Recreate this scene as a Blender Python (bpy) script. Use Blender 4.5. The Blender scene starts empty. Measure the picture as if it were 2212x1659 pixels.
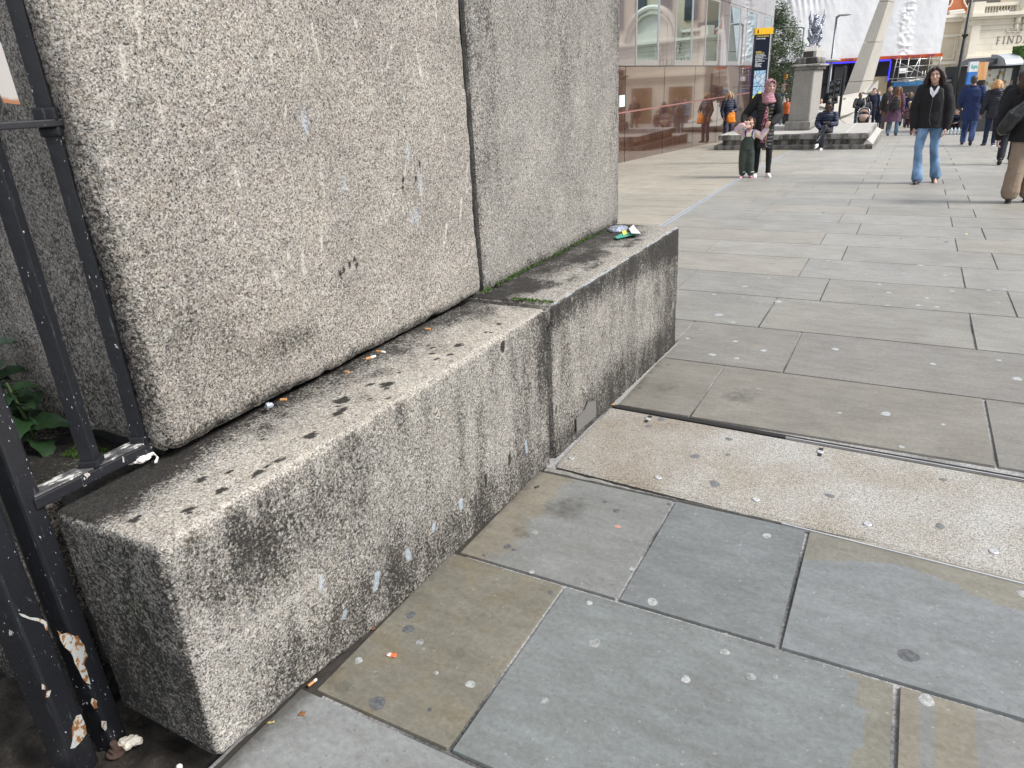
import bpy, bmesh, math, random
import numpy as np
from mathutils import Vector, Matrix, Quaternion, Euler
random.seed(7); rng = np.random.RandomState(11)
S = bpy.context.scene; COL = S.collection
# ---------------------------------------------------------------- camera (solved from the vanishing points of the photograph)
H0 = 1.55
R = np.array([[0.8814640190, -0.1422046177, 0.4503321328], [0.4696675292, 0.3635867914, -0.8044980156], [-0.0493314825, 0.9206424343, 0.3872775659]])
FOC = 1523.0; PCX, PCY = 1106.0, 829.5
cam = bpy.data.cameras.new("camera"); co = bpy.data.objects.new("camera", cam); COL.objects.link(co)
M = Matrix([[R[i][j] for j in range(3)] for i in range(3)]).to_4x4(); M.translation = (0, 0, H0); co.matrix_world = M
cam.sensor_width = 36; cam.lens = 36 * FOC / 2212; cam.clip_start = 0.05; cam.clip_end = 900
S.camera = co
# ---------------------------------------------------------------- sky, sun, exposure
SUN_AZ, SUN_EL = math.radians(82), math.radians(46)     # azimuth from +Y towards +X
W = bpy.data.worlds.new("World"); S.world = W; W.use_nodes = True
wn = W.node_tree.nodes; wl = W.node_tree.links; wn.clear()
wo = wn.new("ShaderNodeOutputWorld"); wb = wn.new("ShaderNodeBackground"); ws = wn.new("ShaderNodeTexSky")
ws.sky_type = 'NISHITA'; ws.sun_disc = False; ws.sun_elevation = SUN_EL; ws.sun_rotation = SUN_AZ
ws.altitude = 50; ws.air_density = 1.0; ws.dust_density = 2.5; ws.ozone_density = 1.0
# broken cloud over the blue, part of the sky itself
tc = wn.new("ShaderNodeTexCoord"); nz = wn.new("ShaderNodeTexNoise"); nz.inputs['Scale'].default_value = 2.6; nz.inputs['Detail'].default_value = 6
rp = wn.new("ShaderNodeValToRGB"); rp.color_ramp.elements[0].position = .40; rp.color_ramp.elements[1].position = .56
mx = wn.new("ShaderNodeMix"); mx.data_type = 'RGBA'; mx.inputs[7].default_value = (8.6, 8.7, 9.0, 1)
wl.new(tc.outputs['Generated'], nz.inputs['Vector']); wl.new(nz.outputs['Fac'], rp.inputs['Fac'])
wl.new(rp.outputs['Color'], mx.inputs[0]); wl.new(ws.outputs['Color'], mx.inputs[6])
wl.new(mx.outputs[2], wb.inputs['Color']); wb.inputs['Strength'].default_value = 0.078
wl.new(wb.outputs['Background'], wo.inputs['Surface'])
sl = bpy.data.lights.new("sun", 'SUN'); sl.energy = 2.7; sl.angle = math.radians(20); sl.color = (1.0, .965, .92)
so = bpy.data.objects.new("sun", sl); COL.objects.link(so)
sd = Vector((math.sin(SUN_AZ) * math.cos(SUN_EL), math.cos(SUN_AZ) * math.cos(SUN_EL), math.sin(SUN_EL)))
so.rotation_euler = sd.to_track_quat('Z', 'Y').to_euler(); so.location = (20, 20, 40)
S.view_settings.view_transform = 'Standard'; S.view_settings.look = 'None'; S.view_settings.gamma = 1; S.view_settings.exposure = 0.9
S.render.engine = 'CYCLES'; S.cycles.use_denoising = True; S.cycles.max_bounces = 6

# ---------------------------------------------------------------- geometry of the place
def prof(y):
    if y < 10: return -.013 * y
    if y < 20: return -.13 - (.013 * (y - 10) + .0023 * (y - 10) ** 2 / 2)
    return -.375 - .036 * (y - 20)
def ray(u, v):
    d = R @ np.array([u - PCX, -(v - PCY), -FOC]); return d / np.linalg.norm(d)
def gp(u, v):
    d = ray(u, v); z = 0
    for i in range(60):
        t = (z - H0) / d[2]; p = d * t; z = .5 * z + .5 * prof(p[1])
    return Vector((p[0], p[1], z))
def hit(u, v, P, n):
    d = ray(u, v); o = np.array([0, 0, H0]); t = ((np.array(P) - o) @ n) / (d @ n); return Vector(o + d * t)
def on_y(u, v, y): return hit(u, v, (0, y, 0), np.array([0, 1., 0]))
def on_x(u, v, x): return hit(u, v, (x, 0, 0), np.array([1., 0, 0]))
def on_z(u, v, z): return hit(u, v, (0, 0, z), np.array([0, 0, 1.]))
FA = math.radians(-29.24)
FN = np.array([math.sin(FA), math.cos(FA), 0]); FT = np.array([math.cos(FA), -math.sin(FA), 0])   # facade normal (away) and run direction
def fp(u, v, d):            # point on the facade plane standing d metres off -> (s, z) in that plane
    p = hit(u, v, FN * d, FN); return float(np.dot(np.array(p), FT)), p.z
def fw(s, z, d): q = FT * s + FN * d; return Vector((q[0], q[1], z))

# ---------------------------------------------------------------- object helpers
def tag(o, label=None, cat=None, group=None, kind=None):
    if label: o['label'] = label
    if cat: o['category'] = cat
    if group: o['group'] = group
    if kind: o['kind'] = kind
    return o
def thing(name, loc, label, cat, group=None, rz=0):
    o = bpy.data.objects.new(name, None); COL.objects.link(o); o.location = loc; o.rotation_euler = (0, 0, rz); o.empty_display_size = .2
    return tag(o, label, cat, group)
def link(name, me, mat=None, parent=None, local=False):
    """local=False: mesh vertices are world coordinates (converted into the parent's space)"""
    o = bpy.data.objects.new(name, me); COL.objects.link(o)
    if mat:
        for m in (mat if isinstance(mat, (list, tuple)) else [mat]): me.materials.append(m)
    if parent:
        o.parent = parent
        if not local:
            mw = Matrix.Identity(4); q = parent
            chain = []
            while q: chain.append(q); q = q.parent
            for q in reversed(chain): mw = mw @ Matrix.LocRotScale(q.location, q.rotation_euler, q.scale)
            me.transform(mw.inverted())
    return o
def obj(name, bm, mat=None, parent=None, local=False, smooth=False):
    me = bpy.data.meshes.new(name); bmesh.ops.recalc_face_normals(bm, faces=bm.faces); bm.to_mesh(me); bm.free()
    if smooth:
        for p in me.polygons: p.use_smooth = True
    return link(name, me, mat, parent, local)
def B(): return bmesh.new()
def box(bm, c, s, rz=0, bev=0, mi=0, rot=None):
    r = bmesh.ops.create_cube(bm, size=1)['verts']
    m = Matrix.Translation(c) @ (rot.to_matrix().to_4x4() if rot else Matrix.Rotation(rz, 4, 'Z')) @ Matrix.Diagonal((*s, 1))
    bmesh.ops.transform(bm, matrix=m, verts=r)
    fs = {f for v in r for f in v.link_faces}
    for f in fs: f.material_index = mi
    if bev:
        es = list({e for v in r for e in v.link_edges}); bmesh.ops.bevel(bm, geom=es, offset=bev, segments=2, affect='EDGES', profile=.6)
def hexa(bm, pts, mi=0):
    """pts: 4 bottom + 4 top corners"""
    v = [bm.verts.new(p) for p in pts]
    for f in ((3, 2, 1, 0), (4, 5, 6, 7), (0, 1, 5, 4), (1, 2, 6, 5), (2, 3, 7, 6), (3, 0, 4, 7)):
        bm.faces.new([v[i] for i in f]).material_index = mi
def fbox(bm, s0, s1, z0, z1, d0, d1, mi=0):
    """a box in facade coordinates: run s, height z, depth d"""
    hexa(bm, [fw(s0, z0, d0), fw(s1, z0, d0), fw(s1, z0, d1), fw(s0, z0, d1), fw(s0, z1, d0), fw(s1, z1, d0), fw(s1, z1, d1), fw(s0, z1, d1)], mi)
def tube(bm, pts, rad, seg=10, mi=0, flat=1.0, caps=True, up=None):
    pts = [Vector(p) for p in pts]; n = len(pts)
    if not isinstance(rad, (list, tuple)): rad = [rad] * n
    P, Rr = list(pts), list(rad)
    if caps:      # rounded ends
        d0 = (pts[0] - pts[1]).normalized(); d1 = (pts[-1] - pts[-2]).normalized()
        P = [pts[0] + d0 * rad[0] * .95, pts[0] + d0 * rad[0] * .6] + pts + [pts[-1] + d1 * rad[-1] * .6, pts[-1] + d1 * rad[-1] * .95]
        Rr = [rad[0] * .25, rad[0] * .78] + list(rad) + [rad[-1] * .78, rad[-1] * .25]
    rings = []; ref = Vector(up) if up else None
    for i, p in enumerate(P):
        t = (P[min(i + 1, len(P) - 1)] - P[max(i - 1, 0)]).normalized()
        if ref is None: ref = Vector((0, 0, 1)) if abs(t.z) < .9 else Vector((0, 1, 0))
        a = t.cross(ref)
        if a.length < 1e-4: a = t.cross(Vector((1, 0, 0)))
        a.normalize(); b = t.cross(a).normalized()
        if up is None: ref = -b if b.dot(ref) < 0 else b
        rings.append([bm.verts.new(p + a * (math.cos(k * 2 * math.pi / seg) * Rr[i]) + b * (math.sin(k * 2 * math.pi / seg) * Rr[i] * flat)) for k in range(seg)])
    for i in range(len(rings) - 1):
        for k in range(seg):
            bm.faces.new((rings[i][k], rings[i][(k + 1) % seg], rings[i + 1][(k + 1) % seg], rings[i + 1][k])).material_index = mi
    bm.faces.new(rings[0][::-1]).material_index = mi; bm.faces.new(rings[-1]).material_index = mi
def loftz(bm, rings, seg=20, mi=0, power=2.0):
    """rings: (x, y, z, rx, ry)"""
    rs = []
    for (x, y, z, rx, ry) in rings:
        r = []
        for k in range(seg):
            a = k * 2 * math.pi / seg; c, s = math.cos(a), math.sin(a)
            r.append(bm.verts.new((x + rx * math.copysign(abs(c) ** (2 / power), c), y + ry * math.copysign(abs(s) ** (2 / power), s), z)))
        rs.append(r)
    for i in range(len(rs) - 1):
        for k in range(seg):
            bm.faces.new((rs[i][k], rs[i][(k + 1) % seg], rs[i + 1][(k + 1) % seg], rs[i + 1][k])).material_index = mi
    bm.faces.new(rs[0][::-1]).material_index = mi; bm.faces.new(rs[-1]).material_index = mi
def ell(bm, c, r, rot=None, sub=3, mi=0):
    vs = bmesh.ops.create_icosphere(bm, subdivisions=sub, radius=1)['verts']
    m = Matrix.Translation(c) @ (rot.to_matrix().to_4x4() if rot else Matrix.Identity(4)) @ Matrix.Diagonal((*r, 1))
    bmesh.ops.transform(bm, matrix=m, verts=vs)
    if mi:
        for f in {f for v in vs for f in v.link_faces}: f.material_index = mi
def lathe(bm, prof_, c=(0, 0, 0), seg=20, mi=0):
    loftz(bm, [(c[0], c[1], c[2] + z, r, r) for z, r in prof_], seg, mi)
def prism(bm, poly, d0, d1, mi=0, W_=None):
    """poly of (s,z) in facade coordinates extruded from depth d0 to d1"""
    W_ = W_ or fw
    a = [bm.verts.new(W_(s, z, d0)) for s, z in poly]; b = [bm.verts.new(W_(s, z, d1)) for s, z in poly]
    bm.faces.new(a).material_index = mi; bm.faces.new(b[::-1]).material_index = mi
    for i in range(len(poly)):
        j = (i + 1) % len(poly); bm.faces.new((a[i], b[i], b[j], a[j])).material_index = mi
def remesh(name, bm, mat, parent, voxel, smooth=2, local=True, disp=None, clipz=None):
    me = bpy.data.meshes.new("t"); bmesh.ops.recalc_face_normals(bm, faces=bm.faces); bm.to_mesh(me); bm.free()
    o = bpy.data.objects.new("t", me); COL.objects.link(o)
    m = o.modifiers.new("r", 'REMESH'); m.mode = 'VOXEL'; m.voxel_size = voxel; m.use_smooth_shade = True
    if smooth: s = o.modifiers.new("s", 'SMOOTH'); s.factor = .6; s.iterations = smooth
    dg = bpy.context.evaluated_depsgraph_get(); ev = o.evaluated_get(dg)
    nm = bpy.data.meshes.new_from_object(ev); bpy.data.objects.remove(o); bpy.data.meshes.remove(me)
    nm.name = name
    if disp:
        n = len(nm.vertices); a = np.empty(n * 3); nm.vertices.foreach_get('co', a); a = a.reshape(-1, 3)
        nn = np.empty(n * 3); nm.vertices.foreach_get('normal', nn); nn = nn.reshape(-1, 3)
        amt, sc = disp[:2]; w = np.array(disp[2]) if len(disp) > 2 else np.ones(3)
        a += nn * (amt * (fbm(a * w, sc, 5) - .5) * 2)[:, None]; nm.vertices.foreach_set('co', a.ravel()); nm.update()
    for p in nm.polygons: p.use_smooth = True
    nm.materials.clear()
    return link(name, nm, mat, parent, local)
# value noise (numpy), for modelling wear on surfaces
def _h(ix, iy, iz, s):
    v = (ix * 374761393 + iy * 668265263 + iz * 2147483647 + s * 974711) & 0xffffffff
    v = ((v ^ (v >> 13)) * 1274126177) & 0xffffffff
    return ((v ^ (v >> 16)) & 0xffff) / 65535.0
def vnoise(P, sc, seed=0):
    Q = P * sc; I = np.floor(Q).astype(np.int64); f = Q - I; f = f * f * (3 - 2 * f); r = 0
    for dx in (0, 1):
        for dy in (0, 1):
            for dz in (0, 1):
                w = (f[:, 0] if dx else 1 - f[:, 0]) * (f[:, 1] if dy else 1 - f[:, 1]) * (f[:, 2] if dz else 1 - f[:, 2])
                r = r + w * _h(I[:, 0] + dx, I[:, 1] + dy, I[:, 2] + dz, seed)
    return r
def fbm(P, sc, seed=0, o=3): return sum(vnoise(P, sc * 2 ** i, seed + i) * .5 ** i for i in range(o)) / sum(.5 ** i for i in range(o))
def sst(a, b, x): t = np.clip((x - a) / (b - a), 0, 1); return t * t * (3 - 2 * t)

# ---------------------------------------------------------------- materials
class NT:
    def __init__(s, name):
        s.m = bpy.data.materials.new(name); s.m.use_nodes = True; s.t = s.m.node_tree; s.n = s.t.nodes; s.l = s.t.links
        s.b = s.n['Principled BSDF']; s.tc = s.n.new('ShaderNodeTexCoord')
    def nd(s, t, **k):
        n = s.n.new(t)
        for a, v in k.items():
            if a.startswith('i_'): n.inputs[a[2:].replace('_', ' ')].default_value = v
            else: setattr(n, a, v)
        return n
    def vec(s, sc=(1, 1, 1), src='Object'):
        m = s.nd('ShaderNodeMapping'); m.inputs['Scale'].default_value = sc; s.l.new(s.tc.outputs[src], m.inputs['Vector']); return m.outputs[0]
    def noise(s, sc, det=3, v=None, rough=.5):
        n = s.nd('ShaderNodeTexNoise'); n.inputs['Scale'].default_value = sc; n.inputs['Detail'].default_value = det; n.inputs['Roughness'].default_value = rough
        s.l.new(v or s.tc.outputs['Object'], n.inputs['Vector']); return n.outputs['Fac']
    def vor(s, sc, v=None, out='Color', rnd=1):
        n = s.nd('ShaderNodeTexVoronoi'); n.inputs['Scale'].default_value = sc; n.inputs['Randomness'].default_value = rnd
        s.l.new(v or s.tc.outputs['Object'], n.inputs['Vector']); return n.outputs[out]
    def ramp(s, x, stops, const=False):
        r = s.nd('ShaderNodeValToRGB'); e = r.color_ramp.elements
        if const: r.color_ramp.interpolation = 'CONSTANT'
        while len(e) < len(stops): e.new(.5)
        for i, (p, c) in enumerate(stops):
            e[i].position = p; e[i].color = (*((c,) * 3 if not hasattr(c, '__len__') else c), 1)
        s.l.new(x, r.inputs['Fac']); return r.outputs['Color']
    def mix(s, f, a, b, mode='MIX'):
        m = s.nd('ShaderNodeMix', data_type='RGBA', blend_type=mode)
        for i, x in ((0, f), (6, a), (7, b)):
            if hasattr(x, 'is_linked') or isinstance(x, bpy.types.NodeSocket): s.l.new(x, m.inputs[i])
            elif i == 0: m.inputs[0].default_value = x
            else: m.inputs[i].default_value = (*x, 1) if hasattr(x, '__len__') else (x, x, x, 1)
        return m.outputs[2]
    def math(s, op, a, b=0, c=0):
        m = s.nd('ShaderNodeMath', operation=op)
        for i, x in enumerate((a, b, c)):
            if isinstance(x, bpy.types.NodeSocket): s.l.new(x, m.inputs[i])
            else: m.inputs[i].default_value = x
        return m.outputs[0]
    def attr(s, n, out='Fac'): return s.nd('ShaderNodeAttribute', attribute_name=n).outputs[out]
    def sep(s, x, i=0):
        q = s.nd('ShaderNodeSeparateXYZ'); s.l.new(x, q.inputs[0]); return q.outputs[i]
    def bump(s, h, st=.3, dist=.01):
        b = s.nd('ShaderNodeBump'); b.inputs['Strength'].default_value = st; b.inputs['Distance'].default_value = dist
        s.l.new(h, b.inputs['Height']); s.l.new(b.outputs[0], s.b.inputs['Normal'])
    def out(s, col, rough=.7, metal=0, **k):
        for n, x in (('Base Color', col), ('Roughness', rough), ('Metallic', metal), *k.items()):
            i = s.b.inputs[n]
            if isinstance(x, bpy.types.NodeSocket): s.l.new(x, i)
            else: i.default_value = ((*x, 1) if len(x) == 3 else x) if hasattr(x, '__len__') else x
        return s.m
_mc = {}
def plain(name, c, rough=.6, metal=0, var=.12, sc=8, bump=0, bsc=60, **k):
    """a plain coloured material with natural unevenness"""
    key = (name, tuple(c), rough, metal)
    if key in _mc: return _mc[key]
    t = NT(name); n = t.noise(sc, 4)
    col = t.mix(n, [x * (1 - var) for x in c], [min(1, x * (1 + var)) for x in c])
    if bump: t.bump(t.noise(bsc, 3), bump, .004)
    _mc[key] = t.out(col, rough, metal, **k); return _mc[key]
def cloth(c, kind='wool', name='cloth'):
    key = (kind, tuple(c))
    if key in _mc: return _mc[key]
    t = NT(name + '_' + kind); c = list(c)
    n = t.noise(9, 4); f = t.noise(260, 2)
    col = t.mix(n, [x * .8 for x in c], [x * 1.2 for x in c])
    rough = .9; sp = {}
    if kind == 'puffer':
        w = t.nd('ShaderNodeTexWave', wave_type='BANDS', bands_direction='Z'); w.inputs['Scale'].default_value = 5.2; w.inputs['Distortion'].default_value = 1.2; w.inputs['Detail'].default_value = 1; w.inputs['Detail Scale'].default_value = 2
        t.l.new(t.tc.outputs['Object'], w.inputs['Vector']); h = t.math('ADD', t.math('POWER', w.outputs['Fac'], .35), t.math('MULTIPLY', t.noise(28, 3), .5)); t.bump(h, .6, .02); rough = .58
    elif kind == 'denim':
        n2 = t.noise(7, 4, t.vec((1, 1, .5))); col = t.mix(t.ramp(n2, [(.42, 0), (.66, 1)]), col, [min(1, x * 1.9 + .05) for x in c]); t.bump(t.math('ADD', t.noise(18, 3, t.vec((1, 1, 2))), f), .5, .012)
    elif kind == 'leather': rough = .38; t.bump(t.noise(22, 4), .5, .012)
    elif kind == 'floral':
        v = t.vor(26); k = t.sep(v, 0); p = t.ramp(t.vor(26, out='Distance'), [(.42, 1), (.5, 0)])
        fl = t.ramp(k, [(0, (.85, .3, .2)), (.25, (.9, .6, .15)), (.5, (.45, .65, .35)), (.75, (.85, .45, .6))], True); col = t.mix(p, c, fl); t.bump(t.noise(30, 3), .4, .01)
    elif kind == 'speck':
        v = t.sep(t.vor(60), 0); col = t.mix(t.ramp(v, [(0, 0), (.7, 0), (.72, 1)], True), c, (.6, .3, .33)); t.bump(t.noise(30, 3), .4, .01)
    elif kind == 'stripe':
        w = t.nd('ShaderNodeTexWave', wave_type='BANDS', bands_direction='Z'); w.inputs['Scale'].default_value = 2.1; t.l.new(t.tc.outputs['Object'], w.inputs['Vector'])
        col = t.ramp(w.outputs['Fac'], [(0, (.75, .7, .72)), (.4, (.5, .08, .2)), (.6, (.2, .2, .5)), (.8, (.8, .72, .72))], True)
    else: t.bump(t.math('ADD', t.noise(24, 4), t.math('MULTIPLY', f, .3)), .6, .014)
    _mc[key] = t.out(col, rough, **sp); return _mc[key]

def granite(name, tone=1.0, warm=0.0, fine=1.0, flat=0.0):
    t = NT(name); v0 = t.tc.outputs['Object']
    wob = t.nd('ShaderNodeVectorMath', operation='ADD'); sc_ = t.nd('ShaderNodeVectorMath', operation='SCALE'); sc_.inputs['Scale'].default_value = .006
    nz = t.nd('ShaderNodeTexNoise'); nz.inputs['Scale'].default_value = 120; t.l.new(v0, nz.inputs['Vector'])
    t.l.new(nz.outputs['Color'], sc_.inputs[0]); t.l.new(v0, wob.inputs[0]); t.l.new(sc_.outputs[0], wob.inputs[1]); wv = wob.outputs[0]
    a = t.sep(t.vor(215 * fine, wv), 0); b = t.sep(t.vor(360 * fine, wv), 1)
    base = t.ramp(a, [(0, (.035, .035, .035)), (.15, (.34, .27, .21)), (.27, (.20, .19, .18)), (.42, (.42, .40, .37)), (.68, (.62, .60, .56)), (.88, (.74, .725, .69))], True)
    sp = t.ramp(b, [(0, (.02, .02, .022)), (.30, (.22, .20, .18)), (.44, (.50, .48, .44)), (.70, (.74, .72, .68))], True)
    c = t.mix(.5, base, sp)
    big = t.noise(3.2, 5, rough=.65); c = t.mix(1.0, c, t.ramp(big, [(.3, (.78, .765, .75)), (.7, (1.1, 1.08, 1.04))]), 'MULTIPLY')
    yel = t.ramp(t.noise(16, 4), [(.5, 0), (.75, 1)]); c = t.mix(t.math('MULTIPLY', yel, .15 + max(0, warm) * 8), c, t.mix(1.0, c, (1.05, .88, .68), 'MULTIPLY'))
    if flat: c = t.mix(flat, c, (.40, .39, .37))
    c = t.mix(1.0, c, (tone * (1 + warm), tone, tone * (1 - warm)), 'MULTIPLY')
    gr = t.noise(105, 4, rough=.75); mid = t.noise(22, 5, t.vec((1, 1, .45)), rough=.7)     # grain gating the wear, so that stains sit in the pits
    def gate(attr, lo=.45, hi=.95, amt=1, kk=2.6):
        at = t.attr(attr); s_ = t.math('ADD', at, t.math('MULTIPLY', t.math('SUBTRACT', gr, .5), kk)); s_ = t.math('ADD', s_, t.math('MULTIPLY', t.math('SUBTRACT', mid, .5), 1.3))
        return t.math('MULTIPLY', t.ramp(s_, [(lo, 0), (hi, 1)]), t.math('MULTIPLY', t.math('MINIMUM', t.math('MULTIPLY', at, 3), 1), amt))
    c = t.mix(gate('pale', .3, 1.0, .7, 2.6), c, (.60, .57, .52))
    c = t.mix(gate('cream', .2, .9, .3), c, (.62, .55, .44))
    c = t.mix(gate('moss', .4, .9, .8), c, (.05, .075, .018))
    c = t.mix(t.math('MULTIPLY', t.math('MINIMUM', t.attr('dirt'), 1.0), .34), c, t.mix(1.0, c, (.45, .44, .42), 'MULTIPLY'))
    c = t.mix(gate('dirt', .25, .90, .97, 3.8), c, t.mix(1.0, c, (.065, .06, .055), 'MULTIPLY'))  # dirt also carries shade painted on end faces and the recess
    c = t.mix(gate('blue', .35, .8, .55, 1.6), c, (.38, .46, .54))
    pit = t.math('ADD', t.math('MULTIPLY', t.noise(210, 3, rough=.6), .6), t.noise(60, 4))
    t.bump(pit, .65, .006)
    return t.out(c, .82)
# ================================================================ GROUND
def z8(x, y): return (1327.4 + .4 * x, 387.2 + .4 * y)
def z7(x, y): return (829.6 + .625 * x, 829.6 + .625 * y)
def m_slab():
    t = NT('york_stone'); tint = t.attr('tint', 'Color')
    n1 = t.noise(2.3, 6, rough=.65); n2 = t.noise(60, 5, rough=.7); n3 = t.noise(6, 5, t.vec((1, 3.2, 1)), .6)
    c = t.mix(1.0, tint, t.ramp(n1, [(.3, (.86, .85, .84)), (.7, (1.12, 1.12, 1.12))]), 'MULTIPLY')
    c = t.mix(1.0, c, t.ramp(n3, [(.35, (.9, .89, .87)), (.65, (1.07, 1.08, 1.09))]), 'MULTIPLY')
    c = t.mix(1.0, c, t.ramp(n2, [(.3, (.82, .82, .82)), (.7, (1.14, 1.14, 1.14))]), 'MULTIPLY')
    # fine swirling saw and scuff marks
    w = t.nd('ShaderNodeTexWave', wave_type='RINGS'); w.inputs['Scale'].default_value = 9; w.inputs['Distortion'].default_value = 14; w.inputs['Detail'].default_value = 3; w.inputs['Detail Scale'].default_value = 1.2
    t.l.new(t.tc.outputs['Object'], w.inputs['Vector'])
    c = t.mix(t.math('MULTIPLY', t.ramp(w.outputs['Fac'], [(.0, 1), (.12, 0)]), .035), c, (.5, .51, .51))
    sp = t.sep(t.vor(170), 0); c = t.mix(t.ramp(sp, [(0, .4), (.006, .4), (.007, 0)], True), c, (.08, .08, .075))
    c = t.mix(t.math('MULTIPLY', t.ramp(sp, [(0, 0), (.994, 1)], True), .2), c, (.5, .5, .48))
    br = t.attr('brown'); g = t.ramp(t.math('ADD', br, t.math('MULTIPLY', t.math('SUBTRACT', t.noise(9, 5), .5), .9)), [(.35, 0), (.6, 1)])
    c = t.mix(t.math('MULTIPLY', g, .75), c, t.mix(1.0, c, (1.08, .93, .70), 'MULTIPLY'))
    dk = t.attr('dirt'); g = t.ramp(t.math('ADD', dk, t.math('MULTIPLY', t.math('SUBTRACT', t.noise(24, 5, rough=.7), .5), 1.0)), [(.35, 0), (.75, 1)])
    c = t.mix(t.math('MULTIPLY', g, .72), c, (.055, .05, .042))
    t.bump(t.math('ADD', t.noise(14, 6, t.vec((1, 2.4, 1)), .65), t.math('MULTIPLY', n2, .3)), .35, .008)
    return t.out(c, t.math('ADD', .34, t.math('MULTIPLY', n1, .35)))
MSLAB = m_slab()
tj = NT('joint_mortar'); nj = tj.noise(80, 4, rough=.7); nj2 = tj.noise(1.4, 3)
cj = tj.mix(tj.ramp(nj2, [(.40, 0), (.52, 1)]), tj.ramp(nj, [(.35, .03), (.7, .13)]), tj.ramp(nj, [(.3, .14), (.7, .42)])); tj.bump(nj, .8, .006)
MJOINT = tj.out(cj, .95)
# ground bed: one sheet to the horizon
bm = B()
ys = [-30, -6, -2, 0, 2, 4, 6, 8] + list(np.arange(10, 24, 1.0)) + [26, 30, 36, 44, 54, 66, 84, 110, 160, 260]
xs = [-160, -60, -30, -14, -6, -4, -1.5, -1.36, 0, 4, 9, 18, 34, 70, 160]
gv = [[bm.verts.new((x, y, prof(max(y, -6)) - (.16 if -4 <= x <= -1.5 and -2 <= y <= 2 else .0095))) for x in xs] for y in ys]
for i in range(len(ys) - 1):
    for j in range(len(xs) - 1): bm.faces.new((gv[i][j], gv[i][j + 1], gv[i + 1][j + 1], gv[i + 1][j]))
tag(obj('ground', bm, MJOINT), 'grey mortar bed under the paving slabs', 'ground', kind='structure')

GREY, BLUE, BROWN, TAN, CREAM = (.245, .25, .245), (.215, .234, .238), (.215, .198, .152), (.282, .265, .225), (.355, .33, .272)
PV, PF, PT, PBR, PDI = [], [], [], [], []
def slab(x0, x1, y0, y1, tint, nx=1, ny=1, gap=.004, stain=None, dz=0, cutx=None):
    """one paving stone: a gridded top with a small dropped edge; cutx(y) clips the left side"""
    x0 += gap; x1 -= gap; y0 += gap; y1 -= gap
    base = len(PV); tz = random.uniform(-.0012, .0012)
    xs_ = [x0, x0 + .003] + list(np.linspace(x0, x1, nx + 1))[1:-1] + [x1 - .003, x1]
    ys_ = [y0, y0 + .003] + list(np.linspace(y0, y1, ny + 1))[1:-1] + [y1 - .003, y1]
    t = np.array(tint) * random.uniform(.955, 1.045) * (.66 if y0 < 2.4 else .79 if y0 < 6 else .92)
    for i, y in enumerate(ys_):
        for j, x in enumerate(xs_):
            edge = i in (0, len(ys_) - 1) or j in (0, len(xs_) - 1)
            xx = x
            if cutx: xx = x1 + (x - x1) * (x1 - cutx(y)) / (x1 - x0)
            PV.append((xx, y, prof(y) + dz + tz * ((x - x0) / (x1 - x0) - .5) - (.0085 if edge else 0)))
            PT.append((*t, 1))
            b, d = stain(xx, y) if stain else (0, 0)
            PBR.append(b); PDI.append(d * 1.35)
    n = len(xs_)
    for i in range(len(ys_) - 1):
        for j in range(n - 1): PF.append((base + i * n + j, base + i * n + j + 1, base + (i + 1) * n + j + 1, base + (i + 1) * n + j))
def lerp(a, b, t): return tuple(x + (y - x) * t for x, y in zip(a, b))
edge0 = lambda y: -1.318 + .036 * (y - .7)            # foot of the granite block
def near_stain(kind):
    def f(x, y):
        b = d = 0
        if kind == 'left':      # row C first slab: browned and grimy by the wall
            q = x - edge0(y); b = 1.1 * max(0, 1 - q / .28); d = .55 * max(0, 1 - q / .07)
            d += .5 * math.exp(-((x + 1.02) ** 2 + (y - 2.22) ** 2) / .016) + .45 * math.exp(-((x + 1.1) ** 2 + (y - 1.98) ** 2) / .004)
        if kind == 'brownslab':
            b = .35; q = x - edge0(y); d = .45 * max(0, 1 - q / .06) + .45 * math.exp(-((x + 1.22) ** 2 + (y - 1.09) ** 2) / .0022) + .30 * math.exp(-((x + 1.03) ** 2 + (y - 1.48) ** 2) / .01) + .3 * math.exp(-((x + .98) ** 2 + (y - 1.33) ** 2) / .003)
        if kind == 'topband': b = .95 * (1 if y > 2.30 + .05 * math.sin(x * 9) else 0)
        if kind == 'rband': b = .95 * (1 if x > .075 + .03 * math.sin(y * 9) else 0)
        if kind == 'rstripe': b = .95 * (1 if (x < .23 or .27 < x < .36) else 0)
        if kind == 'light': d = .35 * max(0, 1 - (x - edge0(y)) / .05) + .22
        return b, d
    return f
# courses nearest the camera, set out as in the photograph
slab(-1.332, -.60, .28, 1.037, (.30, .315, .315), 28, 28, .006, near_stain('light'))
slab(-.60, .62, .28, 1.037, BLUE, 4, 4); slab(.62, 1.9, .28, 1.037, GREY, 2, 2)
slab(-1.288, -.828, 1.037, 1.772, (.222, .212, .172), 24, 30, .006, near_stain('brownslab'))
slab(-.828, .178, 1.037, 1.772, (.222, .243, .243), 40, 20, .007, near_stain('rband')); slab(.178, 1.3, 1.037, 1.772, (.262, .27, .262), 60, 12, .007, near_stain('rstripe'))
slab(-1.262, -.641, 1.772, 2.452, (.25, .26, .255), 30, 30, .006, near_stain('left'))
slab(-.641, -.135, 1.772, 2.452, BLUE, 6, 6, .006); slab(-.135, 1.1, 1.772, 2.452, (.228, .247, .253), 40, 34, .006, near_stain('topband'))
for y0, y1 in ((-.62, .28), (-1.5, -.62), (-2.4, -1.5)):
    for k in range(0, 5): slab(-1.3 + k * 1.1, -.2 + k * 1.1, y0, y1, random.choice((GREY, BLUE, TAN)))
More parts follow.
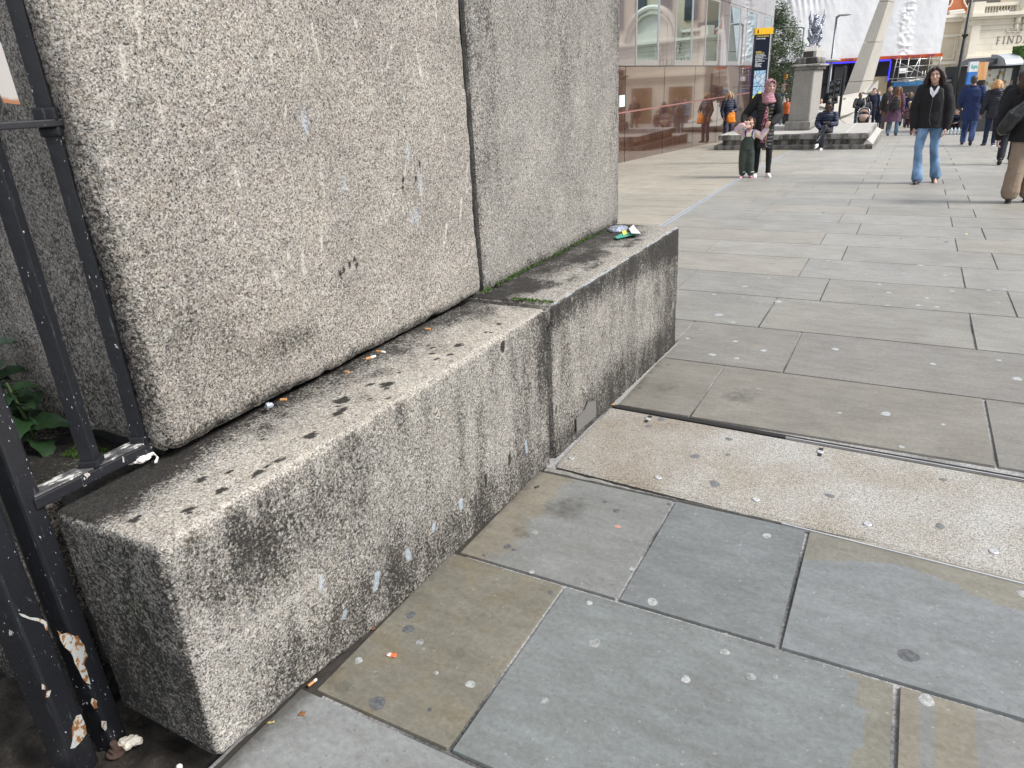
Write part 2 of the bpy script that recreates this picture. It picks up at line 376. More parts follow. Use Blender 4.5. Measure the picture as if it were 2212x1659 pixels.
for k in range(3):
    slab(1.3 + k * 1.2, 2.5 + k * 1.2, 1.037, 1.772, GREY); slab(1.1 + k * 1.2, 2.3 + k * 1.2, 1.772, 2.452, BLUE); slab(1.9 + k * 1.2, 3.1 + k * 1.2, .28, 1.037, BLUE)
def chanx(y): return -2.57 - .0215 * (y - 8.9)          # drainage channel
rows = [3.262, 4.055, 4.87, 5.69, 6.42, 7.18, 7.88, 8.55, 9.25, 9.95, 10.60]
while rows[-1] < 62: rows.append(rows[-1] + (.66 if rows[-1] < 24 else .74))
special = {0: [-.80, .52], 1: [-.47, 1.35], 2: [-.755, .53], 3: [-.447, .815], 4: [-.70, .54], 5: [-1.695, -.42, .81], 6: [-1.93, -.685, .54], 7: [-1.93, -.385, .81], 8: [-1.6, -.63, .54]}
def midstain(x, y):
    d = .5 * math.exp(-((x + .62) ** 2 + (y - 3.62) ** 2) / .02) if y < 4.1 else 0
    q = x + 1.2
    if y < 4.05: d += .5 * max(0, 1 - q / .10) ; d += .42 * math.exp(-((x + 1.02) ** 2 + (y - 3.6) ** 2) / .012)
    return .12, d
for i in range(len(rows) - 1):
    y0, y1 = rows[i], rows[i + 1]; ym = (y0 + y1) / 2
    js = list(special.get(i, ([-.37, .80] if i % 2 else [-.63, .54])))
    while js[-1] < 26: js.append(js[-1] + random.choice((1.0, 1.22, 1.25, 1.3)))
    left = -1.19 if y0 < 4.3 else chanx(ym) + .045
    while js[0] > left + 1.35: js.insert(0, js[0] - random.choice((1.12, 1.22, 1.3)))
    js = [left] + [j for j in js if j > left + .18]
    for a, b in zip(js[:-1], js[1:]):
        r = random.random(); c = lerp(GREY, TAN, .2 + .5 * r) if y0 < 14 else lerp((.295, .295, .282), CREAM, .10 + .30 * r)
        if i == 0: c = (.218, .208, .180) if a < .5 else (.224, .216, .194)
        if i == 1: c = (.230, .222, .203)
        if i in (2, 3): c = lerp(GREY, TAN, .35 + .3 * r)
        near = y0 < 5
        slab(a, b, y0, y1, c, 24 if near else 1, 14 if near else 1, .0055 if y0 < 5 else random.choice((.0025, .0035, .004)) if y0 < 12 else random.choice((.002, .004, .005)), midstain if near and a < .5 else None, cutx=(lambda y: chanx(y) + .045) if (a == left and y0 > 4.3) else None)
    # other side of the channel, paler stone
    if y0 > 4.5:
        R0 = chanx(ym) - .045; x = R0; k = 0
        while x > -7.2 and x > -2.8 - 1.3 * 4:
            w = random.choice((.8, 1.1, 1.3)); x2 = max(x - w, -7.3)
            slab(x2, x, y0 + .1, y1 + .1, lerp(TAN, CREAM, random.uniform(.2, .75)), gap=random.choice((.002, .005))); x = x2
slab(-2.44, -1.195, 4.36, 4.87, (.232, .224, .206)); slab(-2.44, -1.195, 3.9, 4.36, (.232, .224, .206))
me = bpy.data.meshes.new('pavement'); me.from_pydata(PV, [], PF)
a = me.color_attributes.new('tint', 'FLOAT_COLOR', 'POINT'); a.data.foreach_set('color', np.array(PT, dtype=np.float32).ravel())
for nm, arr in (('brown', PBR), ('dirt', PDI)): me.attributes.new(nm, 'FLOAT', 'POINT').data.foreach_set('value', np.array(arr, dtype=np.float32))
PAV = tag(link('pavement', me, MSLAB), 'grey and tan york stone slabs laid in straight courses', 'pavement', kind='structure')

# trodden gum: thin flattened blobs lying on the stone
bm = B()
def blob(u, v, r, mi, el=1.0, on=0.0):
    c = gp(u, v); e = gp(u + r, v); rx = (e - c).length; ph = random.uniform(0, 6)
    if rx > .2: return
    vs = []; n = 14; ctr = bm.verts.new(c + Vector((0, 0, on + .0016)))
    for k in range(n):
        a_ = k * 2 * math.pi / n; q = rx * (1 + .09 * math.sin(2 * a_ + ph) + .06 * math.sin(3 * a_ + ph * 2) + random.uniform(-.05, .05))
        vs.append(bm.verts.new(c + Vector((math.cos(a_) * q, math.sin(a_) * q * el, on + .0008))))
    for k in range(n): bm.faces.new((ctr, vs[k], vs[(k + 1) % n])).material_index = mi
light = [(1323, 525, 17), (928, 753, 21), (710, 757, 12), (857, 640, 12), (1178, 927, 18), (1043, 1021, 19), (1875, 1093, 30), (2207, 725, 22), (511, 650, 11), (298, 1038, 19), (180, 999, 10), (665, 290, 10), (892, 342, 10), (988, 163, 9)]
faint = [(727, 895, 22), (1268, 1012, 18), (552, 1094, 16), (124, 893, 14), (1182, 868, 10), (1352, 1012, 12)]
dark = [(1812, 938, 33), (85, 847, 20), (92, 798, 17), (803, 438, 12), (427, 562, 13), (158, 1125, 8), (575, 719, 9), (448, 573, 8), (345, 592, 7), (985, 415, 8), (763, 407, 9)]
for x, y, r in light: blob(*z7(x, y), r * .56, 0)
for x, y, r in faint: blob(*z7(x, y), r * .625, 2)
for x, y, r in dark: blob(*z7(x, y), r * .625, 1)
blob(*z7(808, 493), 7, 3); blob(775, 1427, 9, 0); blob(815, 1519, 18, 1); blob(1155, 1150, 8, 2)
for x, y, r in [(563, 732, 24), (652, 876, 15), (528, 948, 20), (805, 925, 18), (660, 968, 15), (886, 661, 22), (1192, 918, 20), (1720, 998, 18), (2175, 1078, 27), (1465, 1267, 28), (1550, 1445, 16), (1686, 642, 15), (1740, 690, 15), (1823, 605, 15), (2020, 600, 13), (1430, 568, 15), (1558, 510, 12), (1785, 518, 14), (832, 536, 10), (703, 580, 15), (640, 774, 14), (1215, 1262, 12), (696, 638, 10), (1132, 472, 8), (395, 860, 12), (1775, 1325, 12), (2075, 978, 14), (1680, 266, 8), (2150, 335, 8), (1565, 364, 9), (1480, 612, 14), (1357, 515, 9), (2105, 595, 13)]: blob(*z8(x, y), r * .4, 4)
for x, y, r in [(778, 1133, 15), (752, 597, 12), (570, 655, 12), (465, 812, 14), (1424, 1330, 6), (1780, 885, 15), (510, 440, 10), (1070, 594, 12), (290, 1001, 8), (135, 1128, 12), (195, 1048, 7)]: blob(*z8(x, y), r * .4, 1 if x < 300 else 2)
for _ in range(130):
    y = 5.5 + 19 * random.random() ** 1.3; x = random.uniform(-2.6, 5.5) * (.35 + y / 20)
    d_ = R.T @ np.array([x, y, prof(y) - H0]); u, v = PCX + FOC * d_[0] / -d_[2], PCY - FOC * d_[1] / -d_[2]
    if not (1345 < u < 2230 and v > 300): continue
    px = FOC / -d_[2]; blob(u, v, random.uniform(.012, .027) * px, random.choice((4, 4, 4, 2, 1, 0)))
def gumat(name, a, b, rough=.8):
    t = NT(name); n = t.noise(75, 5, rough=.75); t.bump(n, .6, .003); return t.out(t.ramp(n, [(.38, a), (.56, b)]), rough)
gm = [gumat('gum_pale', (.17, .18, .18), (.36, .37, .36)), gumat('gum_dark', (.05, .052, .058), (.10, .105, .11)), gumat('gum_grey', (.14, .145, .145), (.26, .27, .27)), plain('gum_pink', (.36, .22, .17), .8), gumat('gum_blue_grey', (.24, .26, .265), (.34, .37, .38))]
tag(obj('gum_mark', bm, gm, PAV), kind='stuff')

# drainage channel
dr = thing('drainage_channel', (chanx(14), 14, prof(14)), 'narrow steel slot drain crossing the paving in a long straight line', 'drain')
for off, w, h, nm, mt in ((-.024, .018, .004, 'channel_edge', plain('galvanised', (.34, .37, .40), .5, .2)), (.024, .018, .004, 'channel_edge', plain('galvanised', (.34, .37, .40), .5, .2)), (0, .031, -.002, 'channel_slot', plain('slot', (.22, .24, .26), .6, .2))):
    bm = B(); n = 36; yy = np.linspace(4.6, 21.9, n)
    for a_, b_ in zip(yy[:-1], yy[1:]):
        hexa(bm, [(chanx(a_) + off - w / 2, a_, prof(a_) - .03), (chanx(a_) + off + w / 2, a_, prof(a_) - .03), (chanx(b_) + off + w / 2, b_, prof(b_) - .03), (chanx(b_) + off - w / 2, b_, prof(b_) - .03)] + [(chanx(a_) + off - w / 2, a_, prof(a_) + h), (chanx(a_) + off + w / 2, a_, prof(a_) + h), (chanx(b_) + off + w / 2, b_, prof(b_) + h), (chanx(b_) + off - w / 2, b_, prof(b_) + h)])
    obj(nm, bm, mt, dr)

# ---------------------------------------------------------------- expansion joint cover
cp = thing('joint_cover_plate', (0, 2.9, prof(2.9)), 'tan grit coated cover plate screwed down across the paving beside the granite block', 'cover plate')
yf = lambda x: 2.515 - .058 * (x + 1.21); yb = lambda x: 3.225 - .030 * (x + 1.20)
bm = B(); xs_ = np.linspace(-1.20, 4.6, 240); ny = 26
V = [[bm.verts.new((x, yf(x) + (yb(x) - yf(x)) * k / ny, prof(2.9) + .007 - .013 * ((k / ny) - .5) + (-.012 if k in (0, ny) else 0))) for k in range(ny + 1)] for x in xs_]
for i in range(len(xs_) - 1):
    for k in range(ny): bm.faces.new((V[i][k], V[i + 1][k], V[i + 1][k + 1], V[i][k + 1]))
t = NT('grit_plate'); v = t.sep(t.vor(260), 0); n = t.noise(190, 4, rough=.7)
c = t.mix(.55, t.ramp(v, [(0, (.09, .08, .07)), (.22, (.30, .27, .23)), (.5, (.45, .42, .37)), (.78, (.62, .59, .53))], True), t.ramp(n, [(.35, (.14, .125, .11)), (.6, (.52, .49, .44))]))
c = t.mix(1.0, c, t.ramp(t.noise(3, 4), [(.35, (.86, .8, .72)), (.65, (1.06, 1.06, 1.06))]), 'MULTIPLY')
gx = t.sep(t.vec((1, 1, 1)), 0); c = t.mix(t.math('MULTIPLY', t.ramp(t.math('ADD', t.math('MULTIPLY', gx, -1.0), t.math('MULTIPLY', t.noise(5, 4), .5)), [(.85, 0), (1.45, 1)]), .45), c, t.mix(1.0, c, (.66, .58, .48), 'MULTIPLY'))
t.bump(t.math('ADD', n, v), .7, .004); c = t.mix(1.0, c, (.86, .91, .97), 'MULTIPLY'); MPLATE = t.out(c, .85)
obj('cover_sheet', bm, MPLATE, cp)
MDARK_ = plain('gap_shade_black', (.014, .013, .012), .95)
MSTEEL = plain('worn_steel', (.62, .63, .64), .38, .75, bump=.2)
for f, o in ((yf, -.007), (yb, .007)):
    bm = B()
    for a_, b_ in zip(xs_[:-1:4], xs_[4::4]):
        if f is yb and a_ < -.35: continue
        if f is yf and a_ < -.25: continue
        z_ = prof(2.9) + (.010 if f is yf else 0.0)
        hexa(bm, [(a_, f(a_) + o - .003, z_ - .03), (b_, f(b_) + o - .003, z_ - .03), (b_, f(b_) + o + .003, z_ - .03), (a_, f(a_) + o + .003, z_ - .03), (a_, f(a_) + o - .003, z_), (b_, f(b_) + o - .003, z_), (b_, f(b_) + o + .003, z_), (a_, f(a_) + o + .003, z_)])
    obj('edge_trim', bm, MSTEEL, cp)
for f, o0, o1 in ((yf, -.030, -.001), (yb, .001, .034)):     # black strips painting the shade of the crevices either side of the plate
    bm = B()
    for a_, b_ in zip(xs_[:-1:4], xs_[4::4]):
        z_ = prof(2.9) - .0035; bm.faces.new([bm.verts.new(p) for p in ((a_, f(a_) + o0, z_), (b_, f(b_) + o0, z_), (b_, f(b_) + o1, z_), (a_, f(a_) + o1, z_))])
    obj('open_gap', bm, MDARK_, cp)
bm = B()     # crumbling mortar kerb along the front of the plate
xm = np.linspace(-1.235, 4.5, 500); Vm = []
for i, x in enumerate(xm):
    q = np.array([[x, 0, 0]]); w_ = .010 * (fbm(q, 14, 4)[0] - .5) + .008 * (fbm(q, 60, 6)[0] - .5); y1_ = max(2.458, yf(x) - .026 + w_); z_ = prof(2.5) + .0035 + .006 * (fbm(q, 24, 8)[0] - .5)
    Vm.append([bm.verts.new(p) for p in ((x, 2.4535, prof(2.45) - .012), (x, 2.456, z_), (x, (2.456 + y1_) / 2, z_ + .002 * (fbm(q, 70, 3)[0] - .3)), (x, y1_, z_ - .001), (x, y1_ + .002, prof(2.5) - .03))])
for a_, b_ in zip(Vm[:-1], Vm[1:]):
    for k in range(4): bm.faces.new((a_[k], b_[k], b_[k + 1], a_[k + 1]))
obj('mortar_edge', bm, plain('mortar_grit', (.20, .195, .18), .95, var=.5, sc=60, bump=.8), cp)
MDARK = plain('recess_dark', (.012, .012, .012), .9)
PZ = lambda u, v: on_z(u, v, prof(2.9) + .0075)
for x, y in ((647, 260), (947, 327), (1285, 403), (1670, 488), (2106, 583), (912, 118), (1508, 232)):
    c_ = PZ(*z7(x, y)); slot = (x, y) in ((912, 118), (1508, 232)); z_ = prof(2.9) + .007 - .013 * ((c_.y - yf(c_.x)) / (yb(c_.x) - yf(c_.x)) - .5)
    if slot:
        bm = B(); box(bm, (c_.x, c_.y, z_ + .0005), (.018, .085, .0025), 0, .0008); obj('slot', bm, MDARK, cp)
    bm = B(); lathe(bm, [(0, .015), (.002, .015), (.0035, .0125), (.0035, .005), (.0015, .004)], (c_.x, c_.y, z_ + .001), 20); obj('screw', bm, MSTEEL, cp, smooth=False)
for x, y, r in [(1076, 250, 16), (1143, 347, 20), (1540, 387, 15), (1192, 187, 12), (1188, 243, 9), (1922, 493, 18), (1932, 327, 12), (960, 118, 14), (916, 143, 12)]:
    bm = B(); c_ = PZ(*z7(x, y)); rr = (PZ(*z7(x + r, y)) - c_).length; z_ = prof(2.9) + .007 - .013 * ((c_.y - yf(c_.x)) / (yb(c_.x) - yf(c_.x)) - .5); ph = random.random() * 6
    ctr = bm.verts.new((c_.x, c_.y, z_ + .0035)); vs = [bm.verts.new((c_.x + math.cos(k * .45) * rr * (1 + .2 * math.sin(k + ph)), c_.y + math.sin(k * .45) * rr * (1 + .2 * math.sin(k + ph)), z_ + .001)) for k in range(14)]
    for k in range(14): bm.faces.new((ctr, vs[k], vs[(k + 1) % 14]))
    obj('gum_mark', bm, plain('gum_on_plate', (.13, .135, .14), .8), cp)

# ================================================================ GRANITE
def stone(name, lo, hi, steps, r, mat, wear, fmap=None, rough=.004, parent=None):
    """a rounded, weathered block; steps = {face: grid step}; wear(P, N) -> dict of attributes"""
    lo = np.array(lo, float); hi = np.array(hi, float); V, F = [], []
    for ax in range(3):
        for sgn in (0, 1):
            st = steps.get(('-' if sgn == 0 else '+') + 'xyz'[ax], .08); o = [i for i in range(3) if i != ax]
            ns = [max(2, int(round((hi[i] - lo[i]) / st))) for i in o]
            A, C = np.meshgrid(np.linspace(lo[o[0]], hi[o[0]], ns[0] + 1), np.linspace(lo[o[1]], hi[o[1]], ns[1] + 1), indexing='ij')
            P = np.zeros((A.size, 3)); P[:, o[0]] = A.ravel(); P[:, o[1]] = C.ravel(); P[:, ax] = (lo if sgn == 0 else hi)[ax]
            b = sum(len(v) for v in V); V.append(P); m = ns[1] + 1
            i, j = np.meshgrid(np.arange(ns[0]), np.arange(ns[1]), indexing='ij'); q = (b + i * m + j).ravel()
            q4 = np.stack([q, q + m, q + m + 1, q + 1], 1)
            if (sgn == 1) != (ax != 1): q4 = q4[:, ::-1]
            F.append(q4)
    P = np.concatenate(V); F = np.concatenate(F)
    I = np.clip(P, lo + r, hi - r); D = P - I; L = np.linalg.norm(D, axis=1, keepdims=True); N = D / np.maximum(L, 1e-9); P = I + N * r
    edge = 1 - np.max(np.abs(N), axis=1)
    P = P + N * ((fbm(P, 6, 3) - .5) * 2 * rough * 1.6 + (fbm(P, 55, 9) - .5) * 2 * rough * .6 - edge * .9 * rough * 7 * np.maximum(0, fbm(P, 16, 21) - .42) * 2.2)[:, None]
    at = wear(P, N)
    if fmap: P = fmap(P)
    me = bpy.data.meshes.new(name); me.from_pydata(P.tolist(), [], F.tolist())
    for k in ('dirt', 'pale', 'cream', 'moss', 'blue'):
        me.attributes.new(k, 'FLOAT', 'POINT').data.foreach_set('value', np.clip(at.get(k, np.zeros(len(P))), 0, 2).astype(np.float32))
    bm = bmesh.new(); bm.from_mesh(me); bmesh.ops.remove_doubles(bm, verts=bm.verts, dist=1e-5); bm.to_mesh(me); bm.free()
    for p in me.polygons: p.use_smooth = True
    return link(name, me, mat, parent)
def seg(P, a, b, w, i=1, j=2):
    """soft stroke along a segment in the (i,j) plane"""
    p = P[:, [i, j]]; a = np.array(a); b = np.array(b); ab = b - a; t = np.clip(((p - a) @ ab) / (ab @ ab), 0, 1)
    return 1 - sst(w * .6, w * 1.4, np.linalg.norm(p - (a + t[:, None] * ab), axis=1))
def spot(P, c, r, i=1, j=2): return np.exp(-((P[:, i] - c[0]) ** 2 / r[0] ** 2 + (P[:, j] - c[1]) ** 2 / r[1] ** 2))
XF = lambda p: np.stack([p[:, 0] + .035 * (p[:, 1] - 2.58), p[:, 1], p[:, 2] + .085 * sst(1.7, .735, p[:, 1]) * sst(.15, -.06, p[:, 2]) + sst(.0, .65, p[:, 2]) * .0115 * (p[:, 1] - 2.58)], 1)
FX = -1.248
fpx = lambda u, v: (lambda q: (q.y, q.z))(hit(u, v, (FX, 2.58, 0), np.array([math.cos(.035), -math.sin(.035), 0.])))
_r = random.Random(5); LEDGE = [(u_, 1175 - .62 * (u_ - 350) - _r.uniform(25, 120) * (1 - (u_ - 350) / 1500)) for u_ in [_r.uniform(380, 1120) for _ in range(26)]]
def low_wear_shade(second):
    def f(P, N):
        n = fbm(P * [1, 1, .35], 7, 40, 4); n2 = fbm(P, 3, 50); st = fbm(P * [1, 1, .16], 16, 60, 3)
        fr = sst(.5, .9, N[:, 0]); top = sst(.6, .95, N[:, 2]); end = sst(.5, .9, -N[:, 1])
        y, z, x = P[:, 1], P[:, 2], P[:, 0]
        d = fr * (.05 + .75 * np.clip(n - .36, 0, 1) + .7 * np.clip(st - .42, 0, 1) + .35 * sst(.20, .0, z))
        ux = x - FX
        if not second:
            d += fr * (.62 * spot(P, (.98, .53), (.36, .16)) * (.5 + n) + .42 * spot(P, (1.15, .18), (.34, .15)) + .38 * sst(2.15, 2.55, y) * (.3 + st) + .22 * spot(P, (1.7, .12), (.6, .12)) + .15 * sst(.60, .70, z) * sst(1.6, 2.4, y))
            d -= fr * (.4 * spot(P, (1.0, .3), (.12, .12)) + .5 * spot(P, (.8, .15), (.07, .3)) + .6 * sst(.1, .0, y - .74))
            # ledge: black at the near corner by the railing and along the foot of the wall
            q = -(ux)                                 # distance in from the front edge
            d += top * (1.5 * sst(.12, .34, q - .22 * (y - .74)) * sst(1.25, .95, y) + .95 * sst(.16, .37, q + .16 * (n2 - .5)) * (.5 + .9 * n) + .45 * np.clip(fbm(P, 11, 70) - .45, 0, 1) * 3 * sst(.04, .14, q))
            d += end * (.66 + .5 * (n2 - .5) + .2 * sst(.45, .3, z) ); moss = end * (.75 * spot(P, (-1.42, .4), (.10, .3), 0, 2) * (.4 + n) + .2 * n)  # end face: its shade is put into dirt along with grime, plus moss
            cr = top * .55 * sst(.30, .1, q) + fr * .45 * sst(.63, .68, z)
        else:
            q = -ux
            band = .62 + .05 * (fbm(P, 5, 80) - .5) - .06 * sst(3.0, 4.2, y) + .1 * (st - .5)
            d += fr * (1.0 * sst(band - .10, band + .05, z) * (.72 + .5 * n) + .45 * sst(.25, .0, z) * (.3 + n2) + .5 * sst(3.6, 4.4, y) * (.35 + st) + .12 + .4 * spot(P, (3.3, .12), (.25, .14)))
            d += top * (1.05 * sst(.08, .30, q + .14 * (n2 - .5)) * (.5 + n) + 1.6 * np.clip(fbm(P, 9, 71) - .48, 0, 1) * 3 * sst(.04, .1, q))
            moss = top * .9 * sst(.30, .36, q) * sst(.42, .6, fbm(P, 8, 90)); cr = top * .2 * sst(.2, .1, q)
            cr = cr
        pale = fr * 0
        for a, b, w in (((465, 1392), (545, 1348), .007), ((560, 1335), (640, 1283), .010), ((640, 1285), (692, 1243), .013), ((690, 1243), (705, 1310), .011), ((705, 1310), (722, 1405), .008), ((556, 1340), (600, 1312), .008)):
            pale = np.maximum(pale, .52 * fr * seg(P, fpx(*a), fpx(*b), w))
        blue = fr * 0
        for a, b, w in (((815, 1240), (812, 1272), .020), ((880, 1190), (884, 1205), .02), ((745, 1322), (742, 1335), .016), ((997, 1080), (998, 1096), .016), ((938, 1132), (936, 1146), .014), ((1137, 955), (1139, 975), .014), ((690, 1243), (692, 1270), .009)):
            blue = np.maximum(blue, fr * seg(P, fpx(*a), fpx(*b), w * .7))
        for a, b, w in (((1085, 742), (1086, 752), .016), ((1047, 1028), (1048, 1044), .012), ((1101, 984), (1102, 998), .011), ((1200, 878), (1199, 893), .006)):
            d = np.maximum(d, 1.8 * fr * seg(P, fpx(*a), fpx(*b), w * .8))
        for c in ((672, 932), (598, 985), (732, 884), (985, 745), (835, 827), (930, 762), (432, 1025), (300, 1103), (740, 857), (800, 826), (560, 1010), *LEDGE):
            w_ = on_z(c[0], c[1], .685); jj = (int(c[0]) * 7919 % 13) / 13; d = np.maximum(d, (1.1 + .8 * jj) * top * sst(.30, .62, spot(np.stack([P[:, 0] + .035 * (P[:, 1] - 2.58) + .030 * (fbm(P, 26, 91) - .5), P[:, 1] + .050 * (fbm(P, 22, 92) - .5)], 1), (w_.x, w_.y), (.010 + .012 * jj, .018 + .016 * jj) if c not in LEDGE else (.004 + .004 * jj, .005 + .007 * jj), 0, 1) * (.55 + .9 * fbm(P, 60, 93))))
        if second:     # blue-white paint rubbed along the front arris
            blue = np.maximum(blue, .8 * sst(.35, .6, N[:, 0]) * sst(.35, .6, N[:, 2]) * sst(.35, .55, fbm(P, 14, 33)))
        return dict(dirt=d * (.82 if second else 1), pale=pale, cream=cr, moss=moss, blue=blue)
    return f
MG = granite('granite_low', .68, -.015)
G1 = tag(stone('granite_block', (-1.64, .735, -.06), (FX, 2.568, .688), {'+x': .0085, '+z': .010, '-y': .010}, .020, MG, low_wear_shade(False), XF, .0045), 'long low granite plinth block nearest the camera with pale smears and a dark mossy end', 'stone block', 'low plinth blocks along the foot of the granite wall')
G2 = tag(stone('granite_block', (-2.05, 2.588, -.14), (FX + .006, 4.335, .694), {'+x': .0085, '+z': .011, '+y': .03}, .018, MG, low_wear_shade(True), XF, .0045), 'farther low granite plinth block with a black soot band under its top edge', 'stone block', 'low plinth blocks along the foot of the granite wall')
bm_ = stone('inner_part', (-2.1, .80, -.02), (-1.655, 2.568, .672), {'+z': .016, '-y': .02}, .03, MG, lambda P, N: dict(dirt=1.35 + .4 * fbm(P, 6, 5)), XF, .008, G1)  # recessed part, its darkness painted in through the dirt value
# thin repair patch at the foot of the far block
q = [hit(u, v, (FX + .012, 2.58, 0), np.array([math.cos(.035), -math.sin(.035), 0.])) for u, v in ((1243, 905), (1262, 885), (1270, 868), (1285, 866), (1286, 893), (1278, 905), (1244, 934))]
bm = B(); a_ = [bm.verts.new(p) for p in q]; b_ = [bm.verts.new(p + Vector((.006, 0, 0))) for p in q]; bm.faces.new(b_)
for i in range(7): bm.faces.new((a_[i], a_[(i + 1) % 7], b_[(i + 1) % 7], b_[i]))
obj('repair_patch', bm, plain('patch_grey', (.13, .125, .12), .8, bump=.5), G2)
dash = []
for i in range(60):
    y = random.uniform(1.02, 2.6); z = random.uniform(.78, 2.5); L_ = random.uniform(.02, .055); an = math.pi / 2 + random.gauss(-.12, .22) + (random.random() < .1) * .8
    dash.append(((y - math.cos(an) * L_, z - math.sin(an) * L_), (y + math.cos(an) * L_, z + math.sin(an) * L_), random.uniform(.004, .0075)))
upx = lambda u, v: (lambda q: (q.y, q.z))(on_x(u, v, -1.607))
for a, b, w in (((262, 108), (266, 175), .010), ((648, 540), (662, 590), .012), ((620, 548), (632, 580), .009), ((588, 575), (605, 620), .008), ((690, 690), (700, 740), .007), ((545, 745), (552, 775), .009), ((340, 210), (360, 280), .008)): dash.append((upx(*a), upx(*b), w))
def up_wear(first):
    def f(P, N):
        n = fbm(P * [1, 1, .5], 5, 140, 4); n2 = fbm(P, 2.2, 150); st = fbm(P * [1, 1, .14], 13, 160, 3)
        fr = sst(.5, .9, N[:, 0]); end = sst(.4, .9, -N[:, 1]); y, z = P[:, 1], P[:, 2]
        d = fr * (.45 * np.clip(n - .42, 0, 1) + .5 * np.clip(n2 - .48, 0, 1) + .8 * sst(.77, .68, z) * (.4 + n)); pale = 0 * y; cream = 0 * y; blue = 0 * y
        if first:
            d += .20 * end + end * (.8 * np.clip(n - .4, 0, 1) + .6 * np.clip(st - .4, 0, 1)) + .2 * fr * spot(P, (1.15, 1.1), (.2, .35)) + .5 * fr * spot(P, (1.5, .86), (.12, .04))  # return face shade painted in through dirt; the front spots are stains
            for a, b, w in dash: pale = np.maximum(pale, .80 * fr * seg(P, a, b, w) * (.3 + 1.1 * fbm(P, 40, 12)))
            for c in ((755, 570), (765, 560), (735, 592), (870, 388), (897, 385), (905, 355), (870, 405), (742, 583), (770, 572)):
                s_ = upx(*c); d = np.maximum(d, 1.9 * fr * spot(P, s_, (.006, .010)))
            cream = .3 * fr * sst(.5, .7, n2) + 0 * y
            for c in ((880, 330), (905, 395), (890, 470), (660, 260), (900, 470), (745, 400)): blue = np.maximum(blue, .65 * fr * spot(P, upx(*c), (.018, .05)))
            moss = .3 * end * sst(.5, .7, n) * sst(1.2, .8, z)
        else:
            d += fr * (.13 + .55 * np.clip(st - .45, 0, 1) * sst(1.0, 2.4, z) + .25 * sst(4.15, 4.38, y) * st + .35 * sst(2.72, 2.62, y) + .15 * sst(1.5, 2.4, z))
            moss = .5 * fr * sst(.80, .72, z) * sst(.45, .6, fbm(P, 9, 77)); blue = .5 * fr * spot(P, (3.2, 1.35), (.12, .12)) * n * 1.5
        return dict(dirt=d, pale=pale, cream=cream, moss=moss, blue=blue)
    return f
MU = granite('granite_wall', .64, .003, .95); MU2 = granite('granite_wall_grey', .63, -.018, 1.0)
YWE = hit(1338.5, 300, (-1.612, 0, 0), np.array([1., 0, 0])).y
tag(stone('granite_wall', (-3.6, 1.0, .690), (-1.607, 2.652, 3.3), {'+x': .0085, '-y': .013}, .050, MU, up_wear(True), None, .006), 'tall rough warm grey granite wall block with pale chisel marks, right beside the railing', 'granite wall', 'tall granite blocks of the bridge abutment')
tag(stone('granite_wall', (-3.6, 2.668, .688), (-1.612, YWE, 3.3), {'+x': .011, '+y': .03}, .024, MU2, up_wear(False), None, .005), 'tall smoother cooler grey granite wall block at the far end of the wall', 'granite wall', 'tall granite blocks of the bridge abutment')
# mortar in the joints
bm = B(); box(bm, (-1.95, 2.66, 2.0), (.64, .012, 2.5)); box(bm, (-1.70, 2.60, .30), (.80, .012, .70), .035); box(bm, (-2.6, 2.6, .66), (1.8, 3.1, .07)); tag(obj('mortar_joint', bm, MDARK), 'dark open joint between the granite blocks', 'joint', kind='structure')
# back-left masonry seen through the railing
ms = lambda P, N: dict(dirt=.55 + .7 * sst(.4, .65, fbm(P, 5, 8)), moss=.55 * sst(.45, .65, fbm(P, 6, 9)) * sst(.7, .95, N[:, 2]), cream=.15 + 0 * P[:, 0])
tag(stone('granite_block', (-3.4, .74, .28), (-1.80, 1.5, .655), {'+x': .02, '+z': .012, '-y': .014}, .03, granite('granite_dark', .6, .05), ms, None, .012), 'dark mossy stone ledge behind the black railing under the weeds', 'stone block')
tag(stone('granite_block', (-3.4, .70, -.35), (-1.86, 1.4, .262), {'+x': .02, '+z': .02, '-y': .014}, .05, bpy.data.materials['granite_dark'], lambda P, N: dict(dirt=.9 + .6 * sst(.4, .65, fbm(P, 5, 8)), cream=.3 * sst(.5, .7, fbm(P, 4, 6))), None, .02), 'dark brown rock block low down behind the gate', 'stone block')
# moss tufts
def tufts(name, pts, r, mat, label):
    bm = B()
    for p in pts:
        for _ in range(14):
            a = random.random() * 6.28; q = p + Vector((math.cos(a), math.sin(a), 0)) * random.random() * r; h = random.uniform(.004, .012); w = random.uniform(.002, .005); b = random.random() * 6.28
            d = Vector((math.cos(b), math.sin(b), 0)) * w; bm.faces.new([bm.verts.new(q - d), bm.verts.new(q + d), bm.verts.new(q + Vector((random.uniform(-.005, .005), random.uniform(-.005, .005), h)))])
    return tag(obj(name, bm, mat), label, 'moss', kind='stuff')
MMOSS = plain('moss', (.06, .12, .02), .9, var=.4)
pts = [Vector((-1.595 + random.uniform(-.01, .012), random.uniform(2.62, 4.1), .712)) for _ in range(90)] + [on_z(1110 + t_ * 80 + random.uniform(-2, 2), 645 + t_ * 9 + random.uniform(-2, 2), .702) for t_ in np.linspace(0, 1, 22)] + [Vector((random.uniform(-1.98, -1.76), random.uniform(.93, .995), .662)) for _ in range(120)]
tufts('moss', pts, .012, MMOSS, 'bright green moss growing along the foot of the granite wall')
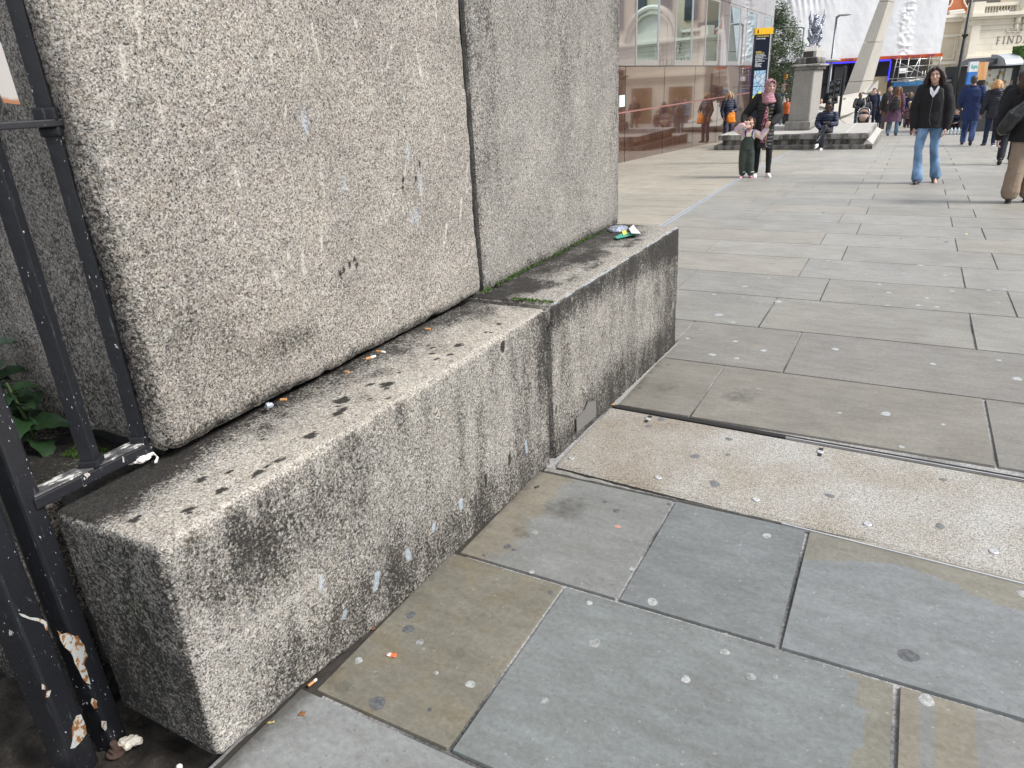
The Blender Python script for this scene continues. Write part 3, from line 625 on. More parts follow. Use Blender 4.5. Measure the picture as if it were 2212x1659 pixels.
# trodden dirt in the corner by the gate and in the gap along the block
bm = B(); n = 70
V = [[bm.verts.new((-2.9 + 1.66 * i / n, -.7 + 1.55 * j / n, -.058 + .02 * math.sin(i * .9) * math.cos(j * .7) + random.uniform(-.006, .006))) for j in range(n + 1)] for i in range(n + 1)]
for i in range(n):
    for j in range(n): bm.faces.new((V[i][j], V[i + 1][j], V[i + 1][j + 1], V[i][j + 1]))
t = NT('black_dirt'); nn_ = t.noise(26, 6, rough=.7); t.bump(nn_, .9, .02); tag(obj('dirt', bm, t.out(t.ramp(nn_, [(.35, (.012, .010, .008)), (.6, (.03, .024, .018)), (.78, (.13, .10, .07))]), .9), smooth=True), 'black trodden dirt in the corner behind the gate', 'dirt', kind='stuff')
bm = B(); n = 90
V = [[bm.verts.new((edge0(y) - .03 + .085 * i / 5, y, prof(y) - .0045 + random.uniform(-.002, .002))) for i in range(6)] for y in np.linspace(.70, 2.50, n)]
for i in range(n - 1):
    for j in range(5): bm.faces.new((V[i][j], V[i][j + 1], V[i + 1][j + 1], V[i + 1][j]))
tag(obj('dirt', bm, plain('gap_dirt', (.03, .026, .022), .95, var=.5, sc=40, bump=.8)), 'dark grit filling the gap between block and slabs', 'dirt', kind='stuff')
bm = B(); n = 60
V = [[bm.verts.new((edge0(y) + .012 + .030 * i / 3 + random.uniform(-.003, .003), y, prof(y) + .003 - .004 * i + random.uniform(-.001, .001))) for i in range(4)] for y in np.linspace(3.25, 4.34, n)]
for i in range(n - 1):
    for j in range(3): bm.faces.new((V[i][j], V[i][j + 1], V[i + 1][j + 1], V[i + 1][j]))
tag(obj('mortar_joint', bm, plain('pale_mortar', (.20, .20, .19), .9, var=.3, sc=50, bump=.6)), 'pale mortar fillet along the foot of the far block', 'joint', kind='structure')
# ================================================================ RAILING AND GATE
def m_iron():
    t = NT('black_painted_iron'); n = t.noise(5, 4)
    c = t.mix(n, (.007, .0075, .010), (.015, .0165, .021))
    v = t.nd('ShaderNodeTexVoronoi'); v.inputs['Scale'].default_value = 34; t.l.new(t.tc.outputs['Object'], v.inputs['Vector']); s_ = t.sep(v.outputs['Color'], 0); dst = t.math('ADD', v.outputs['Distance'], t.math('MULTIPLY', t.math('SUBTRACT', t.noise(120, 3), .5), .5))
    def chips(sc, th, col, c, v=None):
        n_ = t.noise(sc, 5, v, .62); return t.mix(t.ramp(n_, [(th, 0), (th + .012, 1)]), c, col), n_
    reg = t.ramp(t.noise(4.5, 3), [(.47, 0), (.60, .055)])       # chips gather in places
    n_ = t.math('ADD', t.noise(26, 5, t.vec((1, 1, .7)), .6), reg)
    c = t.mix(t.ramp(n_, [(.705, 0), (.715, 1)]), c, (.44, .44, .43)); c = t.mix(t.ramp(n_, [(.745, 0), (.76, 1)]), c, (.25, .095, .035))
    k = t.ramp(t.math('ADD', t.noise(170, 3, t.vec((1, 1, .45))), t.ramp(t.noise(7, 3), [(.45, 0), (.65, .07)])), [(.73, 0), (.75, 1)]); c = t.mix(k, c, (.36, .41, .45))
    scr = t.ramp(t.noise(40, 4, t.vec((3, 3, .4))), [(.66, 0), (.72, .5)]); c = t.mix(scr, c, (.10, .115, .13))
    t.bump(t.math('ADD', t.noise(24, 4), t.math('MULTIPLY', k, .3)), .35, .006)
    return t.out(c, .42)
MI = m_iron(); MCHIP = NT('bare_paint_chip'); nn = MCHIP.noise(45, 5, rough=.7)
MCHIP = MCHIP.out(MCHIP.ramp(nn, [(.38, (.36, .40, .43)), (.49, (.42, .42, .38)), (.52, (.26, .13, .05)), (.66, (.13, .05, .02))]), .6)
MWORN = NT('worn_rail_top'); nw = MWORN.noise(14, 5, MWORN.vec((3, 1, 1)), .7); MWORN.bump(nw, .5, .004)
MWORN = MWORN.out(MWORN.ramp(nw, [(.38, (.035, .036, .04)), (.5, (.10, .10, .10)), (.53, (.13, .12, .12)), (.56, (.55, .55, .52)), (.66, (.48, .50, .50)), (.7, (.12, .07, .04))]), .5)
RX = -1.69

rl = thing('iron_railing', (RX, .95, -.05), 'black painted iron railing with chipped square bars fixed against the granite wall', 'railing')
r45 = math.radians(34)
bm = B(); box(bm, (RX, .862, .716), (.052, .34, .030), 0, .004); obj('bottom_rail', bm, MI, rl)
bm = B(); box(bm, (RX, .862, .7335), (.046, .33, .004), 0, .001); obj('rail_top_face', bm, MWORN, rl)
for y in (.992, .852):
    bm = B(); box(bm, (RX, y, .74 + .67), (.033, .033, 1.36), r45, .002); obj('bar', bm, MI, rl)
    bm = B(); box(bm, (RX, y, .742), (.046, .046, .022), r45, .004); obj('collar', bm, MI, rl)
bm = B(); box(bm, (RX, .90, 1.528), (.060, .30, .016), 0, .003); obj('top_rail', bm, MI, rl)
bm = B(); box(bm, (RX, .992, 1.546), (.05, .05, .03), r45, .006); box(bm, (RX, .992, 1.510), (.046, .046, .022), r45, .006); obj('collar', bm, MI, rl)
bm = B(); box(bm, (RX - .005, .682, .80), (.056, .056, 1.74), math.radians(20), .008); obj('post', bm, MI, rl)
gt = thing('iron_gate', (RX, .55, -.03), 'black iron gate stile with rusty chips, closest to the lower left corner', 'gate')
bm = B(); box(bm, (RX - .005, .588, .83), (.072, .068, 1.76), math.radians(20), .009); obj('stile', bm, MI, gt)
bm = B(); box(bm, (RX, .26, -.025), (.066, .60, .05), 0, .008); obj('bottom_rail', bm, MI, gt)
bm = B(); box(bm, (RX, .25, .002), (.056, .56, .004), 0, .001); obj('rail_top_face', bm, MWORN, gt)
# the big chip on the post and the smaller rusty ones
def chip(parent, pts, yref, xoff=0.0):
    c = Vector((0, 0, 0)); P = []
    for u, v in pts:
        # land on the camera-facing side of the box
        a = math.radians(20); n = np.array([math.cos(a), math.sin(a), 0]); half = .0285 if parent is rl else .0365
        P.append(hit(u, v, np.array([RX - .005 + n[0] * half, yref + n[1] * half, 0]), n) + Vector(n) * .0006)
    bm = B(); f = bm.faces.new([bm.verts.new(p) for p in P]); n = Vector((math.cos(a), math.sin(a), 0))
    r = bmesh.ops.extrude_face_region(bm, geom=[f]); bmesh.ops.translate(bm, vec=n * .0008, verts=[v for v in r['geom'] if isinstance(v, bmesh.types.BMVert)])
    obj('paint_chip', bm, MCHIP, parent)
zz = lambda x, y: (x / 2.37 / 1.808, (2300 + y / 2.37) / 1.808)
chip(rl, [zz(*p) for p in ((530, 385), (570, 420), (620, 405), (690, 440), (715, 428), (750, 490), (775, 520), (790, 590), (812, 620), (785, 650), (775, 700), (800, 760), (820, 830), (835, 885), (790, 870), (760, 830), (730, 760), (690, 690), (670, 620), (640, 575), (600, 545), (560, 480))], .682)
chip(rl, [zz(*p) for p in ((850, 1010), (895, 1030), (890, 1070), (900, 1100), (870, 1110), (835, 1050))], .682)
chip(rl, [zz(*p) for p in ((935, 1220), (980, 1225), (985, 1290), (970, 1315), (940, 1280))], .682)
chip(gt, [zz(*p) for p in ((165, 225), (215, 235), (270, 262), (340, 268), (395, 285), (430, 310), (440, 380), (420, 385), (405, 330), (350, 300), (280, 285), (200, 255))], .588)
chip(gt, [zz(*p) for p in ((705, 1175), (745, 1160), (790, 1265), (795, 1340), (740, 1420), (690, 1470), (650, 1480), (670, 1400), (660, 1300), (680, 1230))], .588)
chip(gt, [zz(*p) for p in ((385, 880), (410, 890), (420, 930), (385, 930))], .588); chip(gt, [zz(*p) for p in ((430, 950), (470, 935), (450, 1000), (420, 1005))], .588)
# back of a small notice fixed to the railing, upper left
sp = thing('metal_plate', (RX - .04, .93, 1.57), 'pale enamelled plate with a rusty corner fixed to the railing at the upper left', 'plate')
a, b, c_, d_ = [hit(u, v, (RX - .03, .9, 0), np.array([.93, -.36, 0])) for u, v in ((-60, 60), (2, 92), (44, 226), (8, 222))]
bm = B(); n = Vector((.93, -.36, 0)) * .004; vs = [bm.verts.new(p) for p in (a, b, c_, d_)]; f = bm.faces.new(vs); r = bmesh.ops.extrude_face_region(bm, geom=[f]); bmesh.ops.translate(bm, vec=-n, verts=[v for v in r['geom'] if isinstance(v, bmesh.types.BMVert)])
t = NT('enamel'); z_ = t.sep(t.vec((1, 1, 1)), 2); g = t.ramp(t.math('ADD', t.math('MULTIPLY', z_, -26), t.math('ADD', .15, t.math('MULTIPLY', t.noise(30, 4), .9))), [(.2, 0), (.4, 1)])
obj('plate', bm, t.out(t.mix(g, (.40, .38, .365), (.30, .13, .06)), .5), sp)

# ================================================================ WEEDS BEHIND THE RAILING
def m_leaf(name, a, b, rough=.5):
    t = NT(name); n = t.noise(12, 4); t.bump(t.noise(60, 3), .4, .004)
    return t.out(t.mix(n, a, b), rough)
MLW = m_leaf('weed_leaf', (.010, .030, .010), (.028, .068, .024))
wd = thing('weed', (-2.1, .93, .66), 'dark green broad leaved weed growing on the ledge behind the railing', 'plant')
def leaf(bm, base, d, L_, w, droop, roll):
    d = d.normalized(); side = d.cross(Vector((0, 0, 1))).normalized(); up = side.cross(d).normalized(); side = Quaternion(d, roll) @ side; up = Quaternion(d, roll) @ up
    rows_ = []
    for i in range(9):
        t_ = i / 8; wv = w * math.sin(math.pi * min(1, t_ * .98 + .02) ** .75) * (1 + .12 * math.sin(t_ * 22)); c = base + d * L_ * t_ - Vector((0, 0, 1)) * droop * t_ * t_ * L_
        rows_.append([bm.verts.new(c + side * wv * k + up * (abs(k) * wv * .35 + .004 * math.sin(t_ * 25 + k * 3))) for k in (-1, -.5, 0, .5, 1)])
    for a_, b_ in zip(rows_[:-1], rows_[1:]):
        for k in range(4): bm.faces.new((a_[k], a_[k + 1], b_[k + 1], b_[k]))
for i, (bx, by, n) in enumerate(((-2.10, .93, 13), (-2.22, .95, 15), (-2.34, .93, 14), (-2.16, .90, 9))):
    bm = B(); st = Vector((bx, by, .655)); hgt = (.22, .33, .30, .14)[i]; tip = st + Vector((.02, -.03, hgt))
    sb = B(); tube(sb, [st, st.lerp(tip, .5) + Vector((.01, 0, 0)), tip], [.006, .005, .003], 6); obj('stem', sb, m_leaf('stem_green', (.05, .08, .03), (.09, .12, .04)), wd, smooth=True)
    for k in range(n):
        a_ = k * 2.4 + i; b0 = st.lerp(tip, .12 + .88 * k / n)
        leaf(bm, b0, Vector((math.cos(a_), math.sin(a_) * .8 - .25, .35)), random.uniform(.10, .19) * (1 - .25 * k / n), random.uniform(.024, .040), random.uniform(.2, .8), random.uniform(-.5, .5))
    obj('foliage', bm, MLW, wd, smooth=True)

# ================================================================ LITTER
MT = plain('tissue', (.74, .71, .68), .9, bump=.4); MFOIL = plain('foil', (.62, .66, .75), .3, .6, bump=.8)
def crumple(name, c, s, mat, label, cat, seed=1, rz=0, group=None, tail=False):
    bm = B(); ell(bm, (0, 0, 0), s, sub=4)
    if tail: tube(bm, [(s[0] * .7, 0, 0), (s[0] * 1.3, s[1] * .3, s[2] * .4), (s[0] * 1.65, -s[1] * .3, 0), (s[0] * 1.5, -s[1] * .9, -s[2] * .4)], [.006, .005, .005, .004], 8)
    a = np.array([v.co[:] for v in bm.verts]); n = fbm(a, 60, seed) - .5; m = fbm(a, 160, seed + 3) - .5
    for v, q, r_ in zip(bm.verts, n, m): v.co += v.co.normalized() * (q * .9 * min(s) * 2 + r_ * .006)
    o = obj(name, bm, mat, None, True); o.location = c; o.rotation_euler = (0, 0, rz)
    return tag(o, label, cat, group)
crumple('paper_tissue', on_z(294, 994, .690) + Vector((.004, 0, .008)), (.034, .024, .013), MT, 'crumpled white tissue lying beside the end of the bottom rail', 'tissue', 3, .6, tail=True)
crumple('foil_scrap', on_z(583, 880, .69) + Vector((0, 0, .006)), (.012, .010, .010), MFOIL, 'small crumpled silvery foil ball at the foot of the granite wall', 'foil', 8)
crumple('foil_bag', on_z(1342, 498, .708) + Vector((-.02, 0, .008)), (.055, .085, .018), plain('foil_bag', (.34, .38, .46), .3, .5, bump=.9, bsc=110), 'crumpled grey plastic wrapper at the far end of the ledge', 'wrapper', 12)
crumple('stone_chip', on_z(281, 1600, -.03), (.030, .018, .014), plain('chalk', (.66, .62, .54), .8, bump=.6), 'pale broken stone chip at the foot of the railing post', 'stone chip', 5, .5)
crumple('foil_scrap', on_z(388, 1657, -.03), (.009, .008, .008), MT, 'tiny white paper scrap in the dark gap below the block', 'paper scrap', 9)
# torn green and white packet
bm = B(); P = [on_z(u, v, .716) for u, v in ((1328, 512), (1346, 503), (1376, 500), (1374, 507), (1355, 511), (1333, 516))]
bm.faces.new([bm.verts.new(p) for p in P]).material_index = 0
P = [on_z(u, v, .722) for u, v in ((1358, 494), (1368, 487), (1374, 497), (1384, 509), (1364, 510))]; bm.faces.new([bm.verts.new(p + Vector((0, 0, .004 * i))) for i, p in enumerate(P)]).material_index = 1
P = [on_z(u, v, .719) for u, v in ((1343, 500), (1352, 497), (1354, 504), (1347, 509))]; bm.faces.new([bm.verts.new(p) for p in P]).material_index = 2
r = bmesh.ops.extrude_face_region(bm, geom=bm.faces[:]); bmesh.ops.translate(bm, vec=(0, 0, .0012), verts=[v for v in r['geom'] if isinstance(v, bmesh.types.BMVert)])
tag(obj('torn_packet', bm, [plain('packet_green', (.03, .30, .22), .4), plain('packet_white', (.74, .76, .74), .5), plain('packet_yellow', (.7, .6, .1), .5)]), 'torn green and white snack packet at the far end of the ledge', 'packet')
MCF = plain('filter', (.46, .23, .09), .8, var=.25); MCP = plain('cigarette_paper', (.72, .70, .66), .85)
def butt(u, v, z, rz, L_, white, label, k=0):
    c = on_z(u, v, z); t_ = thing('cigarette_butt', c + Vector((0, 0, .0045)), label, 'cigarette butt', 'cigarette butts dropped around the granite', rz)
    b_ = B(); tube(b_, [(-L_ / 2, 0, 0), (-L_ / 2 + min(L_, .021), 0, 0)], .0042, 10, caps=False); obj('filter', b_, MCF, t_, True)
    if white: b_ = B(); tube(b_, [(-L_ / 2 + .021, 0, 0), (L_ / 2 + .004, .001, -.0005)], .0040, 10, caps=False); obj('paper', b_, MCP, t_, True)
butt(268, 1614, -.035, .1, .024, False, 'orange cigarette filter beside the rusty bolt'); butt(613, 866, .695, .5, .020, False, 'orange butt just right of the foil ball')
butt(800, 775, .70, 1.2, .036, True, 'white cigarette end at the middle of the ledge'); butt(822, 762, .70, .1, .030, True, 'paler cigarette end touching the wall foot')
butt(750, 806, .697, 0, .016, False, 'stubby pale orange filter left of the white cigarette end'); butt(674, 1478, -.012, 1.4, .026, True, 'cigarette end in the dark gap at the foot of the block')
butt(925, 713, .70, .3, .020, False, 'cigarette filter far along the ledge near the wall joint')
butt(1325, 876, -.035, .3, .024, False, 'orange filter at the corner of the cover plate')
def scrap(u, v, w, l, rz, mat, label, cat, z=None, name='paper_scrap'):
    c = gp(u, v) if z is None else on_z(u, v, z); b_ = B(); n = 5
    V = [[b_.verts.new((w * (i / n - .5), l * (j / n - .5), .002 + .0016 * math.sin(i * 2 + j) + random.uniform(0, .001))) for j in range(n + 1)] for i in range(n + 1)]
    for i in range(n):
        for j in range(n): b_.faces.new((V[i][j], V[i + 1][j], V[i + 1][j + 1], V[i][j + 1]))
    r = bmesh.ops.extrude_face_region(b_, geom=b_.faces[:]); bmesh.ops.translate(b_, vec=(0, 0, .0008), verts=[v_ for v_ in r['geom'] if isinstance(v_, bmesh.types.BMVert)])
    o = obj(name, b_, mat, None, True, smooth=True); o.location = c; o.rotation_euler = (0, 0, rz); return tag(o, label, cat)
t = NT('orange_wrapper'); x_ = t.sep(t.vec((1, 1, 1)), 0)
scrap(846, 1416, .030, .014, .25, t.out(t.ramp(t.math('ADD', t.math('MULTIPLY', x_, 40), .5), [(.35, (.75, .55, .55)), (.5, (.85, .13, .04))]), .5), 'small orange and pink sweet wrapper on the brown slab', 'wrapper', name='sweet_wrapper')
scrap(1755, 1136, .030, .016, 0, MT, 'white paper scrap at the slab corner beside the cover plate', 'paper scrap')
scrap(2010, 1178, .022, .014, 1, MT, 'white paper flake stuck on the metal edge of the cover plate', 'paper scrap')
scrap(2087, 506, .03, .03, .4, plain('yellow_paper', (.75, .78, .35), .6), 'tiny yellow paper square on the paving', 'paper scrap')
ML = plain('dead_leaf', (.20, .085, .03), .8, var=.4, sc=60)
scrap(653, 1543, .016, .014, .4, ML, 'brown dead leaf fragment on the pale near slab', 'leaf', name='dead_leaf'); scrap(1160, 1053, .022, .012, 1, plain('dark_leaf', (.045, .035, .03), .8), 'dark leaf scrap beside the foot of the near block', 'leaf', name='dead_leaf')
scrap(805, 1360, .016, .006, .7, ML, 'reddish leaf sliver in the gap beside the brown slab', 'leaf', name='dead_leaf'); scrap(585, 1562, .020, .006, .6, plain('straw_leaf', (.42, .34, .16), .8), 'straw coloured leaf sliver in the gap at the near corner', 'leaf', name='dead_leaf')
bt = thing('anchor_bolt', on_z(252, 1625, -.045), 'rusty anchor bolt with nut standing in the dirt beside the gate', 'bolt')
MR = plain('rusty_iron', (.085, .055, .045), .8, .3, var=.5, sc=90, bump=.6)
b_ = B(); lathe(b_, [(0, .024), (.004, .024), (.004, .020)], seg=20); obj('washer', b_, MR, bt, True); b_ = B(); lathe(b_, [(.004, .016), (.016, .016)], seg=6); obj('nut', b_, MR, bt, True); b_ = B(); lathe(b_, [(.016, .009), (.036, .009), (.038, .007)], seg=12); obj('shank', b_, MR, bt, True)
# ================================================================ POLISHED GRANITE BUILDING (left)
def z1(x, y): return (1327.4 + .2 * x, .2 * y)
def z2(x, y): return (1769.9 + .2 * x, .2 * y)
def zA(x, y): return (1592.9 + .15 * x, .15 * y)
def zB(x, y): return (1935.8 + .125 * x, .125 * y)
def z3(x, y): return (1703.5 + .1 * x, 165.9 + .1 * y)
def zC(x, y): return (1493.4 + .2 * x, 138.3 + .2 * y)
def text(name, s, size, mat, parent, origin, xdir, ydir, ext=.002, bold=0, align='LEFT', sx=1.0):
    cu = bpy.data.curves.new(name, 'FONT'); cu.body = s; cu.size = size; cu.extrude = ext; cu.offset = bold; cu.align_x = align; cu.resolution_u = 2
    o = bpy.data.objects.new(name, cu); COL.objects.link(o); dg = bpy.context.evaluated_depsgraph_get()
    me = bpy.data.meshes.new_from_object(o.evaluated_get(dg)); bpy.data.objects.remove(o); me.materials.clear()
    X = Vector(xdir).normalized(); Y = Vector(ydir).normalized(); Z = X.cross(Y)
    m = Matrix(((X.x * sx, Y.x, Z.x, origin[0]), (X.y * sx, Y.y, Z.y, origin[1]), (X.z * sx, Y.z, Z.z, origin[2]), (0, 0, 0, 1))); me.transform(m)
    return link(name, me, mat, parent)
BX = -6.2
t = NT('polished_brown_granite'); v = t.sep(t.vor(95), 0); n = t.noise(2, 4)
c = t.ramp(v, [(0, (.015, .009, .008)), (.25, (.06, .028, .02)), (.6, (.11, .052, .034)), (.9, (.18, .10, .07))], True); c = t.mix(1.0, c, t.ramp(n, [(.3, (.8, .8, .8)), (.7, (1.2, 1.15, 1.1))]), 'MULTIPLY')
MBR = t.out(c, .07, 0, **{'Coat Weight': .8, 'Coat Roughness': .02, 'IOR': 1.7})
t = NT('polished_pink_granite'); v = t.sep(t.vor(60), 0)
c = t.ramp(v, [(0, (.11, .09, .095)), (.3, (.135, .11, .115)), (.75, (.16, .13, .135))], True); MPK = t.out(c, .05, 0, **{'Coat Weight': 1.0, 'Coat Roughness': .01, 'IOR': 2.2})
MGL = NT('window_glass'); MGL = MGL.out((.44, .57, .60), .015, 1.0); MAL = plain('brushed_aluminium', (.60, .61, .62), .25, .9)
MDK = plain('shadow_gap', (.02, .016, .015), .9)
bld = thing('granite_building', (BX, 24, prof(24)), 'polished brown and pink granite clad building with tall narrow mirrored windows', 'building')
yw = lambda u, v=136: on_x(u, v, BX).y
joints = [8.0, 11.5, 14.6] + [on_x(u, 200, BX).y for u in (1350.5, 1434.5, 1500, 1552, 1594)] + [33.6, 36.85]
bm = B()
for a, b in zip(joints[:-1], joints[1:]):
    for z0, z1_ in ((-3, .845), (.885, 1.872)):
        box(bm, (BX - .20, (a + b) / 2, (z0 + z1_) / 2), (.40, b - a - .035, z1_ - z0))
obj('base_cladding', bm, MBR, bld)
bm = B(); box(bm, (BX - .20, (8 + 36.85) / 2, .865), (.384, 28.85, .040)); obj('band_course', bm, plain('pink_band', (.30, .14, .13), .25), bld)
wins = []
for (ua, ub) in ((1372, 1422), (1456, 1493), (1520, 1549), (1570, 1594), (1607, 1629), (1644, 1660)):
    wins.append((yw(ua), yw(ub)))
wins = [(10.0, 12.6), (14.0, wins[0][0] - 1.9)][:1] + wins
edges_ = [8.0]
for a, b in wins: edges_ += [a, b]
edges_.append(36.85)
bm = B()
for i in range(0, len(edges_), 2):       # piers between windows, split by a central joint
    a, b = edges_[i], edges_[i + 1]; m_ = (a + b) / 2
    for p, q in ((a, m_), (m_, b)): box(bm, (BX - .20, (p + q) / 2, (1.89 + 3.86) / 2), (.40, q - p - .016, 3.86 - 1.89))
for k, (z0, z1_) in enumerate(((3.875, 4.9), (4.915, 7.4), (7.415, 10), (10.015, 13))):
    y = 8.0
    while y < 36.8:
        y2 = min(y + 1.9, 36.85); box(bm, (BX - .20, (y + y2) / 2, (z0 + z1_) / 2), (.40, y2 - y - .016, z1_ - z0)); y = y2
obj('upper_cladding', bm, MPK, bld)
bm = B(); box(bm, (BX - .75, 22.4, 5), (.68, 28.7, 16)); obj('core_wall', bm, MDK, bld)
bm = B(); box(bm, (BX - 5.4, 36.86 - .2, 5), (9.98, .40, 16)); obj('end_wall', bm, MPK, bld)
for a, b in wins:
    bm = B()
    for (y0, y1, z0, z1_) in ((a, a + .10, 1.89, 3.86), (b - .10, b, 1.89, 3.86), (a + .10, b - .10, 1.89, 2.03), (a + .10, b - .10, 3.78, 3.86)): box(bm, (BX - .02, (y0 + y1) / 2, (z0 + z1_) / 2), (.06, y1 - y0, z1_ - z0))
    f = obj('window_frame', bm, MAL, bld)
    bm = B(); box(bm, (BX - .015, (a + b) / 2, 2.905), (.02, b - a - .202, 1.748)); obj('pane', bm, MGL, f)
bm = B(); p0 = on_x(1340, 206, BX); p1 = on_x(1348, 230, BX); box(bm, (BX + .012, (p0.y + p1.y) / 2 - .06, (p0.z + p1.z) / 2), (.02, p1.y - p0.y + .1, p0.z - p1.z), 0, 0); sg = obj('wall_sign', bm, plain('sign_pale', (.62, .75, .75), .4)); tag(sg, 'small pale blue notice fixed to the brown granite beside the wall edge', 'sign')

# ================================================================ WAYFINDING SIGN
sb_ = gp(1643, 352); DS = float(np.dot(np.array(sb_), FN)); ws_ = thing('wayfinding_sign', sb_, 'tall dark blue pedestrian map sign with a yellow top', 'sign')
s0, zt0 = fp(1633.5, 61, DS); s1, zt = fp(1671, 59, DS); _, zy = fp(1650, 74.5, DS); s1 = s0 + .46 if s1 - s0 > .7 else s1
SW_ = s1 - s0; s1p = s1 - .055
MNV = plain('enamel_navy', (.004, .008, .022), .35, var=.05, **{'Specular IOR Level': .25}); MYL = plain('enamel_yellow', (.85, .48, .01), .35, var=.04)
bm = B(); fbox(bm, s0, s1p, sb_.z + .42, zy, DS, DS + .10); obj('panel', bm, MNV, ws_)
bm = B(); fbox(bm, s1p + .002, s1p + .026, sb_.z - .05, zy, DS + .004, DS + .14); obj('steel_edge', bm, MAL, ws_)
bm = B(); fbox(bm, s0, s1p, sb_.z - .05, sb_.z + .418, DS + .004, DS + .10); obj('base_plate', bm, plain('base_steel', (.36, .37, .40), .4, .6), ws_)
bm = B(); fbox(bm, s0 - .01, s1, zy + .003, zt, DS - .006, DS + .15); obj('top_band', bm, MYL, ws_)
zv = lambda v: fp(1650, v, DS)[1]; Xd = FT; Yd = (0, 0, 1); DF = DS - .001
bm = B(); ft = 's'
cx = s0 + SW_ * .125; zc = (zy + zt) / 2; hh = (zt - zy) * .68
Wp = lambda s, z, d: fw(s, z, d)
def stroke(bm, a, b, w, d=DS - .010):
    a = Vector(a); b = Vector(b); n = (b - a).normalized(); n = Vector((-n.y, n.x)) * w / 2; prism(bm, [tuple(a + n), tuple(a - n), tuple(b - n), tuple(b + n)], d, d + .003)
hr = hh * .5
stroke(bm, (cx, zc - hr * .1), (cx + .004, zc + hr * .5), hh * .2); stroke(bm, (cx, zc), (cx - hh * .2, zc - hr * .95), hh * .10); stroke(bm, (cx, zc), (cx + hh * .2, zc - hr * .9), hh * .10); stroke(bm, (cx, zc + hr * .45), (cx - hh * .2, zc + .0), hh * .07); stroke(bm, (cx, zc + hr * .45), (cx + hh * .22, zc + hr * .1), hh * .07)
prism(bm, [(cx + math.cos(k) * hh * .09, zc + hr * .8 + math.sin(k) * hh * .09) for k in np.linspace(0, 5.6, 9)], DS - .010, DS - .007)
obj('walking_symbol', bm, MDARK, ws_)
MTW = plain('print_white', (.8, .82, .85), .5, var=.02); MTY = plain('print_yellow', (.80, .60, .16), .5, var=.02)
def sline(s, v, size, m, off=.02): text('lettering', s, size, m, ws_, fw(s0 + off, zv(v), DF), Xd, Yd, .0008, .0004, sx=.80)
sline('LONDON BRIDGE', 79.5, SW_ * .112, MTY); sline('London Bridge', 84.3, SW_ * .112, MTW)
for s_, v_, m_ in (('BANKSIDE', 112.5, MTY), ('THE BOROUGH', 115.4, MTY), ('London Bridge  St', 118.6, MTW), ('Southwark Cathedral', 121.6, MTW), ('Borough Market', 124.8, MTW), ('River steps for', 129.4, MTW), ('London Bridge City', 132.5, MTW), ('  Pier', 135.2, MTW), ("Hay's Galleria", 138.0, MTW), ('HMS Belfast', 141.0, MTW), ('Tower Bridge', 143.8, MTW)): sline(s_, v_, SW_ * .088, m_, .03)
bm = B(); fbox(bm, s0 + .02, s1p - .02, zv(126.6), zv(126.3), DS - .002, DS); obj('divider', bm, MTW, ws_)
t = NT('street_map'); ob = t.tc.outputs['Object']
v = t.nd('ShaderNodeTexVoronoi', feature='DISTANCE_TO_EDGE'); v.inputs['Scale'].default_value = 11; t.l.new(ob, v.inputs['Vector'])
v2 = t.nd('ShaderNodeTexVoronoi', feature='DISTANCE_TO_EDGE'); v2.inputs['Scale'].default_value = 24; t.l.new(ob, v2.inputs['Vector'])
c = t.mix(t.ramp(t.noise(4, 2), [(.5, 0), (.53, 1)]), (.50, .63, .74), (.36, .58, .78)); c = t.mix(t.ramp(v2.outputs['Distance'], [(.035, .7), (.05, 0)]), c, (.10, .16, .26)); c = t.mix(t.ramp(v.outputs['Distance'], [(.03, 1), (.05, 0)]), c, (.04, .08, .16))
MMAP = t.out(c, .4)
bm = B(); fbox(bm, s0 + .03, s1p - .03, zv(185), zv(152), DS - .004, DS - .0005); obj('map_panel', bm, MMAP, ws_)
bm = B(); fbox(bm, s0 + .03, s1p - .03, zv(222), zv(186.5), DS - .004, DS - .0005); mp2 = obj('map_panel', bm, MMAP, ws_)
bm = B(); prism(bm, [(s0 + .03, zv(222)), (s0 + .24, zv(222)), (s0 + .26, zv(205)), (s0 + .18, zv(196)), (s0 + .10, zv(204)), (s0 + .03, zv(207))], DS - .007, DS - .0045); obj('map_park', bm, plain('map_yellow', (.80, .76, .10), .4), mp2)

# ================================================================ STATUE PEDESTAL
MPL = granite('pedestal_granite', .66, -.01, .6, .55); MPT = granite('pedestal_top', .98, -.02, .6, .6)
def wear_block(d0, z0=None, ft=0):
    def f(P, N):
        st = fbm(P * [1, 1, .25], 9, 60, 3); n = fbm(P, 2.5, 61)
        top = sst(.6, .95, N[:, 2]); fr = 1 - top
        return dict(dirt=d0 * fr * (.4 + .9 * sst(.4, .65, st)) + ft * top * n, moss=.25 * fr * sst(.5, .7, n))
    return f
PY = 22.0; BK = 26.2
pd = thing('statue_pedestal', (-3, 23, prof(23)), 'grey granite statue pedestal on a wide stepped platform people sit on', 'pedestal')
gL = -5.10
stone('platform_step', (gL, PY, -1.2), (-.90, BK + 1.1, -.315), {'-y': .05, '+z': .1, '+x': .08}, .012, MPL, wear_block(.5), None, .004, pd)
bm = B(); hexa(bm, [(-1.12, PY + .1, -.318), (-.90, PY, -.318), (-.90, BK + 1.1, -.318), (-1.12, BK + 1.0, -.318), (-1.12, PY + .25, -.20), (-1.075, PY + .22, -.20), (-1.075, BK + .9, -.20), (-1.12, BK + .9, -.20)]); obj('chamfer_stone', bm, MPT, pd)
stone('platform_waist', (-4.86, PY + .06, -.32), (-1.13, BK - .1, -.185), {'-y': .05}, .006, MPL, wear_block(.7), None, .003, pd)
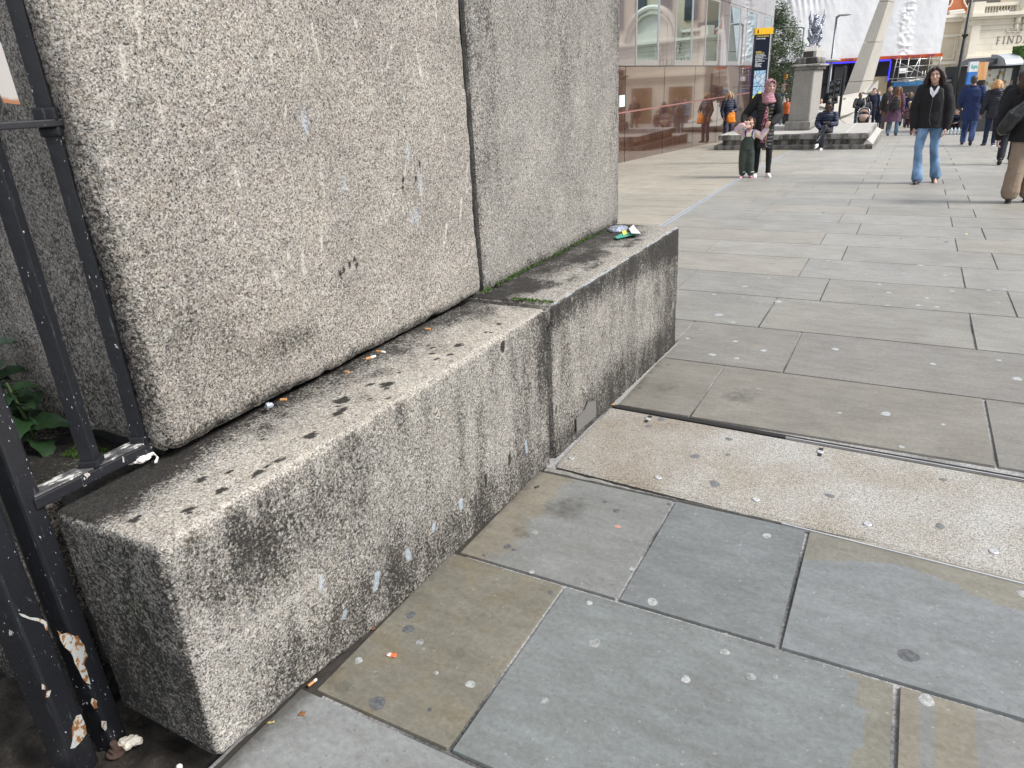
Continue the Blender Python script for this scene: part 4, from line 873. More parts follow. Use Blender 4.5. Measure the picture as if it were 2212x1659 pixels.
stone('platform_slab', (-4.98, PY - .02, -.18), (-1.02, BK, -.03), {'-y': .04, '+z': .09}, .012, MPT, wear_block(.62, ft=.2), None, .004, pd)
bm = B()
for x in (-2.15, -1.6): box(bm, (x, (PY + BK) / 2, -.0285), (.022, BK - PY - .1, .003))
obj('slab_joint', bm, plain('light_joint', (.5, .5, .48), .9), pd)
PC = on_z(1720, 282, -.03).y; cl, cr_ = on_y(1709, 152, PC + .06).x, on_y(1759, 152, PC + .06).x
cb = on_z(1762, 262, -.03).y; cdep = min(max(cb - PC, .9), 2.2); print('pedestal', PC, cl, cr_, cb)
w0, w1 = on_y(1693, 280, PC).x, on_y(1749, 281, PC).x
zt_ = lambda v, u=1735, y=None: on_y(u, v, y or PC).z
stone('pedestal_base', (w0, PC, -.028), (w1, PC + cdep + .2, zt_(262)), {'-y': .05}, .03, MPL, wear_block(.25), None, .004, pd)
stone('pedestal_shaft', (w0 + .09, PC + .08, zt_(262) + .001), (w1 - .05, PC + cdep + .1, zt_(152)), {'-y': .05, '+x': .05}, .01, granite('pedestal_shaft_granite', .74, 0, .6, .55), wear_block(.12), lambda p: np.stack([p[:, 0] + (p[:, 0] < (w0 + w1) / 2) * .03 * (p[:, 2] - .3), p[:, 1], p[:, 2]], 1), .003, pd)
z_a, z_b, z_c, z_d, z_e, z_f = zt_(151.5), zt_(146), zt_(139), zt_(136), zt_(124), zt_(122)
stone('cornice', (w0 + .10, PC + .05, z_a + .002), (w1 + .02, PC + cdep + .14, z_b + .02), {'-y': .05}, .01, MPL, wear_block(.6), None, .003, pd)
stone('cornice', (w0 + .03, PC - .02, z_b + .022), (w1 + .10, PC + cdep + .2, z_c), {'-y': .05}, .03, MPT, wear_block(.4), None, .003, pd)
stone('attic_block', (w0 + .14, PC + .08, z_c + .002), (w1 + .0, PC + cdep + .1, z_e), {'-y': .04}, .015, MPL, wear_block(.8), None, .004, pd)
x0_, x1_ = w0 + .30, w1 - .06; zc0, zc1, zc2 = z_e + .002, zt_(111), zt_(100)
bm = B(); hexa(bm, [(x0_, PC + .18, zc0), (x1_, PC + .18, zc0), (x1_, PC + cdep, zc0), (x0_, PC + cdep, zc0), (x0_, PC + .18, zc1), (x1_, PC + .18, zc1), (x1_, PC + cdep, zc1), (x0_, PC + cdep, zc1)])
hexa(bm, [(x0_, PC + .18, zc1 + .001), (x1_, PC + .18, zc1 + .001), (x1_, PC + cdep, zc1 + .001), (x0_, PC + cdep, zc1 + .001), (x0_ + .16, PC + .34, zc2), (x1_ - .02, PC + .34, zc2), (x1_ - .02, PC + cdep - .1, zc2), (x0_ + .16, PC + cdep - .1, zc2)]); obj('cap_stone', bm, MPT, pd)
bm = B(); box(bm, ((x0_ + x1_) / 2 - .03, PC + .178, (zc0 + zc1) / 2), (x1_ - x0_ - .10, .02, (zc1 - zc0) * .96)); obj('dark_plaque', bm, plain('stained_plaque', (.055, .05, .045), .7, var=.6, sc=30), pd)

# silver dragon statue
sx, sy, sz = on_y(1758, 98, PC + .75).x, PC + .75, zc2 + .002
k = (on_y(1758, 19, PC + .75).z - sz) / 1.50
t = NT('silver_paint'); n = t.noise(20, 4); t.bump(t.math('ADD', t.noise(26, 5), t.sep(t.vor(34), 0)), .8, .02); MSV = t.out(t.mix(n, (.13, .15, .20), (.50, .53, .62)), .25, .8)
dg_ = thing('dragon_statue', (sx, sy, sz), 'silver painted dragon statue with raised wings and a shield on the stone pedestal', 'statue'); dg_.scale = (k * 1.12, k, k)
bm = B()
tube(bm, [(0, .18, .42), (0, .06, .62), (0, -.02, .82), (0, -.04, 1.0), (0, -.05, 1.13)], [.19, .19, .17, .125, .10], 16)      # body and neck
tube(bm, [(0, .0, 1.16), (0, -.12, 1.17), (0, -.24, 1.12)], [.12, .10, .06], 14, flat=.9)                                     # head and snout
for s_ in (-1, 1):
    tube(bm, [(s_ * .07, .0, 1.2), (s_ * .12, .03, 1.28), (s_ * .11, .02, 1.34)], [.035, .028, .008], 8)                        # ears
    tube(bm, [(s_ * .13, .20, .44), (s_ * .19, .05, .34), (s_ * .12, .12, .14), (s_ * .14, -.02, .035)], [.13, .11, .06, .05], 12)   # hind leg
    tube(bm, [(s_ * .14, -.05, .82), (s_ * .21, -.16, .66), (s_ * .14, -.25, .50), (s_ * .10, -.28, .42)], [.085, .065, .05, .05], 12)  # foreleg onto the shield
    ell(bm, (s_ * .14, -.06, .03), (.06, .10, .03))
    for q in range(5): tube(bm, [(s_ * .20, -.02 + .04 * q, .62 - .04 * q), (s_ * (.30 - .01 * q), -.02 + .05 * q, .60 - .05 * q)], [.035, .008], 6)  # spiny fringe
for q in range(6): tube(bm, [(0, .0 + .01 * q, 1.26 - q * .09), (0, .11 + .015 * q, 1.30 - q * .09)], [.03, .006], 6)
tube(bm, [(0, .25, .4), (.12, .42, .3), (.05, .55, .5), (-.1, .5, .72), (-.05, .45, .9)], [.09, .06, .045, .03, .01], 10)
remesh('body', bm, MSV, dg_, .016, 1)
for s_ in (-1, 1):      # webbed wings standing upright, ribbed
    bm = B()
    tube(bm, [(s_ * .13, .06, .78), (s_ * .22, .08, .94), (s_ * .245, .08, 1.20), (s_ * .25, .06, 1.50)], [.070, .062, .034, .006], 8)
    for q in range(4): tube(bm, [(s_ * .20, .10, .88 - q * .03), (s_ * (.30 - .01 * q), .12 + .05 * q, 1.16 - q * .11), (s_ * (.285), .12 + .06 * q, 1.32 - q * .15)], [.035, .03, .008], 8, flat=.5)
    hexa(bm, [(s_ * .16, .08, .74), (s_ * .20, .10, .74), (s_ * .22, .26, .80), (s_ * .18, .26, .80), (s_ * .26, .08, 1.22), (s_ * .285, .09, 1.24), (s_ * .28, .2, 1.12), (s_ * .26, .2, 1.10)])
    remesh('wing', bm, MSV, dg_, .013, 1)
bm = B(); pts = [(-.16, .50), (-.08, .52), (0, .50), (.08, .52), (.16, .50), (.165, .3), (.12, .13), (0, .02), (-.12, .13), (-.165, .3)]
a_ = [bm.verts.new((x, -.22 - .03 * (1 - abs(x) * 5), z)) for x, z in pts]; b_ = [bm.verts.new((x, -.17, z)) for x, z in pts]; bm.faces.new(a_); bm.faces.new(b_[::-1])
for i in range(10): bm.faces.new((a_[i], b_[i], b_[(i + 1) % 10], a_[(i + 1) % 10]))
box(bm, (0, -.25, .30), (.035, .012, .40)); box(bm, (0, -.25, .36), (.27, .012, .035)); obj('shield', bm, MSV, dg_, True)
bm = B(); box(bm, (0, 0, .005), (.50, .55, .022), 0, .004); obj('plinth', bm, MSV, dg_, True)

# ================================================================ WRAPPED BUILDING
DW = 50.0
P_ = lambda u, v, d=DW: fp(u, v, d)
wr = thing('wrapped_building', fw(P_(1850, 150)[0], prof(44) - .5, DW), 'big building wrapped in white plastic sheeting over a dark ground floor', 'building')
sL, _ = P_(1640, 120); sR, zb = P_(2026, 120); zb = (P_(1900, 123)[1] + zb) / 2
# sheet: gridded, with taut folds
sv = P_(z2(930, 300)[0], z2(930, 300)[1])[0]; NX, NZ = 230, 170
SS, ZZ = np.meshgrid(np.linspace(sL, sR, NX), np.linspace(zb, 13.5, NZ), indexing='ij'); Pq = np.stack([SS.ravel(), np.zeros(SS.size), ZZ.ravel()], 1)
fold = np.exp(-((Pq[:, 0] - sv - .15 * np.sin(Pq[:, 2] * 1.1)) / .42) ** 2)
h = .08 * (fbm(Pq, .45, 1) - .5) + fold * .17 * np.abs(fbm(Pq * [1.2, 1, 3.0], 2.4, 2, 3) - .5) * 2.2
lf = np.exp(-((Pq[:, 0] - (sL + 2.6)) / 1.5) ** 2 - ((Pq[:, 2] - 6.8) / 1.4) ** 2); h += lf * .045 * np.sin((Pq[:, 0] * 4.2 + Pq[:, 2] * 1.3) * 4 + 3 * fbm(Pq, 1.4, 5))
h += .018 * np.sin(Pq[:, 0] * 2 * math.pi / 2.1) + .02 * (fbm(Pq, 3.5, 8) - .5)
co_ = [tuple(fw(s, z, DW - .25 - hh_)) for (s, _, z), hh_ in zip(Pq, h)]; fc = [(i * NZ + j, (i + 1) * NZ + j, (i + 1) * NZ + j + 1, i * NZ + j + 1) for i in range(NX - 1) for j in range(NZ - 1)]
me = bpy.data.meshes.new('sheeting'); me.from_pydata(co_, [], fc)
for p in me.polygons: p.use_smooth = True
t = NT('white_sheeting'); t.bump(t.noise(3, 5, rough=.6), .25, .05); link('sheeting', me, t.out((.70, .715, .74), .38), wr)
MSH = plain('sheet_side', (.6, .6, .62), .5); MREC = plain('dark_frontage', (.030, .030, .034), .7); MREC2 = plain('shutter_grey', (.075, .072, .072), .6)
bm = B(); fbox(bm, sL, sR, zb + .02, 13.5, DW - .14, DW + 6); obj('wall', bm, MSH, wr)
bm = B(); fbox(bm, sL, sR, -4, zb, DW + 1.4, DW + 5.9); obj('shopfront', bm, MREC, wr)
bm = B()
for u in (1790, 1812, 1856, 1893): s_ = P_(u, 150)[0]; fbox(bm, s_, s_ + .12, -3.5, zb - .02, DW + 1.2, DW + 1.38)
z_ = zb - 1.5; fbox(bm, sL, P_(1900, 150)[0], z_, z_ + .08, DW + 1.25, DW + 1.37); obj('shutter_frame', bm, MDARK, wr)
bm = B()
for u0, u1 in ((1822, 1850), (1862, 1900)): fbox(bm, P_(u0, 150)[0], P_(u1, 150)[0], -3.5, zb - .4, DW + 1.30, DW + 1.39)
obj('shutter', bm, MREC2, wr)
bn = thing('hoarding_banner', fw((sL + sR) / 2, zb, DW - .4), 'long orange contractor banner along the bottom of the white sheeting', 'banner')
zo = P_(1900, 129)[1]; zo1 = P_(1900, 122.3)[1]
bm = B(); n = 80; V = [[bm.verts.new(fw(s, z, DW - .62 - .02 * math.sin(s * 5))) for z in (zo, zo1)] for s in np.linspace(P_(1778, 130)[0], P_(2024.5, 120)[0], n)]
for i in range(n - 1): bm.faces.new((V[i][0], V[i + 1][0], V[i + 1][1], V[i][1]))
bmesh.ops.solidify(bm, geom=bm.faces[:], thickness=.01); obj('banner_cloth', bm, plain('banner_orange', (.74, .155, .035), .6), bn)
for u in (1826, 1848, 1876, 1920, 1943, 1966, 1997): text('lettering', 'ALLTASK', .13, plain('banner_print', (.16, .05, .12), .6), bn, fw(P_(u, 150)[0] - .35, zo + .06, DW - .66), FT, (0, 0, 1), .004, .006)
t = NT('blue_light_strip'); MBL = t.out((.02, .02, .5), .5); t.b.inputs['Emission Color'].default_value = (.03, .03, 1, 1); t.b.inputs['Emission Strength'].default_value = 1.1
zbl = P_(1840, 134)[1]
ls = thing('light_strip', fw(P_(1840, 134)[0], zbl, DW), 'glowing blue light strip under the orange banner', 'light strip')
bm = B(); fbox(bm, P_(1781, 137)[0], P_(1921, 131)[0], zbl - .05, zbl + .03, DW - .2, DW - .12); obj('strip', bm, MBL, ls)
su = P_(1921, 131)[0]; bm = B(); fbox(bm, su, su + .05, P_(1913, 175)[1], zbl - .06, DW - .2, DW - .12); obj('strip', bm, MBL, ls)
# scaffold
MSC = plain('scaffold_tube', (.50, .50, .48), .4, .7); sc = thing('scaffold', fw(P_(1965, 170)[0], prof(46), DW - .5), 'galvanised tube scaffold under the right end of the sheeting', 'scaffold')
def stube(pts, r=.024, name='scaffold_tube'):
    bm = B(); tube(bm, [fw(*P_(*p[:2]), DW - p[2]) for p in pts], r, 7, caps=False); obj(name, bm, MSC, sc, smooth=True)
for x0, y0, x1, y1, dd in ((800, 620, 740, 900, .5), (870, 640, 835, 900, 1.1), (930, 610, 870, 900, .5), (980, 630, 935, 880, 1.2), (1155, 600, 1110, 860, .5), (1215, 620, 1180, 760, 1.1), (1265, 630, 1235, 720, .5), (765, 640, 730, 890, 1.3)): stube([(*z2(x0, y0), dd), (*z2(x1, y1), dd)])
for x0, y0, x1, y1, dd in ((780, 645, 1300, 632, .45), (770, 725, 1180, 705, .45), (760, 780, 900, 775, 1.2), (700, 855, 1120, 830, .4), (730, 885, 1100, 868, .5), (740, 870, 1110, 850, 1.2), (800, 665, 1130, 815, .38), (1000, 640, 860, 900, .9), (1060, 770, 1050, 860, .6), (1090, 765, 1080, 860, .6)): stube([(*z2(x0, y0), dd), (*z2(x1, y1), dd)])
bm = B(); s_a, z_a_ = P_(*z2(800, 795)); s_b, z_b_ = P_(*z2(890, 735)); fbox(bm, s_a, s_b, z_a_, z_b_, DW - .62, DW - .60); obj('site_notice', bm, plain('notice_white', (.8, .8, .82), .5), sc)
bb = thing('fascia_board', fw(P_(1960, 183)[0], P_(1960, 183)[1], DW - .8), 'blue shop fascia board below the scaffold', 'shop sign')
s_a, z_a_ = P_(*z2(722, 938)); s_b, z_b_ = P_(*z2(1125, 885)); bm = B(); fbox(bm, s_a, s_b, z_a_ , z_b_ + .1, DW - .9, DW - .7); obj('board', bm, plain('fascia_blue', (.01, .10, .26), .4), bb)
text('lettering', 'FIN IIII', .30, plain('fascia_print', (.08, .28, .42), .5), bb, fw(s_a + 1.0, z_a_ + .06, DW - .905), FT, (0, 0, 1), .003)
bm = B(); fbox(bm, P_(1880, 200)[0], P_(1912, 200)[0], -4, P_(1890, 166)[1], DW - .1, DW + .9); tag(obj('hoarding_wall', bm, plain('ochre_board', (.30, .25, .16), .7)), 'plain ochre hoarding beside the stone needle', 'hoarding')
bm = B(); fbox(bm, P_(1913, 200)[0], P_(2026, 200)[0], -4, P_(1960, 187)[1], DW + .3, DW + 1.3); obj('dark_stall', bm, plain('dark_panel', (.022, .022, .024), .6), wr)

# ================================================================ CREAM BUILDINGS
MCR = NT('cream_stone'); n = MCR.noise(.8, 5); w = MCR.nd('ShaderNodeTexBrick'); w.inputs['Scale'].default_value = 1.0; w.inputs['Brick Width'].default_value = 1.0; w.inputs['Row Height'].default_value = .36; w.inputs['Mortar Size'].default_value = .012
w.inputs['Color1'].default_value = (.70, .66, .56, 1); w.inputs['Color2'].default_value = (.74, .69, .59, 1); w.inputs['Mortar'].default_value = (.52, .48, .40, 1)
rot = MCR.nd('ShaderNodeMapping'); rot.inputs['Rotation'].default_value = (math.pi / 2, 0, 0); cmb = MCR.nd('ShaderNodeCombineXYZ'); sp3 = MCR.nd('ShaderNodeSeparateXYZ'); MCR.l.new(MCR.tc.outputs['Object'], sp3.inputs[0]); MCR.l.new(MCR.math('ADD', sp3.outputs[0], MCR.math('MULTIPLY', sp3.outputs[1], .56)), cmb.inputs[0]); MCR.l.new(sp3.outputs[2], cmb.inputs[1]); MCR.l.new(cmb.outputs[0], w.inputs['Vector'])
MCR = MCR.out(MCR.mix(1.0, w.outputs['Color'], MCR.ramp(n, [(.3, (.88, .87, .84)), (.7, (1.06, 1.06, 1.06))]), 'MULTIPLY'), .75)
MCS = plain('cream_render', (.58, .51, .39), .75, sc=1.5); MCT = plain('cream_trim', (.70, .66, .56), .7, sc=2); MBK = plain('orange_brick', (.46, .15, .065), .8, sc=3, bump=.4)
D1 = 52.0; Q = lambda x, y, d=D1: fp(*z2(x, y), d)
c1 = thing('cream_building', fw(Q(1450, 500)[0], -2.4, D1), 'cream rendered building with panelled walls and an orange brick gable', 'building')
sl_, sr_ = Q(1240, 500)[0], Q(1600, 500)[0] + .5; zcor = Q(1500, 190)[1]
bm = B(); fbox(bm, sl_, sr_, -4, zcor, D1, D1 + 7); obj('wall', bm, MCS, c1)
bm = B(); fbox(bm, sl_, sr_, zcor - .25, zcor + .0, D1 - .22, D1 - .001); fbox(bm, sl_, sr_, zcor + .002, zcor + .18, D1 - .40, D1 + .3); fbox(bm, sl_, sr_, Q(1400, 375)[1] - .12, Q(1400, 375)[1], D1 - .12, D1 - .002); fbox(bm, sl_, sr_, Q(1400, 660)[1] - .2, Q(1400, 660)[1], D1 - .15, D1 - .002); obj('cornice', bm, MCT, c1)
for (a, b, c, d) in ((1310, 400, 1440, 640), (1490, 400, 1610, 540), (1480, 555, 1600, 660), (1420, 690, 1560, 710)):
    s_a, z_b_ = Q(a, b); s_b, z_a_ = Q(c, d); bm = B(); e = .07
    for (p, q, r_, s__) in ((s_a, s_b, z_b_ - e, z_b_), (s_a, s_b, z_a_, z_a_ + e), (s_a, s_a + e, z_a_ + e, z_b_ - e), (s_b - e, s_b, z_a_ + e, z_b_ - e)): fbox(bm, p, q, r_, s__, D1 - .06, D1 - .003)
    obj('panel_frame', bm, MCT, c1)
bm = B(); s_a, s_b = Q(1620, 0)[0], Q(1240, 0)[0]
prism(bm, [(Q(*p)) for p in ((1400, 150), (1660, 150), (1655, 90), (1630, 70), (1600, 20), (1590, -60), (1480, -60), (1470, 20), (1450, 60), (1415, 75))], D1 + .4, D1 + 3); obj('brick_gable', bm, MBK, c1)
bm = B()
for pts in (((1395, 78), (1420, 72), (1448, 58), (1470, 18), (1480, -60)), ((1590, -60), (1603, 20), (1632, 68), (1658, 86))): tube(bm, [fw(*Q(*p), D1 + .38) for p in pts], .05, 6)
obj('gable_coping', bm, MCT, c1)
bm = B(); tube(bm, [fw(*Q(1425, 128), D1 + .2), fw(*Q(1570, 112), D1 + .2)], .10, 8); tube(bm, [fw(*Q(1425, 148), D1 + .15), fw(*Q(1580, 132), D1 + .15)], .08, 8); obj('roof_pipes', bm, plain('pipe_pale', (.5, .5, .46), .5), c1)
bm = B(); fbox(bm, sl_, Q(1395, 0)[0], zcor + .3, 15, D1 + 1.2, D1 + 5); obj('roof_storey', bm, plain('slate_window', (.16, .18, .20), .4), c1)

D2 = 51.0; Q = lambda x, y, d=D2: fp(*z2(x, y), d)
c2 = thing('corner_building', fw(Q(2000, 500)[0], -2.4, D2), 'grand pale stone corner building with FINDLATER lettering and a balustrade', 'building')
sl_ = Q(1610, 400)[0]; sr_ = sl_ + 24; zen = Q(1800, 205)[1]; ztop = Q(1900, 40)[1]
bm = B(); fbox(bm, sl_, sr_, -4, zen, D2, D2 + 8); obj('wall', bm, MCR, c2)
bm = B()
fbox(bm, sl_ - .12, sr_, zen + .002, zen + .14, D2 - .18, D2 + 1); fbox(bm, sl_ - .25, sr_, zen + .142, zen + .34, D2 - .45, D2 + 1); fbox(bm, sl_ - .1, sr_, zen - .35, zen - .29, D2 - .10, D2 - .002); fbox(bm, sl_ + .05, sl_ + .62, -3.8, zen - .36, D2 - .14, D2 - .003)
zl = Q(1800, 310)[1]; fbox(bm, sl_ + .63, sr_, zl - .05, zl, D2 - .07, D2 - .003); zl = Q(1700, 605)[1]; fbox(bm, sl_ - .05, sr_, zl - .22, zl, D2 - .24, D2 - .003); fbox(bm, sl_ - .02, sr_, zl - .38, zl - .222, D2 - .12, D2 - .003)
obj('entablature', bm, MCT, c2)
for i in range(26): bm = B(); s_ = sl_ + .75 + i * .36; fbox(bm, s_, s_ + .16, zl - .50, zl - .385, D2 - .17, D2 - .003); obj('dentil', bm, MCT, c2)
# parapet with balustrade
bl, br_ = Q(1770, 100)[0], Q(2110, 100)[0]; z0b = zen + .342; z1b = Q(1900, 30)[1]
bm = B(); fbox(bm, sl_ - .1, bl, z0b, z1b + .1, D2 - .2, D2 + .5); bz0, bz1 = Q(1900, 147)[1], Q(1900, 66)[1]; fbox(bm, bl + .001, br_ - .001, z0b, bz0, D2 - .18, D2 + .4); fbox(bm, bl + .001, br_ - .001, bz1, z1b, D2 - .2, D2 + .4); fbox(bm, br_, sr_, z0b, z1b + .1, D2 - .2, D2 + .5); obj('parapet', bm, MCT, c2)
nb = 11
for i in range(nb):
    s_ = bl + (br_ - bl) * (i + .5) / nb; H_ = bz1 - bz0; bm = B(); w_ = (br_ - bl) / nb; lathe(bm, [(0, w_ * .26), (H_ * .1, w_ * .24), (H_ * .2, w_ * .18), (H_ * .38, w_ * .34), (H_ * .6, w_ * .20), (H_ * .85, w_ * .16), (H_ * .9, w_ * .26), (H_, w_ * .26)], fw(s_, bz0, D2 + .05), 10); obj('baluster', bm, MCT, c2, smooth=True)
bm = B(); fbox(bm, bl, br_, z0b, z1b + .5, D2 + 1.6, D2 + 2.0); obj('roof_wall', bm, plain('roof_dark', (.12, .11, .10), .8), c2)
# segmental pediment over the lettering, and carved brackets
cs = Q(2110, 100)[0] + 3.4
bm = B()
for rr, w_ in ((3.1, .22), (2.6, .12)):
    pts = [fw(cs + rr * math.cos(a), z0b + rr * .8 * math.sin(a), D2 - .25) for a in np.linspace(.12, math.pi - .12, 24)]; tube(bm, pts, w_, 8)
obj('arched_pediment', bm, MCT, c2)
bm = B(); prism(bm, [(cs + 2.6 * math.cos(a), z0b + .02 + 2.05 * math.sin(a)) for a in np.linspace(0, math.pi, 20)], D2 - .05, D2 + .5); obj('tympanum', bm, MCT, c2)
for x in (2130, 2210, 2450, 2530):
    bm = B(); s_, z_ = Q(x, 215); ell(bm, fw(s_, z_, D2 - .15), (.16, .16, .22)); ell(bm, fw(s_, z_ - .4, D2 - .1), (.12, .12, .2)); obj('carved_bracket', bm, MCT, c2, smooth=True)
bm = B()
for dx in (-55, 0, 55): ss_, z_ = Q(2110 + dx, 318); tube(bm, [fw(ss_ + .2 * math.cos(a), z_ + .15 * math.sin(a), D2 - .05) for a in np.linspace(0, 6.1, 12)], .035, 6)
obj('carved_swag', bm, MCT, c2)
# incised roman capitals
def roman(bm, ch, s, z, H, d):
    w = H * .62; T = H * .15; t_ = H * .07
    def bar(a, b, th):
        a = Vector(a); b = Vector(b); n = (b - a).normalized(); n = Vector((-n.y, n.x)) * th / 2
        prism(bm, [tuple(a + n), tuple(a - n), tuple(b - n), tuple(b + n)], d, d + .02)
    def ser(x, y): bar((x - T * 1.1, y), (x + T * 1.1, y), t_ * .8)
    def arc(cx, cy, rx, ry, a0, a1, th, n=12):
        p = [(cx + rx * math.cos(a), cy + ry * math.sin(a)) for a in np.linspace(a0, a1, n)]
        for i in range(n - 1): bar(p[i], p[i + 1], th)
    x0, x1, zt = s, s + w, z + H
    if ch in 'FELDRIN' : bar((x0 + T, z), (x0 + T, zt), T); ser(x0 + T, z); ser(x0 + T, zt)
    if ch in 'FE': bar((x0 + T, zt - t_ / 2), (x1, zt - t_ / 2), t_); bar((x0 + T, z + H * .52), (x1 - w * .2, z + H * .52), t_)
    if ch in 'EL': bar((x0 + T, z + t_ / 2), (x1, z + t_ / 2), t_)
    if ch == 'N': w2 = H * .85; bar((x0 + T, zt), (x0 + w2, z), T); bar((x0 + w2, z), (x0 + w2, zt), t_); ser(x0 + w2, zt); w = w2 + T
    if ch == 'D': arc(x0 + T, z + H / 2, H * .62, H / 2, -math.pi / 2, math.pi / 2, T * .8, 16); w = H * .8
    if ch == 'R': arc(x0 + T, z + H * .74, H * .36, H * .26, -math.pi / 2, math.pi / 2, T * .7); bar((x0 + w * .5, z + H * .48), (x1 + .05, z), T * .9); ser(x1 + .05, z)
    if ch == 'A': bar((x0, z), (x0 + w * .55, zt), t_); bar((x0 + w * .55, zt), (x1 + T * .6, z), T); bar((x0 + w * .2, z + H * .35), (x1 - w * .1, z + H * .35), t_); ser(x0, z); ser(x1 + T * .6, z); w += T
    if ch == 'T': bar((x0 + w / 2, z), (x0 + w / 2, zt), T); bar((x0, zt - t_ / 2), (x1, zt - t_ / 2), t_); ser(x0 + w / 2, z)
    if ch == "'": bar((x0, zt - H * .3), (x0 + T * .5, zt), T * .7); w = T
    if ch == 'S': arc(x0 + w * .45, z + H * .74, w * .36, H * .25, .5, 4.6, T * .7); arc(x0 + w * .45, z + H * .26, w * .4, H * .26, -2.7, 1.5, T * .7)
    if ch == 'I': w = T * 2
    return w + H * .34
sF, zF = Q(1905, 478); _, zFt = Q(1905, 398); bm = B(); s_ = sF
for ch in "FINDLATER'S": s_ += roman(bm, ch, s_, zF, zFt - zF, D2 - .018)
obj('lettering', bm, plain('lettering_stone', (.22, .20, .17), .8), c2)
# upper floors of the same building, set back
bm = B(); fbox(bm, sl_ + 2.5, sr_, z1b, z1b + 6, D2 + 2.1, D2 + 8); obj('upper_wall', bm, MCS, c2)
for i in range(7): bm = B(); s_ = sl_ + 3.2 + i * 3; fbox(bm, s_, s_ + 1.4, z1b + .8, z1b + 4, D2 + 2.0, D2 + 2.12); obj('window', bm, plain('dark_glass', (.05, .06, .07), .1), c2)
for i in range(4): bm = B(); s_ = sl_ + 1.4 + i * 4.6; fbox(bm, s_, s_ + 2.6, -2.5, zl - 1.0, D2 - .02, D2 + .0); obj('shop_window', bm, plain('amber_glass', (.16, .10, .04), .1), c2)

# ================================================================ STONE NEEDLE AND ITS BASE
MST = NT('needle_stone'); n = MST.noise(1.2, 5); n2 = MST.noise(14, 5, rough=.7); c = MST.mix(n, (.36, .345, .31), (.47, .455, .42)); c = MST.mix(1.0, c, MST.ramp(n2, [(.3, (.86, .85, .83)), (.65, (1.05, 1.05, 1.05))]), 'MULTIPLY'); MST.bump(n2, .2, .02); MST = MST.out(c, .8)
DN = 40.5; N_ = lambda x, y, d=DN: Vector((*fp(*z2(x, y), d), 0))
def ext(a, b, z): t_ = (z - b.y) / (a.y - b.y); return b.x + (a.x - b.x) * t_
l0, l1 = N_(265, 1010), N_(650, 0); m0, m1 = N_(430, 960), N_(740, 0); r0, r1 = N_(575, 900, DN + 1.0), N_(820, 0, DN + 1.0)
nd_ = thing('stone_needle', fw(m0.x, l0.y - .3, DN), 'leaning tapered pale stone needle monument rising out of frame', 'monument')
nb_ = [(l0, l1), (m0, m1), (r0, r1)]
zs = np.linspace(l0.y - 1.3, 14.0, 9)
for a, b in zip(zs[:-1], zs[1:]):
    bm = B(); q = []
    for z in (a + .012, b - .012):
        sl2, sm2, sr2 = ext(l1, l0, z), ext(m1, m0, z), ext(r1, r0, z)
        q += [fw(sl2, z, DN), fw(sm2, z, DN - .10), fw(sr2, z, DN + 1.0), fw(sl2 + (sr2 - sm2), z, DN + 1.2)]
    hexa(bm, q); obj('stone_course', bm, MST, nd_)
nbse = thing('monument_base', fw(P_(1850, 230, 38)[0], prof(34), 38), 'angular pale stone base of sloping slabs around the needle', 'monument base')
def facet(pts, name='stone_facet', m=None, th=.6):
    bm = B(); P = [fw(*fp(*z3(x, y), d), d) for x, y, d in pts]; a = [bm.verts.new(p) for p in P]; b = [bm.verts.new(p + Vector(FN) * th - Vector((0, 0, th * .6))) for p in P]
    bm.faces.new(a); bm.faces.new(b[::-1])
    for i in range(len(P)): j = (i + 1) % len(P); bm.faces.new((a[i], b[i], b[j], a[j]))
    obj(name, bm, m or MST, nbse)
facet([(590, 1010, 34.5), (650, 560, 37.0), (815, 500, 37.6), (1060, 425, 38.5), (1560, 330, 39.5), (1900, 330, 39.6), (1900, 700, 37.5), (1400, 760, 36.6), (1070, 885, 35.6), (1035, 855, 35.6), (1030, 1010, 34.6)])
facet([(1075, 895, 35.4), (1405, 770, 36.4), (1900, 690, 37.2), (1900, 1010, 34.4), (1250, 1010, 34.4)])
facet([(1035, 880, 35.3), (1070, 905, 35.3), (1235, 1015, 34.2), (1030, 1020, 34.1)])
facet([(1610, 320, 39.2), (1670, 355, 39.0), (1925, 262, 39.0), (1945, 72, 39.6), (1790, 160, 39.8)], th=.25)
facet([(960, 560, 37.9), (1230, 448, 38.0), (1245, 462, 37.9), (985, 590, 37.8)], 'groove', plain('groove_dark', (.16, .15, .14), .8), .04)
facet([(1035, 862, 35.2), (1075, 893, 35.0), (1400, 768, 35.9), (1400, 782, 35.9), (1080, 912, 35.0), (1035, 880, 35.2)], 'groove', bpy.data.materials['groove_dark'], .04)

# ================================================================ LAMPS, SIGNALS, TREE
MPO = plain('lamp_grey', (.20, .22, .24), .4, .4); MPB = plain('column_black', (.018, .022, .024), .4, .2)
def lamp(u, vt, ub, vb, y, label, side, armlen, extra=False, r=.075, mat=MPO):
    top = on_y(u, vt, y); x = (top.x); base = Vector((x, y, prof(y) - .05)); l = thing('street_lamp', base, label, 'street lamp')
    bm = B(); tube(bm, [base, base + Vector((0, 0, 1.2)), base + Vector((0, 0, 1.25)), top], [r * 1.3, r * 1.3, r, r * .62], 12, caps=False); obj('pole', bm, mat, l, smooth=True)
    bm = B(); e = top + Vector((side * armlen, 0, .03)); tube(bm, [top + Vector((0, 0, -.08)), top + Vector((side * .12, 0, .0)), e], r * .5, 8); obj('arm', bm, mat, l, smooth=True)
    bm = B(); ell(bm, e + Vector((side * .22, 0, 0)), (.32, .13, .06)); obj('lamp_head', bm, plain('lamp_head', (.42, .43, .44), .3), l, smooth=True)
    return l, top
